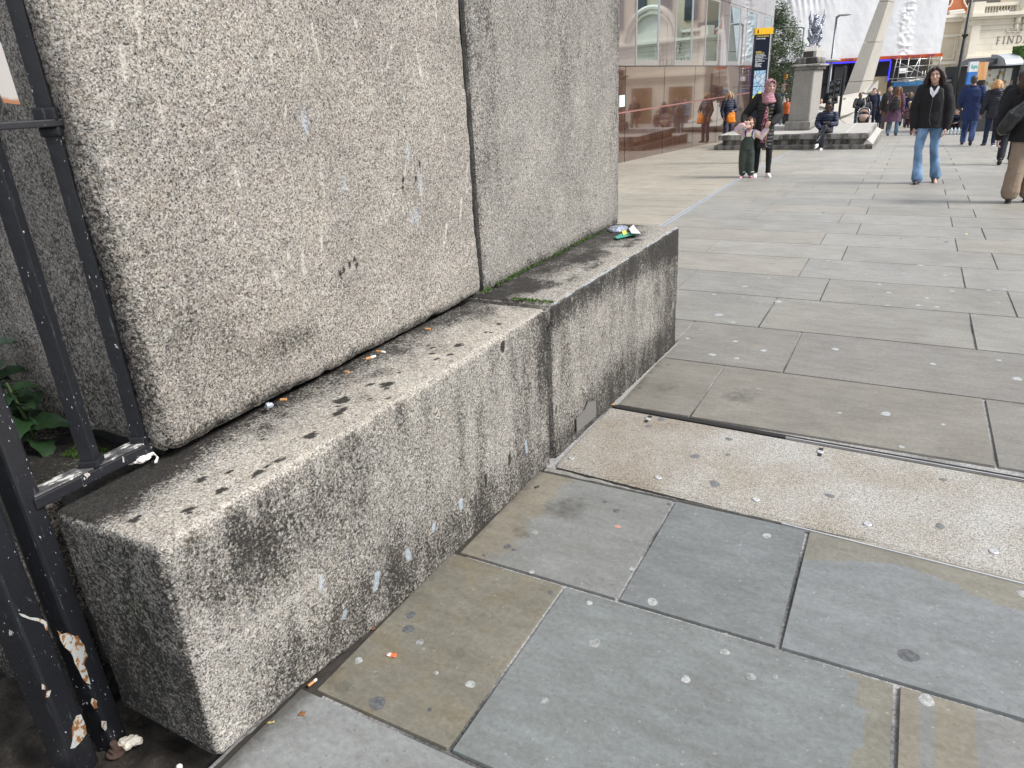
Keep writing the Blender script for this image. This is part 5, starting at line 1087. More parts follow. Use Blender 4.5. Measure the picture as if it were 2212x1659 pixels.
l1_, tp = lamp(*zA(965, 392), 0, 0, 44.0, 'shorter grey street lamp behind the dragon statue with its head to the left', -1, .25)
l2_, tp = lamp(*zA(1432, 232), 0, 0, 41.0, 'taller grey street lamp just right of the dragon statue with its head to the right', 1, .12)
c_ = on_y(*zA(1345, 870), 41.0); bm = B(); ell(bm, (tp.x, 41, c_.z), (.42, .20, .07)); obj('lower_lamp', bm, bpy.data.materials['lamp_head'], l2_, smooth=True)
dpt = lambda u, v, y: on_y(u, v, y)
tpb = on_y(2109, -60, 33.0); bs = Vector((tpb.x, 33, prof(33)))
lc = thing('lamp_column', bs, 'slim black lamp column in front of the pale corner building', 'lamp column'); bm = B(); tube(bm, [bs, bs + Vector((0, 0, 1.3)), bs + Vector((0, 0, 1.4)), tpb + Vector((0, 0, 1.5))], [.12, .11, .062, .045], 12, caps=False); obj('column', bm, MPB, lc, smooth=True)
bm = B(); box(bm, (bs.x, 33, on_y(2090, 76, 33).z), (.20, .20, .08)); obj('bracket', bm, MPB, lc)
tw = thing('traffic_light', (on_y(1803, 190, 38.5).x, 38.5, prof(38.5)), 'black traffic signal heads beside the taller grey lamp', 'traffic light')
tx = tw.location.x
for dx, za, zb_ in ((-.12, 175, 208), (.14, 172, 206)):
    bm = B(); z0_, z1_ = on_y(1803, zb_, 38.5).z, on_y(1803, za, 38.5).z; box(bm, (tx + dx, 38.5, (z0_ + z1_) / 2), (.22, .24, z1_ - z0_), 0, .03); hd = obj('signal_head', bm, MPB, tw)
    for q in range(3): bm = B(); tube(bm, [(tx + dx, 38.40, z1_ - .14 - q * .27), (tx + dx, 38.2, z1_ - .14 - q * .27)], .075, 12, caps=False); obj('hood', bm, plain('hood_grey', (.10, .12, .13), .4), hd)
bm = B(); tube(bm, [(tx + .33, 38.5, prof(38) - .1), (tx + .33, 38.5, on_y(1820, 145, 38.5).z)], .06, 10); obj('post', bm, MPB, tw)
# road sign pole at the left of the pedestal
ry = 40.0; b0 = on_y(*zA(655, 1400), ry); t0 = on_y(*zA(665, 1085), ry); rs = thing('road_sign_post', (b0.x, ry, prof(ry)), 'grey post with two round road signs and an orange beacon under the tree', 'road sign')
bm = B(); tube(bm, [(b0.x, ry, prof(ry)), (b0.x, ry, t0.z)], .05, 8); obj('post', bm, MPO, rs)
for v_ in (1235, 1295): bm = B(); z_ = on_y(*zA(660, v_), ry).z; tube(bm, [(b0.x, ry - .10, z_), (b0.x, ry - .07, z_)], .16, 16, caps=False); d_ = obj('round_sign', bm, plain('sign_red', (.5, .03, .03), .4), rs); bm = B(); tube(bm, [(b0.x, ry - .115, z_), (b0.x, ry - .102, z_)], .11, 16, caps=False); obj('sign_face', bm, plain('sign_white', (.75, .75, .75), .4), d_)
bm = B(); z_ = on_y(*zA(655, 1362), ry).z; box(bm, (b0.x, ry - .08, z_), (.20, .02, .20)); obj('blue_plate', bm, plain('sign_blue', (.02, .12, .42), .4), rs)
bm = B(); p = on_y(*zA(692, 1095), ry); lathe(bm, [(-.16, .10), (.08, .12), (.16, .04)], p, 12); obj('beacon', bm, plain('beacon_orange', (.72, .30, .02), .4), rs)

def m_foliage():
    t = NT('tree_foliage'); n = t.noise(1.6, 4); r = t.attr('shade'); c = t.mix(r, (.022, .042, .022), (.10, .15, .075)); return t.out(t.mix(n, c, t.mix(1.0, c, (1.25, 1.2, .9), 'MULTIPLY')), .38)
MFO = m_foliage(); MBA = plain('bark', (.10, .085, .065), .9, bump=.6)
TY = 40.0; cc = on_y(1676, 118, TY); ctop = on_y(1676, 14, TY); cbot = on_y(1676, 222, TY); tr = thing('tree', (cc.x - .2, TY, prof(TY)), 'leafy olive green tree beside the granite building', 'tree')
Rz = (ctop.z - cbot.z) / 2; tx_ = on_y(1662, 110, TY).x
bm = B(); base = Vector((tx_, TY, prof(TY) - .1)); tube(bm, [base, base + Vector((.1, 0, 1.2)), Vector((tx_ + .1, TY, cc.z)), Vector((tx_, TY, ctop.z - .6))], [.16, .13, .08, .03], 10)
limbs = []
for i in range(13):
    a = i * 2.4; z = cbot.z + .5 + i * (Rz * 2 - 1.4) / 13; L_ = 1.25 * (1.2 - i / 16); s_ = Vector((tx_ + .05, TY, z)); e = s_ + Vector((math.cos(a) * L_, math.sin(a) * L_, .6)); limbs += [s_.lerp(e, .5), e]; tube(bm, [s_, s_.lerp(e, .5) + Vector((0, 0, .1)), e], [.05, .035, .012], 6)
obj('trunk', bm, MBA, tr, smooth=True)
V, F, SH = [], [], []
cl_ = [(random.gauss(0, .9), random.gauss(0, .9), random.uniform(-1, 1)) for _ in range(70)]
for (a, b, c) in cl_:
    wz = 1 - .45 * max(0, c) ** 2 - .25 * max(0, -c); ctr = Vector((tx_ + max(-1.5, min(1.5, a * .9)) * wz, TY + max(-1.5, min(1.5, b)) * wz, cc.z + c * Rz * .92)); rr = random.uniform(.28, .55); sh = random.random()
    for _ in range(340):
        d = Vector((random.gauss(0, 1), random.gauss(0, 1), random.gauss(0, 1))).normalized() * rr * random.random() ** .45; p = ctr + d; q = Vector((random.gauss(0, 1), random.gauss(0, 1), random.gauss(0, .6))).normalized() * random.uniform(.04, .075); s_ = q.cross(Vector((random.gauss(0, 1), random.gauss(0, 1), random.gauss(0, 1)))).normalized() * random.uniform(.013, .023)
        i = len(V); V += [p - q, p + s_, p + q, p - s_]; F.append((i, i + 1, i + 2, i + 3)); k_ = max(0, min(1, .75 * sh * random.uniform(.5, 1.4) + .2 * random.random())); SH += [k_] * 4
me = bpy.data.meshes.new('crown'); me.from_pydata([tuple(v) for v in V], [], F); me.attributes.new('shade', 'FLOAT', 'POINT').data.foreach_set('value', np.array(SH, dtype=np.float32)); link('crown', me, MFO, tr)

# ================================================================ KIOSKS ON THE RIGHT
kp = gp(2160, 284); DK = float(np.dot(np.array(kp), FN)) + .5; K = lambda x, y, d=None: fp(*z2(x, y), d or DK); zg = kp.z - .3
ki = thing('kiosk', fw(K(1850, 1000)[0], kp.z, DK), 'dark market kiosk with food menu boards and a curved silver awning', 'kiosk')
s_l, s_r = K(1740, 1000)[0], K(2110, 1000)[0]; ztk = K(1850, 700)[1]
bm = B(); fbox(bm, s_l, s_r, zg, ztk, DK, DK + 2.5); obj('body', bm, plain('kiosk_dark', (.03, .032, .036), .5), ki)
t = NT('menu_board'); v = t.sep(t.vor(5.5), 0); v1 = t.vor(5.5, out='Distance'); c = t.mix(t.ramp(v1, [(.33, 1), (.4, 0)]), (.50, .52, .47), t.ramp(v, [(0, (.35, .18, .08)), (.4, (.45, .35, .2)), (.7, (.25, .28, .1)), (.9, (.55, .45, .3))], True)); MMN = t.out(c, .4)
for a, b, c, d in ((1795, 750, 1890, 1060), (1930, 745, 1975, 900), (1985, 740, 2030, 980)):
    bm = B(); s_a, z_b_ = K(a, b); s_b, z_a_ = K(c, d); fbox(bm, s_a, s_b, z_a_, z_b_, DK - .05, DK - .005); obj('menu_board', bm, MMN, ki)
bm = B()
for i in range(12):        # goods hanging in the opening
    s_, z_ = K(1900 + i * 14, 800 + (i % 3) * 50); fbox(bm, s_, s_ + .09, z_ - .2, z_ + .1, DK - .03, DK - .004)
obj('goods', bm, plain('goods_mixed', (.25, .16, .13), .5, var=.8, sc=5), ki)
bm = B(); s_a, z_a_ = K(1835, 715); s_b, z_b_ = K(2045, 578); n = 12
for i in range(n):
    a0, a1 = math.pi / 2 * i / n, math.pi / 2 * (i + 1) / n; f = lambda a, s: fw(s, z_a_ + (z_b_ - z_a_) * math.sin(a), DK - .9 * math.cos(a)); m = [bm.verts.new(f(a, s)) for a, s in ((a0, s_a), (a0, s_b), (a1, s_b), (a1, s_a))]; bm.faces.new(m)
bmesh.ops.remove_doubles(bm, verts=bm.verts, dist=1e-4)
for s in (s_a, s_b): bm.faces.new([bm.verts.new(p) for p in [fw(s, z_a_, DK)] + [fw(s, z_a_ + (z_b_ - z_a_) * math.sin(a), DK - .9 * math.cos(a)) for a in np.linspace(0, math.pi / 2, 10)]])
obj('awning', bm, plain('awning_silver', (.42, .45, .48), .35, .2, bump=.4, bsc=8), ki)
bm = B(); s_a, z_a_ = K(1735, 700); s_b, z_b_ = K(1900, 615); prism(bm, [(s_a, z_a_), (K(1835, 700)[0], z_a_), (s_b, z_b_), (K(1880, 612)[0], z_b_)], DK - .4, DK + 1.5); obj('canopy', bm, plain('canopy_dark', (.05, .055, .065), .6), ki)
hg = thing('hedge_framed_screen', fw(K(2130, 600)[0], K(2130, 600)[1], DK - .3), 'pale screen framed by artificial green hedge on the kiosk roof', 'screen')
bm = B(); s_a, z_a_ = K(2035, 700); s_b, z_b_ = K(2330, 495); w_ = .22
for (p, q, r_, s__) in ((s_a, s_a + w_, z_a_, z_b_), (s_a + w_, s_b - w_, z_b_ - w_, z_b_), (s_b - w_, s_b, z_a_, z_b_)): fbox(bm, p, q, r_, s__, DK - .6, DK - .1)
bmesh.ops.subdivide_edges(bm, edges=bm.edges[:], cuts=14, use_grid_fill=True)
for v in bm.verts: v.co += Vector((random.gauss(0, 1), random.gauss(0, 1), random.gauss(0, 1))) * .018
obj('hedge_frame', bm, plain('artificial_hedge', (.07, .15, .03), .8, var=.5, sc=30, bump=.8), hg)
bm = B(); fbox(bm, s_a + w_ + .005, s_b - w_ - .005, z_a_, z_b_ - w_ - .005, DK - .45, DK - .4); obj('screen_face', bm, plain('screen_pale', (.46, .44, .46), .3), hg)
sh_ = thing('shutter_kiosk', fw(K(2200, 900)[0], kp.z, DK), 'white roller shuttered kiosk at the right edge', 'kiosk')
bm = B(); s_a = s_r + .01; s_b = s_a + 3.2
for i in range(26): z0_ = zg + i * .125; z0_ < K(2150, 700)[1] and fbox(bm, s_a, s_b, z0_, z0_ + .115, DK - .3 - (.012 if i % 2 else 0), DK + 2)
obj('shutter', bm, plain('shutter_white', (.60, .62, .62), .5), sh_)
# advertising panel
ad = thing('advert_panel', fw(K(1680, 900, DK - 1.5)[0], kp.z, DK - 1.5), 'white and blue advertising panel with green Lyc lettering', 'advert'); Dd = DK - 1.5
s_a, z_b_ = K(1632, 668, Dd); s_b, _ = K(1728, 668, Dd); zm = K(1680, 775, Dd)[1]; zq = K(1680, 910, Dd)[1]
bm = B(); fbox(bm, s_a, s_b, zm + .002, z_b_, Dd, Dd + .10); obj('white_face', bm, plain('ad_white', (.62, .65, .68), .4), ad)
bm = B(); fbox(bm, s_a, s_b, zq, zm, Dd, Dd + .10); obj('blue_face', bm, plain('ad_blue', (.03, .16, .50), .4), ad)
bm = B(); fbox(bm, s_a + .05, s_b - .05, zg, zq - .002, Dd + .02, Dd + .08); obj('stand', bm, MPB, ad)
text('lettering', 'Lyc', (z_b_ - zm) * .48, plain('ad_green', (.02, .36, .28), .4), ad, fw(s_a + .07, zm + .12, Dd - .004), FT, (0, 0, 1), .002, .006)
s_a2, z_b2 = K(1732, 672, Dd + .3); s_b2, z_a2 = K(1795, 862, Dd + .3); po = thing('poster_panel', fw(s_a2, kp.z, Dd + .3), 'orange and pink poster panel between the advert and the kiosk', 'poster')
t = NT('orange_poster'); n_ = t.noise(2.2, 4, t.vec((1, 1, .5)), .7); MP_ = t.out(t.ramp(n_, [(.3, (.45, .16, .10)), (.5, (.60, .32, .10)), (.6, (.55, .40, .32)), (.75, (.25, .10, .14))]), .4)
bm = B(); fbox(bm, s_a2, s_b2, z_a2, z_b2, Dd + .3, Dd + .34); obj('poster', bm, MP_, po); bm = B(); fbox(bm, s_b2 - .08, s_b2, zg, z_a2 - .002, Dd + .3, Dd + .34); obj('post', bm, MPB, po)
# folded parasol arms
aw = thing('folded_parasol', fw(K(1490, 820)[0], K(1490, 820)[1], DK + 2), 'folded navy and white awning arms beside the black lamp column', 'awning')
for (a, b, c, d, m, r_) in ((1370, 838, 1560, 768, plain('awning_navy', (.02, .04, .12), .6), .07), (1360, 872, 1600, 790, plain('awning_white', (.50, .48, .48), .6), .10), (1480, 860, 1605, 775, bpy.data.materials['awning_white'], .05)):
    bm = B(); D_ = DK + 2; p, q = fw(*K(a, b, D_), D_), fw(*K(c, d, D_), D_); m_ = p.lerp(q, .5) - Vector((0, 0, .12)); tube(bm, [p, m_, q], [r_ * .5, r_, r_ * .8], 8, flat=.6); obj('folded_arm', bm, m, aw, smooth=True)
bm = B(); tube(bm, [fw(*K(1575, 775, DK + 2), DK + 2), fw(K(1560, 775, DK + 2)[0], kp.z, DK + 2)], .05, 8); obj('mast', bm, MPB, aw)
# souvenir rack, bottles, folding chair
rp = gp(2064, 280); rk = thing('souvenir_rack', rp, 'tall wire rack crowded with small souvenirs behind the navy suited man', 'display rack')
bm = B(); box(bm, (rp.x, rp.y + .2, rp.z + .9), (.50, .34, 1.8)); obj('rack_frame', bm, plain('rack_dark', (.03, .035, .045), .5), rk)
gcol = [plain('souvenir_a', (.35, .40, .48), .4), plain('souvenir_b', (.12, .16, .30), .4), plain('souvenir_c', (.45, .25, .20), .4), plain('souvenir_d', (.05, .10, .12), .4)]
bm = B()
for i in range(11):
    for j in range(6): box(bm, (rp.x - .21 + j * .084, rp.y + .0 - .01, rp.z + .15 + i * .155), (.062, .05, random.uniform(.07, .13)), random.uniform(-.3, .3), 0, random.randrange(4))
obj('souvenirs', bm, gcol, rk)
MPET = plain('clear_plastic', (.50, .58, .62), .15); MLB = plain('bottle_label', (.75, .78, .80), .5)
bc = gp(2058, 291)
wb_ = thing('water_pack', bc, 'shrink wrapped pack of clear water bottles standing on the ground', 'water bottles')
for i in range(6):
    for j in range(2):
        bm = B(); c_ = (-.28 + i * .11, j * .11, 0); lathe(bm, [(0, .045), (.01, .05), (.12, .05), (.17, .045), (.20, .018), (.225, .018)], c_, 10); o = obj('bottle', bm, MPET, wb_, True, True)
        if j == 0: bm = B(); lathe(bm, [(.05, .052), (.10, .052)], c_, 10); obj('bottle_label', bm, MLB, o, True)
hc = gp(2117, 283); ch_ = thing('stacked_easel', hc, 'dark wooden easel board leaning between the kiosk and the advert', 'easel'); MWD = plain('dark_wood', (.045, .03, .022), .6)
for dx, l in ((-.32, 1.25), (.12, 1.2)): bm = B(); tube(bm, [hc + Vector((dx, 0, 0)), hc + Vector((dx + .22, .25, l))], .028, 6); obj('leg', bm, MWD, ch_)
bm = B()
for i in range(5): tube(bm, [hc + Vector((-.30 + i * .04, .03 + i * .05, .15 + i * .2)), hc + Vector((.14 + i * .04, .03 + i * .05, .15 + i * .2))], .02, 6)
obj('rail', bm, MWD, ch_)
# paving joint band of stone setts at mid distance on the right
# ================================================================ PEOPLE
def skinmat(c, nm='skin'):
    return plain(nm, c, .5, var=.08, sc=20, **{'Subsurface Weight': .0})
SK_L, SK_M, SK_B, SK_D = (.52, .33, .26), (.42, .24, .17), (.26, .135, .085), (.10, .05, .033)
MWH = plain('eye_white', (.36, .32, .30), .3); MIR = plain('iris_dark', (.02, .015, .012), .2)
V3 = Vector
def hand(bm, w, d, side, n, curl=.5, k=1.0, thin=1.0):
    """w wrist, d along the hand, side towards the thumb, n out of the palm"""
    d = V3(d).normalized(); side = (V3(side) - d * V3(side).dot(d)).normalized(); n = d.cross(side) if n is None else (V3(n) - d * V3(n).dot(d)).normalized()
    rot = Matrix((side, d, side.cross(d))).transposed().to_quaternion()
    m = Matrix.Translation(V3(w) + d * .048 * k) @ rot.to_matrix().to_4x4() @ Matrix.Diagonal((.037 * k, .050 * k, .016 * k, 1))
    vs = bmesh.ops.create_icosphere(bm, subdivisions=2, radius=1)['verts']; bmesh.ops.transform(bm, matrix=m, verts=vs)
    for i, L_ in enumerate((.072, .080, .074, .058)):
        r0 = V3(w) + d * .080 * k + side * (.028 - .0195 * i) * k; sp_ = side * (.10 - .07 * i)
        a1, a2 = curl * .9, curl * 2.2
        p1 = r0 + ((d + sp_) * math.cos(a1) + n * math.sin(a1)).normalized() * L_ * .5 * k
        p2 = p1 + ((d + sp_) * math.cos(a2) + n * math.sin(a2)).normalized() * L_ * .5 * k
        tube(bm, [r0 - d * .02 * k, r0, p1, p2], [.0100 * k * thin, .0098 * k * thin, .0090 * k * thin, .0078 * k * thin], 8)
    t0 = V3(w) + d * .025 * k + side * .026 * k; t1 = t0 + (d * .6 + side * .75 + n * .3).normalized() * .035 * k; t2 = t1 + (d * .85 + side * .3 + n * .5 * (1 + curl)).normalized() * .032 * k
    tube(bm, [t0, t1, t2], [.0125 * k * thin, .0112 * k * thin, .0092 * k * thin], 8)
def person(base, H, rz, label, P=None, group=None):
    """P: pose and clothing. Local space: metres for a 1.70 m adult, facing -Y, +X is the figure's left"""
    P = dict(P or {}); near = P.get('near', 0); kid = P.get('kid', 0)
    L0 = 1.70 if not kid else 1.10
    k = H / L0; root = thing('person', base, label, 'person', group, rz); root.scale = (k, k, k)
    vx = (.0075 if near == 2 else .010 if near else .015) / max(k, .6) * 1.0
    sk = skinmat(P.get('skin', SK_L))
    if kid: D = dict(pel=(0, 0, .50), chest=(0, .01, .72), neck=(0, .01, .83), head=(0, -.01, .965), sh=.105, hip=.055, shz=.80, knee=.29, ank=.055, hr=.088)
    else: D = dict(pel=(0, 0, .93), chest=(0, .01, 1.22), neck=(0, .02, 1.42), head=(0, -.005, 1.575), sh=.170, hip=.09, shz=1.385, knee=.50, ank=.085, hr=.100)
    D.update(P.get('J', {})); pel, chest, neck, hd = V3(D['pel']), V3(D['chest']), V3(D['neck']), V3(D['head'])
    s = .68 if kid else 1.0
    fem = P.get('fem', 0); w = (.92 if fem else 1.0) * P.get('wide', 1)
    A = {}; Lg = {}
    for sd, sg in (('L', 1), ('R', -1)):
        sh = V3((neck.x + sg * D['sh'] * w, neck.y, D['shz']))
        a = P.get('arm' + sd)
        if a: A[sd] = [sh, V3(a[0]), V3(a[1])] ; 
        else: A[sd] = [sh, V3((sh.x + sg * .06 * s, sh.y + .03, sh.z - .29 * s)), V3((sh.x + sg * .07 * s, sh.y - .03, sh.z - .54 * s))]
        if a and len(a) > 3: A[sd][0] = V3(a[3])
        l = P.get('leg' + sd); hp = V3((pel.x + sg * D['hip'], pel.y, pel.z - .03 * s))
        if l: Lg[sd] = [V3(l[3]) if len(l) > 3 else hp, V3(l[0]), V3(l[1]), V3(l[2])]
        else: Lg[sd] = [hp, V3((hp.x + sg * .005, -.02, D['knee'])), V3((hp.x + sg * .01, .02, D['ank'])), V3((sg * .3, -1, -.05))]
    # ---- body, one surface
    bm = B(); hr = D['hr']; yaw = Euler(P.get('turn', (0, 0, 0)))
    wst = pel.lerp(chest, .45)
    loftz(bm, [(pel.x, pel.y, pel.z - .08 * s, .10 * s * w, .08 * s), (pel.x, pel.y, pel.z, .155 * s * w, .105 * s), (wst.x, wst.y, wst.z, .130 * s * w, .095 * s), (chest.x, chest.y, chest.z, .160 * s * w, .110 * s), (neck.x, neck.y, neck.z - .07 * s, .165 * s * w, .085 * s), (neck.x, neck.y, neck.z + .0, .07 * s, .06 * s)])
    tube(bm, [neck - V3((0, 0, .06 * s)), neck + V3((0, 0, .02 * s)), hd + yaw.to_matrix() @ V3((0, .02, -.055 * s))], [.058 * s, .052 * s, .052 * s], 12)
    def hp_(v): return hd + yaw.to_matrix() @ (V3(v) * (hr / .100))
    hm = yaw.to_quaternion(); q = hr / .100
    ell(bm, hp_((0, .012, .022)), (.074 * q, .092 * q, .098 * q), hm.to_euler()); ell(bm, hp_((0, -.022, -.045)), (.056 * q, .062 * q, .068 * q), hm.to_euler()); ell(bm, hp_((0, -.045, -.088)), (.030 * q, .028 * q, .022 * q), hm.to_euler())
    tube(bm, [hp_((0, -.083, .018)), hp_((0, -.100, -.010)), hp_((0, -.108, -.026))], [.010 * q, .0125 * q, .0165 * q], 8)
    for sg in (-1, 1):
        ell(bm, hp_((sg * .040, -.066, -.022)), (.022 * q, .018 * q, .022 * q), hm.to_euler(), 2); ell(bm, hp_((sg * .076, .012, -.008)), (.012 * q, .020 * q, .030 * q), hm.to_euler(), 2); ell(bm, hp_((sg * .030, -.078, .034)), (.026 * q, .012 * q, .010 * q), hm.to_euler(), 2)
    for sd, sg in (('L', 1), ('R', -1)):
        a = A[sd]; tube(bm, a, [.052 * s, .041 * s, .028 * s], 10)
        hs = P.get('hand' + sd) or dict(d=(a[2] - a[1]), side=(0, -1, 0), n=(-sg, 0, 0), curl=.45)
        if hs != 'none': hand(bm, a[2], hs['d'], hs['side'], hs['n'], hs.get('curl', .45), (.78 if kid else 1.0), 1.15 if near else 1.45)
        l = Lg[sd]; td = V3(l[3]).normalized(); tube(bm, [l[0], l[1], l[2]], [.082 * s, .055 * s, .040 * s], 12); tube(bm, [l[2] + V3((0, .02, -.03)) * s, l[2] + td * .15 * s + V3((0, 0, -.055 * s))], [.036 * s, .026 * s], 8)
    remesh('body', bm, sk, root, vx, 2)
    # ---- face
    if P.get('face', 1):
        for sg in (-1, 1):
            bm = B(); ell(bm, hp_((sg * .029, -.0845, .012)), (.0115 * q, .006 * q, .0055 * q), hm.to_euler(), 2); e = obj('eye', bm, MWH, root, True, smooth=True)
            bm = B(); ell(bm, hp_((sg * .029, -.0885, .012)), (.0060 * q, .0035 * q, .0052 * q), hm.to_euler(), 2); obj('iris', bm, MIR, e, True, smooth=True)
            bm = B(); tube(bm, [hp_((sg * .014, -.0925, .030)), hp_((sg * .030, -.0925, .036)), hp_((sg * .046, -.081, .030))], [.0036 * q, .0040 * q, .002 * q], 6); obj('eyebrow', bm, plain('brow', P.get('browc', (.04, .025, .02)), .9), root, True)
            if near: bm = B(); tube(bm, [hp_((sg * .014, -.0905, .0195)), hp_((sg * .030, -.0935, .022)), hp_((sg * .045, -.084, .015))], [.0018 * q, .0026 * q, .0015 * q], 6); obj('eyelid', bm, plain('lid', [x * .6 for x in P.get('skin', SK_L)], .6), root, True)
        bm = B(); tube(bm, [hp_((-.023, -.086, -.054)), hp_((0, -.0955, -.0505)), hp_((.023, -.086, -.054))], [.003 * q, .0062 * q, .003 * q], 8); obj('mouth', bm, plain('lips', [P.get('skin', SK_L)[0] * .78, P.get('skin', SK_L)[1] * .5, P.get('skin', SK_L)[2] * .5], .5), root, True, smooth=True)
        if P.get('beard'):
            bm = B(); ell(bm, hp_((0, -.036, -.080)), (.058 * q, .050 * q, .040 * q), hm.to_euler()); remesh('beard', bm, plain('beard', P['beard'], .95, bump=.8, bsc=200), root, .012, 1)
    # ---- hair
    hs, hc_ = P.get('hair', ('short', (.03, .02, .015))); MH = plain('hair', hc_, .55, var=.35, sc=30, bump=.9, bsc=90); bm = B(); E_ = hm.to_euler(); back = P.get('rear', 0)
    dsp = (.006, 45, (1.6, 1.6, .35))
    if hs in ('short', 'fade'):
        ell(bm, hp_((0, .024, .046)), (.080 * q, .090 * q, .086 * q), E_); ell(bm, hp_((0, .055, -.005)), (.070 * q, .055 * q, .075 * q), E_)
        if hs == 'fade': ell(bm, hp_((0, -.01, .105)), (.062 * q, .075 * q, .045 * q), E_)
        dsp = (.005, 60)
    if hs in ('bob', 'long', 'curly'):
        Z = dict(bob=-.16, long=-.30, curly=-.10)[hs]; ell(bm, hp_((0, .026, .042)), (.088 * q, .096 * q, .094 * q), E_); ell(bm, hp_((0, .06, -.04)), (.092 * q, .060 * q, .10 * q), E_)
        for sg in (-1, 1):
            m = P.get('sweep', 0) * .05
            tube(bm, [hp_((sg * .030, -.050, .100)), hp_((sg * .078, -.035, .05)), hp_((sg * (.098 + .02 * (hs == 'bob')) + m, -.008, -.05)), hp_((sg * (.105 + .015 * (hs == 'bob')) + m * 2, .0, Z))], [.026 * q, .028 * q, .038 * q, .026 * q], 10)
            tube(bm, [hp_((sg * .07, .05, .05)), hp_((sg * .095 + m, .05, -.07)), hp_((sg * .09 + m * 2, .04, Z - .01))], [.05 * q, .055 * q, .035 * q], 10)
        tube(bm, [hp_((0, .08, .02)), hp_((m if 0 else 0, .085, Z * .6)), hp_((0, .07, Z - .02))], [.07 * q, .075 * q, .05 * q], 10)
        dsp = (.020, 22) if hs == 'curly' else (.005, 40, (1.5, 1.5, .25))
    if hs == 'afro': 
        for i in range(38): a = i * 2.4; z = -.02 + .13 * (i / 38); ell(bm, hp_((.088 * math.cos(a) * (1 - .5 * (i / 38)), .03 + .085 * math.sin(a) * (1 - .4 * i / 38) if math.sin(a) > -.75 else .0, z + .02)), (.034 * q,) * 3, None, 2)
        ell(bm, hp_((0, .03, .06)), (.09 * q, .09 * q, .09 * q)); dsp = (.010, 50)
    if hs == 'cap_beanie': ell(bm, hp_((0, .02, .04)), (.088 * q, .1 * q, .09 * q), E_); dsp = (.002, 40)
    if hs != 'hijab': remesh('hair', bm, MH, root, max(vx, .008), 1, disp=dsp)
    else:
        MHJ = cloth(hc_, 'wool', 'scarf')
        ell(bm, hp_((0, .030, .024)), (.092 * q, .098 * q, .112 * q), E_); ell(bm, hp_((0, .012, -.075)), (.082 * q, .085 * q, .070 * q), E_)
        tube(bm, [hp_((-.052, -.062, .085)), hp_((-.074, -.050, .02)), hp_((-.068, -.048, -.05)), hp_((-.03, -.062, -.112)), hp_((.03, -.062, -.112)), hp_((.068, -.048, -.05)), hp_((.074, -.050, .02)), hp_((.052, -.062, .085))], .020 * q, 8); tube(bm, [hp_((-.055, -.058, .09)), hp_((0, -.066, .112)), hp_((.055, -.058, .09))], .016, 8)
        for i in range(4): c = neck + V3((.01 * i, -.03 - .012 * i, .035 - .04 * i)); tube(bm, [c + V3(((.085 + .006 * i) * math.cos(a), (.075 + .006 * i) * math.sin(a), .012 * math.sin(a))) for a in np.linspace(0, 6.1, 14)], .026, 8)
        tube(bm, [neck + V3((0, -.09, -.05)), neck + V3((.01, -.115, -.15)), neck + V3((.0, -.12, -.24))], [.05, .042, .012], 10, flat=.5)
        remesh('headscarf', bm, MHJ, root, .009, 1, disp=(.006, 18, (1, 1, 2.5)))
        bm = B(); tube(bm, [hp_((-.058, -.062, .062)), hp_((-.03, -.088, .084)), hp_((.03, -.088, .084)), hp_((.058, -.062, .062))], [.008, .010, .010, .008], 6); obj('under_scarf', bm, plain('under_scarf', (.03, .02, .025), .9), root, True)
    # ---- top
    T = P.get('top', dict(c=(.02, .02, .025))); MT_ = cloth(T['c'], T.get('k', 'wool')); hem = T.get('hem', .80 if not kid else .45); th = T.get('th', .022) * (.78 if not kid else .7); fl = T.get('flare', 0); bm = B()
    px = pel.x; R_ = []
    hz = lambda z: pel.lerp(chest, (z - pel.z) / (chest.z - pel.z))
    n = 5
    for i in range(n + 1):
        z = hem + (pel.z + .02 - hem) * i / n; f = 1 - i / n; R_.append((px + T.get('sway', 0) * f, pel.y, z, (.160 * s * w + th + fl * f), (.112 * s + th + fl * f * .7)))
    R_ += [(wst.x, wst.y, wst.z, (.138 * s + T.get('waist', .012)) * w + th, .102 * s + th), (chest.x, chest.y, chest.z, .166 * s * w + th, .118 * s + th), (neck.x, neck.y, D['shz'] - .02 * s, (D['sh'] + .01) * w + th * .5, .090 * s + th), (neck.x, neck.y, neck.z - .005 * s, .082 * s + th * .3, .072 * s + th * .3)]
    loftz(bm, R_, 28, power=2.3)
    bmj = bm
    if T.get('sleeve'): bm = B()
    for sd, sg in (('L', 1), ('R', -1)):
        a = A[sd]; e = a[2] + (a[1] - a[2]) * T.get('cuff', .05); sr = T.get('sl', 0)
        tube(bm, [a[0], a[0].lerp(a[1], .5), a[1], a[1].lerp(e, .6), e], [.066 * s + th * .6, .060 * s + th + sr, .052 * s + th + sr, .044 * s + th + sr, .036 * s + th * .6 + sr], 12)
    if T.get('sleeve'): remesh('sleeves', bm, cloth((.012, .012, .013), 'wool'), root, .010, 1, disp=(.006, 12)); bm = bmj
    if T.get('collar', 1): c = neck + V3((0, 0, .01)); tube(bm, [c + V3((.075 * s * math.cos(a), .068 * s * math.sin(a) , .010 * math.sin(a))) for a in np.linspace(-math.pi / 2 + .35, math.pi * 1.5 - .35, 16)], [.024 * s] * 16, 8)
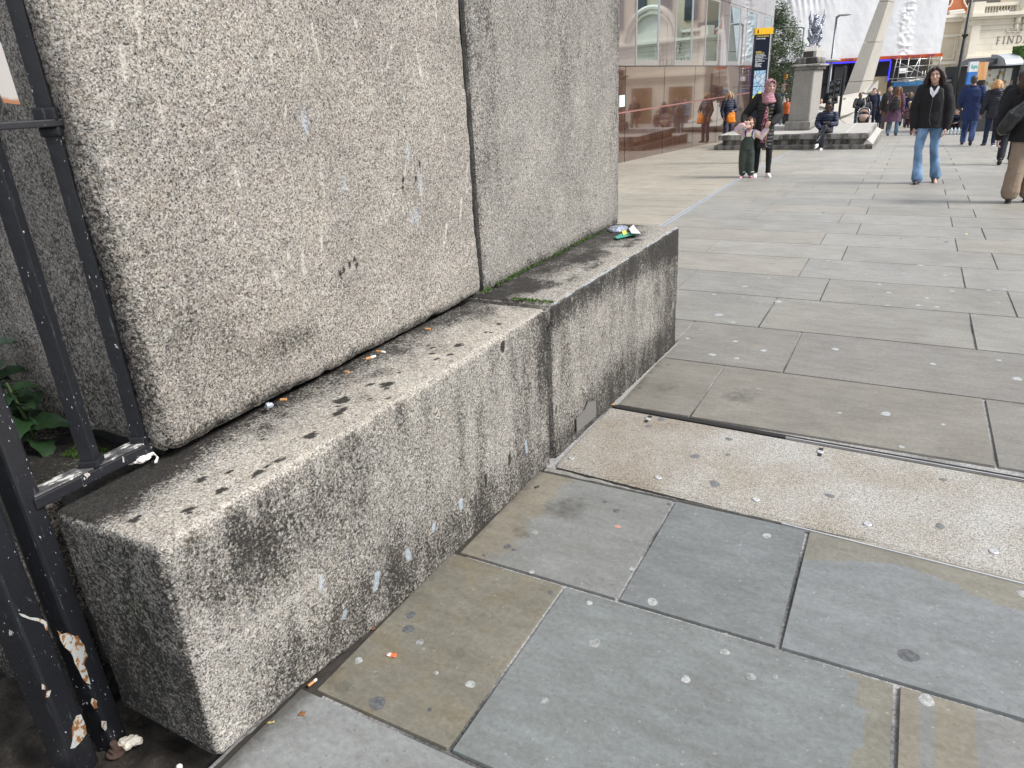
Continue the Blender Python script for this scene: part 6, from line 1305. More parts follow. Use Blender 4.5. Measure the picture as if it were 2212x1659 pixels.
    if T.get('hood'): ell(bm, neck + V3((0, .095 * s, -.015 * s)), (.12 * s, .065 * s, .085 * s)); tube(bm, [neck + V3((sg_ * .08 * s, -.055 * s if abs(sg_) else 0, -.03 * s)) for sg_ in (-1,)] + [neck + V3((-.11 * s, .04 * s, .03 * s)), neck + V3((0, .12 * s, .05 * s)), neck + V3((.11 * s, .04 * s, .03 * s)), neck + V3((.08 * s, -.055 * s, -.03 * s))], .032 * s, 8)
    remesh(T.get('name', 'jacket'), bm, MT_, root, max(vx, .010), 1, disp=(T.get('wr', .010), 9, (1.3, 1.3, 1)))
    # ---- legs
    G = P.get('bot', dict(c=(.03, .04, .08))); MB_ = cloth(G['c'], G.get('k', 'denim')); bm = B(); r = G.get('r', (.098, .068, .062)); r = [x * (1 if not kid or G.get('abs') else .72) for x in r]
    loftz(bm, [(pel.x, pel.y, pel.z - .10 * s, .135 * s * w, .10 * s), (pel.x, pel.y, pel.z - .02, .168 * s * w, .118 * s), (pel.x, pel.y, pel.z + .10 * s, .150 * s * w, .108 * s)], 20)
    for sd in 'LR':
        l = Lg[sd]; e = l[2] + (l[1] - l[2]).normalized() * G.get('up', -.01); tube(bm, [l[0], l[0].lerp(l[1], .5), l[1], l[1].lerp(e, .5), l[1].lerp(e, .97)], [r[0], (r[0] + r[1]) / 2, r[1], (r[1] * .7 + r[2] * .3 if r[2] > r[1] else (r[1] + r[2]) / 2), r[2]], 14, caps=True, up=(0, 1, 0) if abs((l[1] - l[0]).normalized().y) < .8 else None)
    remesh(G.get('name', 'trousers'), bm, MB_, root, max(vx, .010), 1, disp=(G.get('wr', .008), 11, (1.2, 1.2, 1)))
    # ---- shoes
    F = P.get('shoe', (.03, .03, .03)); MS_ = plain('shoe_upper', F, .45, var=.08); SO = plain('shoe_sole', P.get('sole', (.05, .05, .05)), .7)
    for sd in 'LR':
        l = Lg[sd]; td = V3(l[3]).normalized(); a = l[2]; ss = s * (1.08 if kid else 1)
        side = td.cross(V3((0, 0, 1))).normalized(); upv = side.cross(td).normalized(); m3 = Matrix((side, td, upv)).transposed()
        def sp(x, y, z): return a + m3 @ V3((x * ss, y * ss, z * ss))
        bm = B(); tube(bm, [sp(0, -.040, -.042), sp(0, .03, -.040), sp(0, .10, -.050), sp(0, .165, -.056)], [.034 * ss, .037 * ss, .039 * ss, .028 * ss], 10, flat=.9); tube(bm, [sp(0, -.01, .03 if P.get('boot') else -.005), sp(0, .0, -.03)], [.044 * ss, .040 * ss], 10)
        sh = remesh('shoe', bm, MS_, root, .009, 1)
        bm = B(); n = 14
        top_ = []; bot_ = []
        for i in range(n):
            an = i * 2 * math.pi / n; x = .041 * math.cos(an) * (1 - .15 * math.sin(an)); y = .065 + .128 * math.sin(an); top_.append(bm.verts.new(sp(x, y, -.068))); bot_.append(bm.verts.new(sp(x, y, -.086)))
        bm.faces.new(top_); bm.faces.new(bot_[::-1])
        for i in range(n): bm.faces.new((top_[i], bot_[i], bot_[(i + 1) % n], top_[(i + 1) % n]))
        obj('sole', bm, SO, sh, True)
    root['_'] = 0; del root['_']
    return root, dict(A=A, L=Lg, hp=hp_, neck=neck, q=q, hm=hm)
def stand(uf, vf, vt):
    b = gp(uf, vf); d = None; lo, hi = .3, 2.6
    for _ in range(40):
        h = (lo + hi) / 2; c = R.T @ np.array([b.x, b.y, b.z + h - H0]); v = PCY - FOC * c[1] / -c[2]
        if v > vt: lo = h
        else: hi = h
    return b, h
def place(u, vt, y):
    p = hit(u, vt, (0, y, 0), np.array([0, 1., 0])); print('place', u, y, round(p.z - prof(y), 2)); return V3((p.x, y, prof(y))), p.z - prof(y)
fz = lambda b, off=0: -math.atan2(b.x, b.y) + off
WALK = dict(legL=((.09, -.12, .49), (.09, -.16, .10), (.05, -1, .12)), legR=((-.09, .05, .48), (-.09, .26, .16), (-.05, -1, -.45)))
WALKB = dict(legL=((.09, .04, .48), (.09, .24, .15), (.05, -1, -.5)), legR=((-.09, -.13, .50), (-.09, -.17, .10), (-.05, -1, .1)))
BLK = (.012, .012, .014); NAVY = (.012, .020, .055)

# mother
b, h = stand(1642, 382, 170); mother_b = b
r, I = person(b, h, fz(b), 'woman in a pink headscarf and long black puffer coat holding a small girl', dict(near=2, fem=1, skin=SK_L,
    J=dict(neck=(.01, .01, 1.41), head=(.037, -.02, 1.565), pel=(-.0, .02, .93)), turn=(.05, .10, .42),
    armR=((-.35, .02, 1.09), (-.36, -.20, .985), 0), handR=dict(d=(.55, -.55, -.45), side=(.8, .2, .3), n=(.1, .9, -.2), curl=.25),
    armL=((.24, -.02, 1.07), (.12, -.24, .95), 0), handL=dict(d=(-.8, -.3, -.1), side=(0, -.3, .9), n=(-.1, .6, -.6), curl=1.0),
    legR=((-.09, -.01, .49), (-.09, .02, .085), (-.1, -1, -.05)), legL=((.12, -.03, .49), (.13, .0, .085), (.25, -1, -.05)),
    hair=('hijab', (.34, .175, .205)), top=dict(c=BLK, k='puffer', sleeve=1, hem=.52, th=.032, name='puffer_coat', hood=1, flare=.012, waist=.0, wr=.006),
    bot=dict(c=(.010, .010, .012), k='wool', r=(.088, .060, .045), name='leggings'), shoe=(.72, .72, .74), sole=(.7, .7, .7)))
bm = B(); loftz(bm, [(.0, -.142, .62, .045, .03), (.0, -.155, .8, .050, .03), (-.0, -.152, .95, .045, .03), (.01, -.14, 1.1, .03, .02), (.02, -.125, 1.25, .015, .015)], 12); obj('floral_dress', bm, cloth((.12, .02, .04), 'speck'), r, True, smooth=True)
bm = B(); tube(bm, [(.045, -.165, 1.20), (.055, -.178, .95), (.052, -.182, .75), (.045, -.178, .56)], .006, 6, mi=0); obj('zip', bm, plain('zip_gold', (.35, .26, .17), .4, .6), r, True)
hp_ = I['hp']
for sg in (-1, 1): bm = B(); tube(bm, [hp_((sg * .032 + .023 * math.cos(a), -.100 + .006 * abs(math.cos(a)), .010 + .019 * math.sin(a))) for a in np.linspace(0, 2 * math.pi, 15)], .0016, 5, caps=False); obj('glasses', bm, plain('glasses_rim', (.35, .30, .28), .3), r, True)
bm = B(); tube(bm, [hp_((.055, -.096, .014)), hp_((.078, -.02, .012))], .0015, 5); tube(bm, [hp_((-.009, -.102, .014)), hp_((.009, -.102, .014))], .0015, 5); obj('glasses', bm, plain('glasses_rim', (.35, .30, .28), .3), r, True)
bm = B(); tube(bm, [(.12, -.20, .955), (.145, -.195, .965)], [.043, .046], 12); obj('cuff', bm, cloth((.30, .06, .10), 'wool'), r, True, smooth=True)
for z, x in ((1.22, .035), (1.07, .085), (.93, -.05), (.80, .085), (.66, .08), (.56, .07)): bm = B(); ell(bm, (x, -.172, z), (.008, .004, .008), None, 2); obj('button', bm, plain('button_silver', (.5, .5, .5), .3, .6), r, True)
# child
b2, h2 = stand(1617, 382, 247); b2 = b2 + V3((.02, -.14, 0))
r, I = person(b2, h2, fz(b2), 'small girl in dark green dungarees and pastel flowered top with face covered', dict(near=2, kid=1, skin=SK_L, J=dict(head=(-.035, -.015, .955), neck=(-.045, .01, .83), chest=(-.05, .01, .72), pel=(-.055, 0, .50)), turn=(.1, .05, .35),
    armR=((-.25, -.05, .87), (-.15, -.125, .94), 0), handR=dict(d=(.6, -.1, .3), side=(0, -.3, .8), n=(.2, .8, 0), curl=.5),
    armL=((.17, -.04, .72), (.26, -.05, .86), 0), handL=dict(d=(.2, -.1, .9), side=(-.8, -.4, .2), n=(0, .8, 0), curl=.9),
    legR=((-.115, -.01, .29), (-.11, .0, .055), (-.35, -1, -.05)), legL=((.01, -.01, .29), (.035, .0, .055), (.25, -1, -.05)),
    hair=('short', (.10, .045, .025)), top=dict(c=(.55, .48, .62), k='floral', hem=.58, th=.016, name='flowered_top', sl=.014, wr=.008), bot=dict(c=(.030, .045, .036), k='leather', r=(.085, .078, .066), abs=1, name='dungarees', up=.035), shoe=(.55, .25, .30), sole=(.6, .58, .55)))
bm = B(); loftz(bm, [(-.055, -.0, .50, .135, .105), (-.053, -.0, .60, .125, .10), (-.05, -.005, .67, .118, .096), (-.048, -.02, .735, .085, .082)], 22); remesh('bib', bm, cloth((.030, .045, .036), 'leather'), r, .009, 1)
for sg in (-1, 1): bm = B(); tube(bm, [(-.048 + sg * .055, -.098, .72), (-.046 + sg * .060, -.085, .79), (-.045 + sg * .065, -.02, .83), (-.045 + sg * .05, .07, .78)], .011, 6, flat=.4); obj('strap', bm, plain('strap_navy', (.02, .025, .05), .8), r, True)
for sg, x in ((-1, -.11), (1, .033)): bm = B(); loftz(bm, [(x, 0, .105, .066, .066), (x, 0, .118, .068, .068)], 18); obj('reflective_band', bm, plain('reflective_band', (.65, .72, .70), .4), r, True)
hp_ = I['hp']; bm = B()
for sg in (-1, 1): tube(bm, [hp_((sg * .045, -.055, .085)), hp_((sg * .080, -.035, .02)), hp_((sg * .082, -.01, -.07))], [.02, .024, .014], 8)
remesh('hair_lock', bm, plain('hair', (.10, .045, .025), .55, var=.35, sc=30, bump=.9, bsc=90), r, .008, 1)
# woman with orange bag
b, h = place(1577, 198, 27)
r, I = person(b, h, fz(b, .25), 'older blonde woman in a navy quilted jacket beside the brown granite wall', dict(near=1, fem=1, skin=(.48, .29, .22), hair=('bob', (.42, .32, .20)), browc=(.15, .1, .07), turn=(0, 0, .1), top=dict(c=(.010, .016, .045), k='puffer', hem=.80, th=.028, hood=1), bot=dict(c=(.012, .02, .06)),
    armL=((.27, -.04, 1.10), (.13, -.22, 1.06), 0), handL=dict(d=(-.6, -.5, -.3), side=(0, -.2, .9), n=(-.3, .7, -.6), curl=1.0), armR=((-.24, .02, 1.10), (-.21, -.08, .86), 0)))
bag = thing('carrier_bag', b, 'bright orange carrier bag held in front by the blonde woman', 'bag', None, fz(b, .25)); bag.scale = r.scale
bm = B(); loftz(bm, [(.03, -.25, .66, .13, .05), (.03, -.26, .70, .165, .085), (.02, -.25, .85, .15, .08), (.04, -.24, .97, .12, .05), (.07, -.24, 1.02, .07, .03)], 22, power=2.6); remesh('bag_body', bm, plain('bag_orange', (.72, .22, .01), .35, bump=.8, bsc=14), bag, .012, 1, disp=(.020, 9))
bm = B(); tube(bm, [(.0, -.25, .98), (.05, -.27, 1.06), (.10, -.24, 1.0)], .008, 6); obj('handle', bm, plain('bag_orange', (.72, .22, .01), .35), bag, True)
# seated man
sx_ = on_y(1783.5, 283, 22.2).x; b = V3((sx_, 22.22, -.028))
r, I = person(b, 1.76, fz(b, .05), 'man in sunglasses and navy puffer jacket sitting cross legged on the pedestal platform', dict(near=2, skin=SK_D, wide=.98, J=dict(pel=(.0, .0, .085), chest=(.0, -.03, .33), neck=(.0, -.07, .50), head=(.005, -.115, .645), shz=.455, sh=.185), turn=(.12, 0, -.05),
    armR=((-.235, -.10, .24), (-.16, -.33, .13), 0), handR=dict(d=(.75, -.3, -.25), side=(0, -.3, .9), n=(-.2, .5, -.7), curl=.7), armL=((.22, -.12, .22), (.08, -.33, .235), 0), handL=dict(d=(-.85, -.3, .0), side=(0, -.3, .9), n=(0, .6, .6), curl=.8),
    legR=((-.10, -.44, .08), (-.085, -.42, -.325), (-.1, -1, -.12), (-.08, -.03, .07)), legL=((-.06, -.50, .165), (-.205, -.60, -.195), (-.35, -1, -.35), (.08, -.03, .08)),
    hair=('fade', (.012, .010, .010)), top=dict(c=(.009, .015, .048), k='puffer', hem=-.0, th=.028, name='puffer_jacket', hood=1, cuff=.02), bot=dict(c=(.008, .010, .022), k='leather', r=(.092, .070, .055), name='track_trousers'), shoe=(.75, .75, .76), sole=(.75, .75, .75)))
hp_ = I['hp']
for sg in (-1, 1): bm = B(); ell(bm, hp_((sg * .033, -.096, .014)), (.030, .010, .020), I['hm'].to_euler(), 3); obj('sunglass_lens', bm, plain('lens', (.01, .01, .012), .05), r, True, smooth=True)
bm = B(); tube(bm, [hp_((-.075, -.02, .02)), hp_((-.062, -.088, .026)), hp_((0, -.104, .024)), hp_((.062, -.088, .026)), hp_((.075, -.02, .02))], .0035, 6); obj('sunglass_frame', bm, MDARK, r, True)
bm = B(); tube(bm, [(-.03, -.50, .225), (-.10, -.575, .08), (-.17, -.635, -.08), (-.22, -.655, -.15)], .006, 6); obj('side_stripe', bm, plain('stripe_pale', (.5, .5, .52), .6), r, True)
bm = B(); box(bm, (-.03, -.42, .285), (.145, .075, .010), 0, .003, rot=Euler((.6, 0, .1))); ph = obj('phone', bm, MDARK, None, False); ph.parent = None
ph.matrix_world = Matrix.LocRotScale(r.location, r.rotation_euler, r.scale); tag(ph, 'dark mobile phone in the hands of the seated man', 'phone')
# woman in black jacket and jeans
b, h = stand(2003, 395, 142)
r, I = person(b, h, fz(b), 'dark haired woman in a black jacket and flared light blue jeans walking towards the viewer', dict(near=2, fem=1, skin=SK_L, J=dict(pel=(-.095, 0, .93), chest=(-.115, .01, 1.22), neck=(-.12, .01, 1.42), head=(-.135, -.01, 1.57), hip=.085), turn=(-.03, -.10, -.06),
    armR=((-.335, .03, 1.08), (-.315, -.04, .84), 0), armL=((.13, .02, 1.08), (.125, -.03, .83), 0), legR=((-.20, -.08, .50), (-.15, -.14, .09), (-.12, -1, -.02)), legL=((.015, -.02, .49), (.09, .10, .12), (.12, -1, -.42)),
    hair=('bob', (.022, .010, .010)), top=dict(c=(.010, .010, .012), k='wool', hem=.83, th=.030, flare=.008, sl=.004, waist=.02, cuff=.0), bot=dict(c=(.095, .175, .29), k='denim', r=(.092, .060, .082), name='flared_jeans', up=-.03), shoe=(.015, .014, .016), sole=(.09, .04, .03)))
bm = B(); prism(bm, [(-.165, 1.33), (-.12, 1.265), (-.07, 1.34), (-.055, 1.41), (-.075, 1.43), (-.115, 1.345), (-.165, 1.42), (-.18, 1.40)], -.138, -.09, W_=lambda x, z, y: V3((x, y + max(0, z - 1.34) * .35, z))); obj('white_collar', bm, plain('shirt_white', (.7, .72, .76), .8), r, True)
bm = B(); tube(bm, [(-.12, -.145, 1.25), (-.125, -.152, 1.1), (-.12, -.154, .95), (-.09, -.150, .87)], .004, 6); obj('zip', bm, plain('zip_grey', (.07, .07, .075), .5), r, True)
bm = B(); tube(bm, [(-.02, -.105, 1.38), (.01, -.135, 1.25), (.01, -.145, 1.05), (.0, -.12, .9)], .016, 8, flat=.35); obj('bag_strap', bm, plain('strap_black', (.02, .02, .02), .5), r, True)
# navy suited man, walking away
b, h = stand(2086, 314, 162)
person(b, h, fz(b, math.pi), 'grey haired man in a blue jacket walking away beside the blonde haired person', dict(near=1, rear=1, wide=1.08, skin=SK_M, face=0, **WALK, J=dict(neck=(.06, .0, 1.42), head=(.085, -.02, 1.575), pel=(.02, 0, .93), chest=(.045, .0, 1.2)), hair=('short', (.05, .045, .045)), top=dict(c=(.016, .032, .105), hem=.62, th=.034, waist=.02, k='wool', name='jacket', flare=.015), armL=((.30, -.0, 1.10), (.26, -.15, .95), 0), armR=((-.18, .0, 1.1), (-.16, -.12, .9), 0), bot=dict(c=(.014, .035, .12), r=(.10, .078, .068)), shoe=(.03, .02, .02)))
b, h = stand(2134, 315, 172)
person(b, h, fz(b, math.pi + .1), 'curly blonde haired person in a black quilted jacket walking away', dict(near=1, rear=1, skin=SK_M, face=0, J=dict(neck=(.04, .0, 1.42), head=(.06, -.02, 1.57), chest=(.03, .0, 1.2)), hair=('curly', (.50, .28, .12)), top=dict(c=(.010, .012, .024), k='puffer', hem=.72, th=.036, hood=1), bot=dict(c=(.010, .020, .055), k='wool', r=(.095, .068, .055)), armL=((.27, .0, 1.1), (.30, -.05, .84), 0), shoe=(.03, .02, .06), sole=(.6, .6, .65), wide=1.05))
# man at the right edge with beige trousers and a shoulder bag
b, h = stand(2196, 437, 146)
r, I = person(b, h, fz(b, math.pi), 'person in a black coat and wide beige trousers at the right edge, walking away', dict(near=1, rear=1, skin=SK_L, face=0, wide=1.15, boot=1, J=dict(neck=(.10, .0, 1.42), head=(.12, -.02, 1.57), chest=(.07, .01, 1.2), pel=(.02, 0, .93), hip=.08), legL=((.09, .06, .49), (.10, .12, .085), (.0, -1, -.1)), legR=((-.09, -.06, .49), (-.10, -.05, .085), (-.0, -1, -.05)), hair=('bob', (.045, .022, .014)), top=dict(c=(.008, .008, .010), k='wool', hem=.80, th=.045, hood=1, flare=.02), bot=dict(c=(.25, .19, .14), k='wool', r=(.105, .105, .112), name='wide_trousers', up=.05), shoe=(.012, .012, .013)))
bg = thing('shoulder_bag', b, 'black shoulder bag on the back of the person in beige trousers', 'bag', None, fz(b, math.pi)); bg.scale = r.scale
bm = B(); tube(bm, [(.30, .20, 1.0), (.22, .22, 1.14), (.10, .20, 1.30)], [.12, .13, .08], 14, flat=.75); remesh('bag_body', bm, cloth((.012, .014, .016), 'leather'), bg, .014, 1, disp=(.012, 12))
bm = B(); tube(bm, [(.33, .24, 1.10), (.24, .30, 1.20), (.10, .26, 1.34), (-.02, .14, 1.42), (-.12, .0, 1.44)], .016, 8, flat=.4); obj('strap', bm, MDARK, bg, True)
b, h = stand(2170, 355, 152)
person(b, h, fz(b, math.pi), 'person in black trousers walking away, mostly hidden behind the beige trousered person', dict(face=0, rear=1, skin=SK_M, **WALKB, hair=('short', (.03, .02, .02)), top=dict(c=(.010, .011, .013), hem=.75), bot=dict(c=(.009, .011, .018), k='wool', r=(.10, .078, .07)), shoe=(.02, .018, .018)))
# purple coat
b, h = stand(1927, 293, 187)
r, I = person(b, h, fz(b, math.pi - .15), 'long haired woman in a swinging mauve coat walking away', dict(near=1, fem=1, face=0, skin=SK_L, legL=((.12, .0, .49), (.14, .08, .09), (.1, -1, -.15)), legR=((-.09, -.05, .49), (-.10, -.08, .085), (0, -1, 0)), boot=1, hair=('long', (.13, .06, .03)), top=dict(c=(.105, .055, .095), k='wool', hem=.50, th=.035, flare=.17, sway=.10, wr=.022, name='long_coat'), bot=dict(c=(.10, .17, .25), r=(.09, .07, .07)), shoe=(.025, .016, .014)))
bp = thing('backpack', b, 'black backpack with tan straps worn by the woman in the mauve coat', 'backpack', None, fz(b, math.pi - .15)); bp.scale = r.scale
bm = B(); loftz(bm, [(.06, .24, .90, .13, .07), (.06, .25, .96, .17, .11), (.04, .24, 1.15, .16, .10), (.02, .22, 1.30, .12, .07), (.02, .20, 1.36, .07, .04)], 22, power=3); remesh('pack', bm, cloth((.010, .011, .012), 'leather'), bp, .014, 1, disp=(.006, 14))
bm = B(); tube(bm, [(-.08, .22, 1.34), (-.13, .20, 1.2), (-.13, .20, 1.0)], .028, 8, flat=.5); tube(bm, [(-.06, .23, 1.35), (.02, .23, 1.40), (.10, .22, 1.36)], .018, 8); obj('strap', bm, plain('tan_leather', (.26, .12, .04), .5), bp, True, smooth=True)
def cup(root, p, c=(.7, .68, .66), owner='', cat='cup'):
    m = Matrix.LocRotScale(root.location, root.rotation_euler, root.scale) @ V3(p); t_ = thing('drink_cup', m, owner, cat); t_.scale = root.scale
    bm = B(); lathe(bm, [(-.045, .028), (.05, .036), (.055, .037)], seg=14); obj('cup', bm, plain('cup_' + str(c[0]), c, .4), t_, True, smooth=True); bm = B(); tube(bm, [(0, 0, .05), (.012, -.01, .14)], .004, 6); obj('straw', bm, plain('straw', (.75, .75, .75), .4), t_, True)
# bearded man with cup
b, h = stand(1910, 287, 185.5)
r, I = person(b, h, fz(b), 'bearded man in an open dark jacket and brown trousers holding a drink', dict(near=1, skin=SK_L, beard=(.10, .06, .04), hair=('short', (.06, .04, .03)), turn=(.05, 0, -.15), armL=((.25, -.02, 1.12), (.06, -.25, 1.10), 0), handL=dict(d=(-.7, -.5, .1), side=(0, -.2, .9), n=(-.3, .6, 0), curl=.9), **{k_: v_ for k_, v_ in WALK.items()}, top=dict(c=(.022, .019, .018), k='leather', hem=.78), bot=dict(c=(.16, .10, .075), k='wool', r=(.09, .066, .062)), shoe=(.6, .6, .62)))
cup(r, (.0, -.31, 1.14), owner='white milkshake cup with a straw held by the bearded man')
# tall man in navy coat, drinking
b, h = place(1889.6, 190.2, 37.6)
r, I = person(b, h, fz(b), 'tall man in a long navy coat raising a pink drink to his mouth', dict(near=1, skin=SK_L, hair=('short', (.03, .02, .018)), turn=(.12, 0, 0), armR=((-.26, -.12, 1.20), (-.10, -.22, 1.40), 0), handR=dict(d=(.5, -.1, .6), side=(0, -.5, .6), n=(.2, .8, 0), curl=.9), top=dict(c=(.011, .017, .040), hem=.60, th=.032, hood=1), bot=dict(c=(.012, .018, .04))))
cup(r, (-.03, -.22, 1.47), (.62, .36, .34), 'pink milkshake cup held by the tall man in navy')
b, h = place(1899, 196, 39.5); person(b, h, fz(b), 'fair haired person in pale blue, mostly hidden behind the tall man', dict(skin=SK_L, hair=('short', (.20, .12, .06)), top=dict(c=(.30, .42, .55), hem=.85), bot=dict(c=(.03, .04, .08))))
b, h = place(1860, 200, 36.6)
r, I = person(b, h, fz(b, .15), 'grey bearded man in a black leather jacket pushing the pram', dict(near=1, skin=SK_B, beard=(.16, .14, .13), hair=('short', (.02, .02, .022)), turn=(.1, 0, .45), armL=((.20, -.20, 1.13), (.10, -.42, 1.03), 0), armR=((-.25, -.12, 1.10), (-.05, -.40, 1.02), 0), top=dict(c=(.014, .020, .026), k='leather', hem=.78, th=.032), bot=dict(c=(.014, .03, .08))))
b, h = place(1874, 209, 36.8)
person(b, h, fz(b), 'smiling dark haired woman in a charcoal coat beside the pram', dict(near=1, fem=1, skin=SK_B, hair=('long', (.012, .010, .012)), turn=(0, .15, -.1), top=dict(c=(.045, .045, .060), k='leather', hem=.66, th=.028), bot=dict(c=(.02, .02, .03)), armL=((.24, .0, 1.08), (.24, -.06, .82), 0)))
b, h = stand(1896, 280, 225.5)
person(b, h, fz(b), 'girl in a navy school coat with a hairband standing beside the pram', dict(near=1, kid=1, skin=SK_B, hair=('bob', (.02, .014, .012)), top=dict(c=(.008, .012, .030), hem=.30, th=.03, flare=.05, collar=1, name='coat'), bot=dict(c=(.010, .02, .06)), shoe=(.015, .015, .02)))
# pram
pb = V3((on_y(1863.5, 262, 35.2).x, 35.2, prof(35.2))); pr = thing('pram', pb, 'pram with a pinkish beige hood, silver frame and black basket', 'pram', None, fz(pb)); zt_p = on_y(1863, 232.5, 35.2).z - pb.z; kk = zt_p / 1.12; pr.scale = (kk, kk, kk)
MPK_ = plain('pram_fabric', (.46, .33, .28), .8, bump=.4); MPF = plain('pram_frame', (.55, .57, .60), .25, .8)
bm = B(); n = 14; V = []
for i in range(n + 1):
    a = math.pi * .5 * i / n; V.append([bm.verts.new((.245 * math.cos(t_), -.30 * math.cos(a) - .05, .80 + .26 * math.sin(t_) * (.55 + .45 * math.sin(a)) + 0)) for t_ in np.linspace(0, math.pi, 13)])
for i in range(n):
    for j in range(12): bm.faces.new((V[i][j], V[i + 1][j], V[i + 1][j + 1], V[i][j + 1]))
bmesh.ops.solidify(bm, geom=bm.faces[:], thickness=.01); obj('hood', bm, MPK_, pr, True, smooth=True)
bm = B(); tube(bm, [(.25 * math.cos(t_), -.36, .80 + .16 * math.sin(t_)) for t_ in np.linspace(0, math.pi, 14)], .008, 6); obj('hood_rib', bm, plain('pram_seam', (.30, .20, .17), .8), pr, True)
bm = B(); loftz(bm, [(0, -.1, .50, .19, .30), (0, -.1, .62, .23, .34), (0, -.1, .80, .245, .36)], 24, power=3); obj('carrycot', bm, MPK_, pr, True, smooth=True)
bm = B(); tube(bm, [(-.28, -.30, .35), (-.27, -.28, .78), (-.25, -.20, .98), (-.16, -.15, 1.10), (0, -.14, 1.12), (.16, -.15, 1.10), (.25, -.20, .98), (.27, -.28, .78), (.28, -.30, .35)], .016, 8); obj('frame', bm, MPF, pr, True, smooth=True)
bm = B(); tube(bm, [(-.27, -.34, .72), (.27, -.34, .72)], .018, 8); obj('crossbar', bm, MPF, pr, True)
bm = B(); loftz(bm, [(0, -.32, .42, .22, .03), (0, -.36, .56, .25, .04), (0, -.36, .70, .25, .03)], 16, power=3.5); obj('apron', bm, plain('pram_black', (.012, .012, .014), .6), pr, True)
bm = B(); loftz(bm, [(0, -.05, .16, .20, .25), (0, -.05, .30, .24, .30)], 18, power=3.5); obj('basket', bm, plain('pram_black', (.012, .012, .014), .6), pr, True)
for x, y, r_ in ((-.27, .25, .15), (.27, .25, .15), (-.22, -.38, .10), (.22, -.38, .10)):
    bm = B(); tube(bm, [(x - .02, y, r_), (x + .02, y, r_)], r_, 20, caps=False); wh = obj('wheel', bm, MDARK, pr, True); bm = B(); tube(bm, [(x - .024, y, r_), (x + .024, y, r_)], r_ * .6, 16, caps=False); obj('rim', bm, MPF, wh, True)
for sg in (-1, 1): bm = B(); tube(bm, [(sg * .27, .25, .15), (sg * .27, -.1, .55), (sg * .25, .35, 1.0)], .013, 6); tube(bm, [(sg * .22, -.38, .10), (sg * .27, -.1, .55)], .013, 6); obj('side_strut', bm, MPF, pr, True)
bm = B(); tube(bm, [(-.25, .35, 1.0), (.25, .35, 1.0)], .016, 8); obj('handlebar', bm, MDARK, pr, True)
# others around
b, h = stand(1958, 276, 217); person(b, h, fz(b, math.pi - .5), 'small child in a dark flower patterned coat and pale hat walking away', dict(kid=1, face=0, skin=SK_L, hair=('cap_beanie', (.42, .34, .24)), top=dict(c=(.02, .015, .025), k='speck', hem=.36, th=.03), bot=dict(c=(.07, .02, .04), k='wool'), shoe=(.12, .10, .05)))
b, h = place(1959, 200, 42); person(b, h, fz(b, math.pi), 'dark haired person in blue walking away behind the small child', dict(face=0, skin=SK_L, hair=('short', (.03, .02, .02)), top=dict(c=(.03, .07, .16), hem=.7), bot=dict(c=(.012, .015, .03))))
b, h = place(1968, 199, 40); person(b, h, fz(b, math.pi), 'brown haired person in a dark navy jacket walking away near the blue scaffold board', dict(face=0, skin=SK_L, hair=('bob', (.14, .09, .06)), top=dict(c=(.012, .02, .06), hem=.65), bot=dict(c=(.012, .015, .03)), **WALKB))
b, h = stand(1973, 292, 196); person(b, h, fz(b, math.pi), 'person in an olive green jacket and pink trousers walking away', dict(fem=1, face=0, skin=SK_L, **WALK, hair=('bob', (.20, .15, .11)), top=dict(c=(.045, .048, .035), k='wool', hem=.66, th=.03), bot=dict(c=(.30, .16, .16), k='wool', r=(.088, .07, .07)), shoe=(.05, .02, .025)))
b, h = place(1797, 188, 39.5)
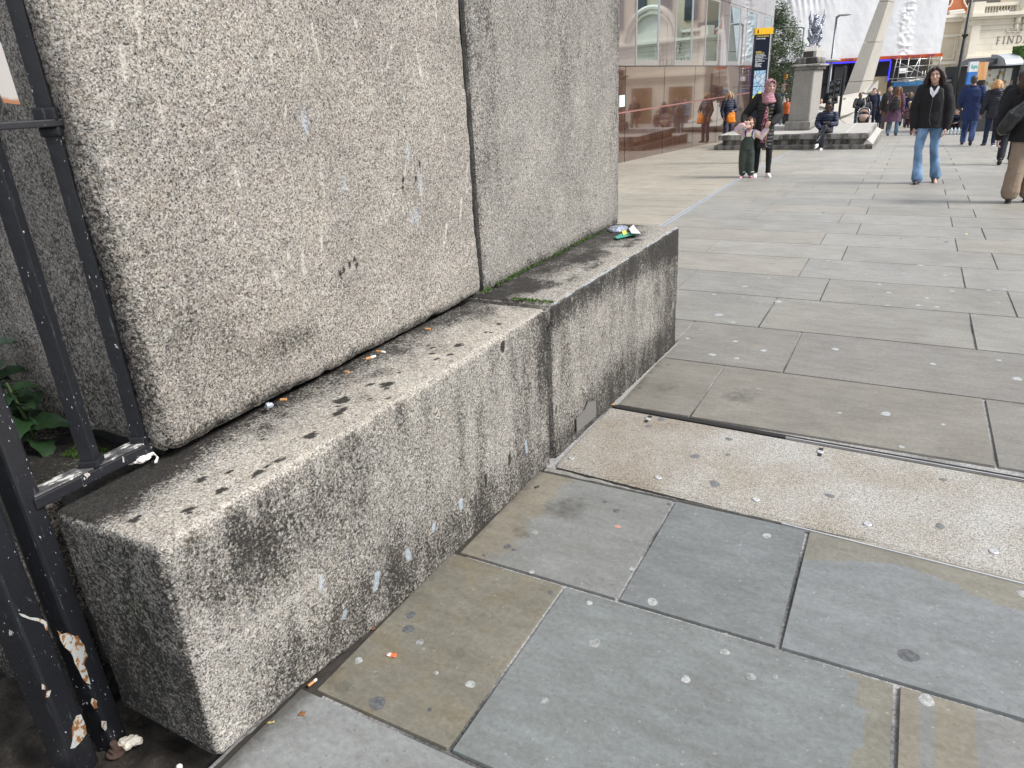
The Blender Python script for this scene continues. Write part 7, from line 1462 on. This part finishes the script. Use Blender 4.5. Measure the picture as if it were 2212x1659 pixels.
r, I = person(b, h, fz(b), 'curly haired person in a black hoodie holding white gloves or a cup beside the traffic light', dict(near=1, skin=SK_M, hair=('afro', (.014, .012, .012)), armR=((-.25, -.02, 1.10), (-.08, -.25, 1.14), 0), armL=((.24, -.02, 1.08), (.06, -.24, 1.08), 0), handR=dict(d=(.7, -.4, .3), side=(0, -.2, .9), n=(.3, .7, 0), curl=.8), handL=dict(d=(-.7, -.4, .2), side=(0, -.2, .9), n=(-.3, .7, 0), curl=.8), top=dict(c=(.014, .014, .017), k='wool', hem=.76, th=.03, hood=1), bot=dict(c=(.11, .25, .45))))
r['label'] = 'curly haired person in a black hooded top holding a white cup beside the traffic light'
cup(r, (.0, -.31, 1.18), owner='white cup held by the curly haired person')
b, h = place(1774, 211, 40); h = max(h, 1.1); person(b, h, fz(b), 'small pale face and dark coat of a child just right of the pedestal', dict(kid=1, skin=SK_L, hair=('short', (.03, .02, .02)), top=dict(c=(.02, .02, .03), hem=.4)))
b, h = stand(1681, 271, 198); person(b, h, fz(b, .3), 'red haired woman in a striped jumper and blue jeans behind the mother', dict(fem=1, skin=SK_L, hair=('long', (.12, .008, .015)), top=dict(c=(.5, .4, .5), k='stripe', hem=.88, th=.024, sl=.01), bot=dict(c=(.07, .17, .34), r=(.09, .066, .068)), shoe=(.6, .6, .6)))
b, h = place(1702, 211, 42); person(b, h, fz(b), 'person in an orange jacket mostly hidden behind the pedestal', dict(skin=SK_L, hair=('short', (.1, .05, .03)), top=dict(c=(.62, .13, .03), hem=.8, k='puffer'), bot=dict(c=(.02, .02, .03))))
b = gp(2072, 285); person(b, 1.7, fz(b, -.6), 'person in dark clothes crouching by the souvenir rack', dict(skin=SK_L, wide=1.0, J=dict(pel=(0, .1, .25), chest=(-.02, -.08, .46), neck=(-.03, -.2, .60), head=(-.04, -.27, .73), shz=.57), legL=((.12, -.28, .42), (.12, -.12, .09), (0, -1, -.05), (.08, .08, .24)), legR=((-.12, -.28, .42), (-.12, -.12, .09), (0, -1, -.05), (-.08, .08, .24)), armL=((.22, -.25, .40), (.14, -.42, .36), 0), armR=((-.22, -.25, .40), (-.14, -.42, .36), 0), hair=('short', (.03, .02, .02)), top=dict(c=(.03, .04, .09), hem=.18), bot=dict(c=(.012, .014, .02))))
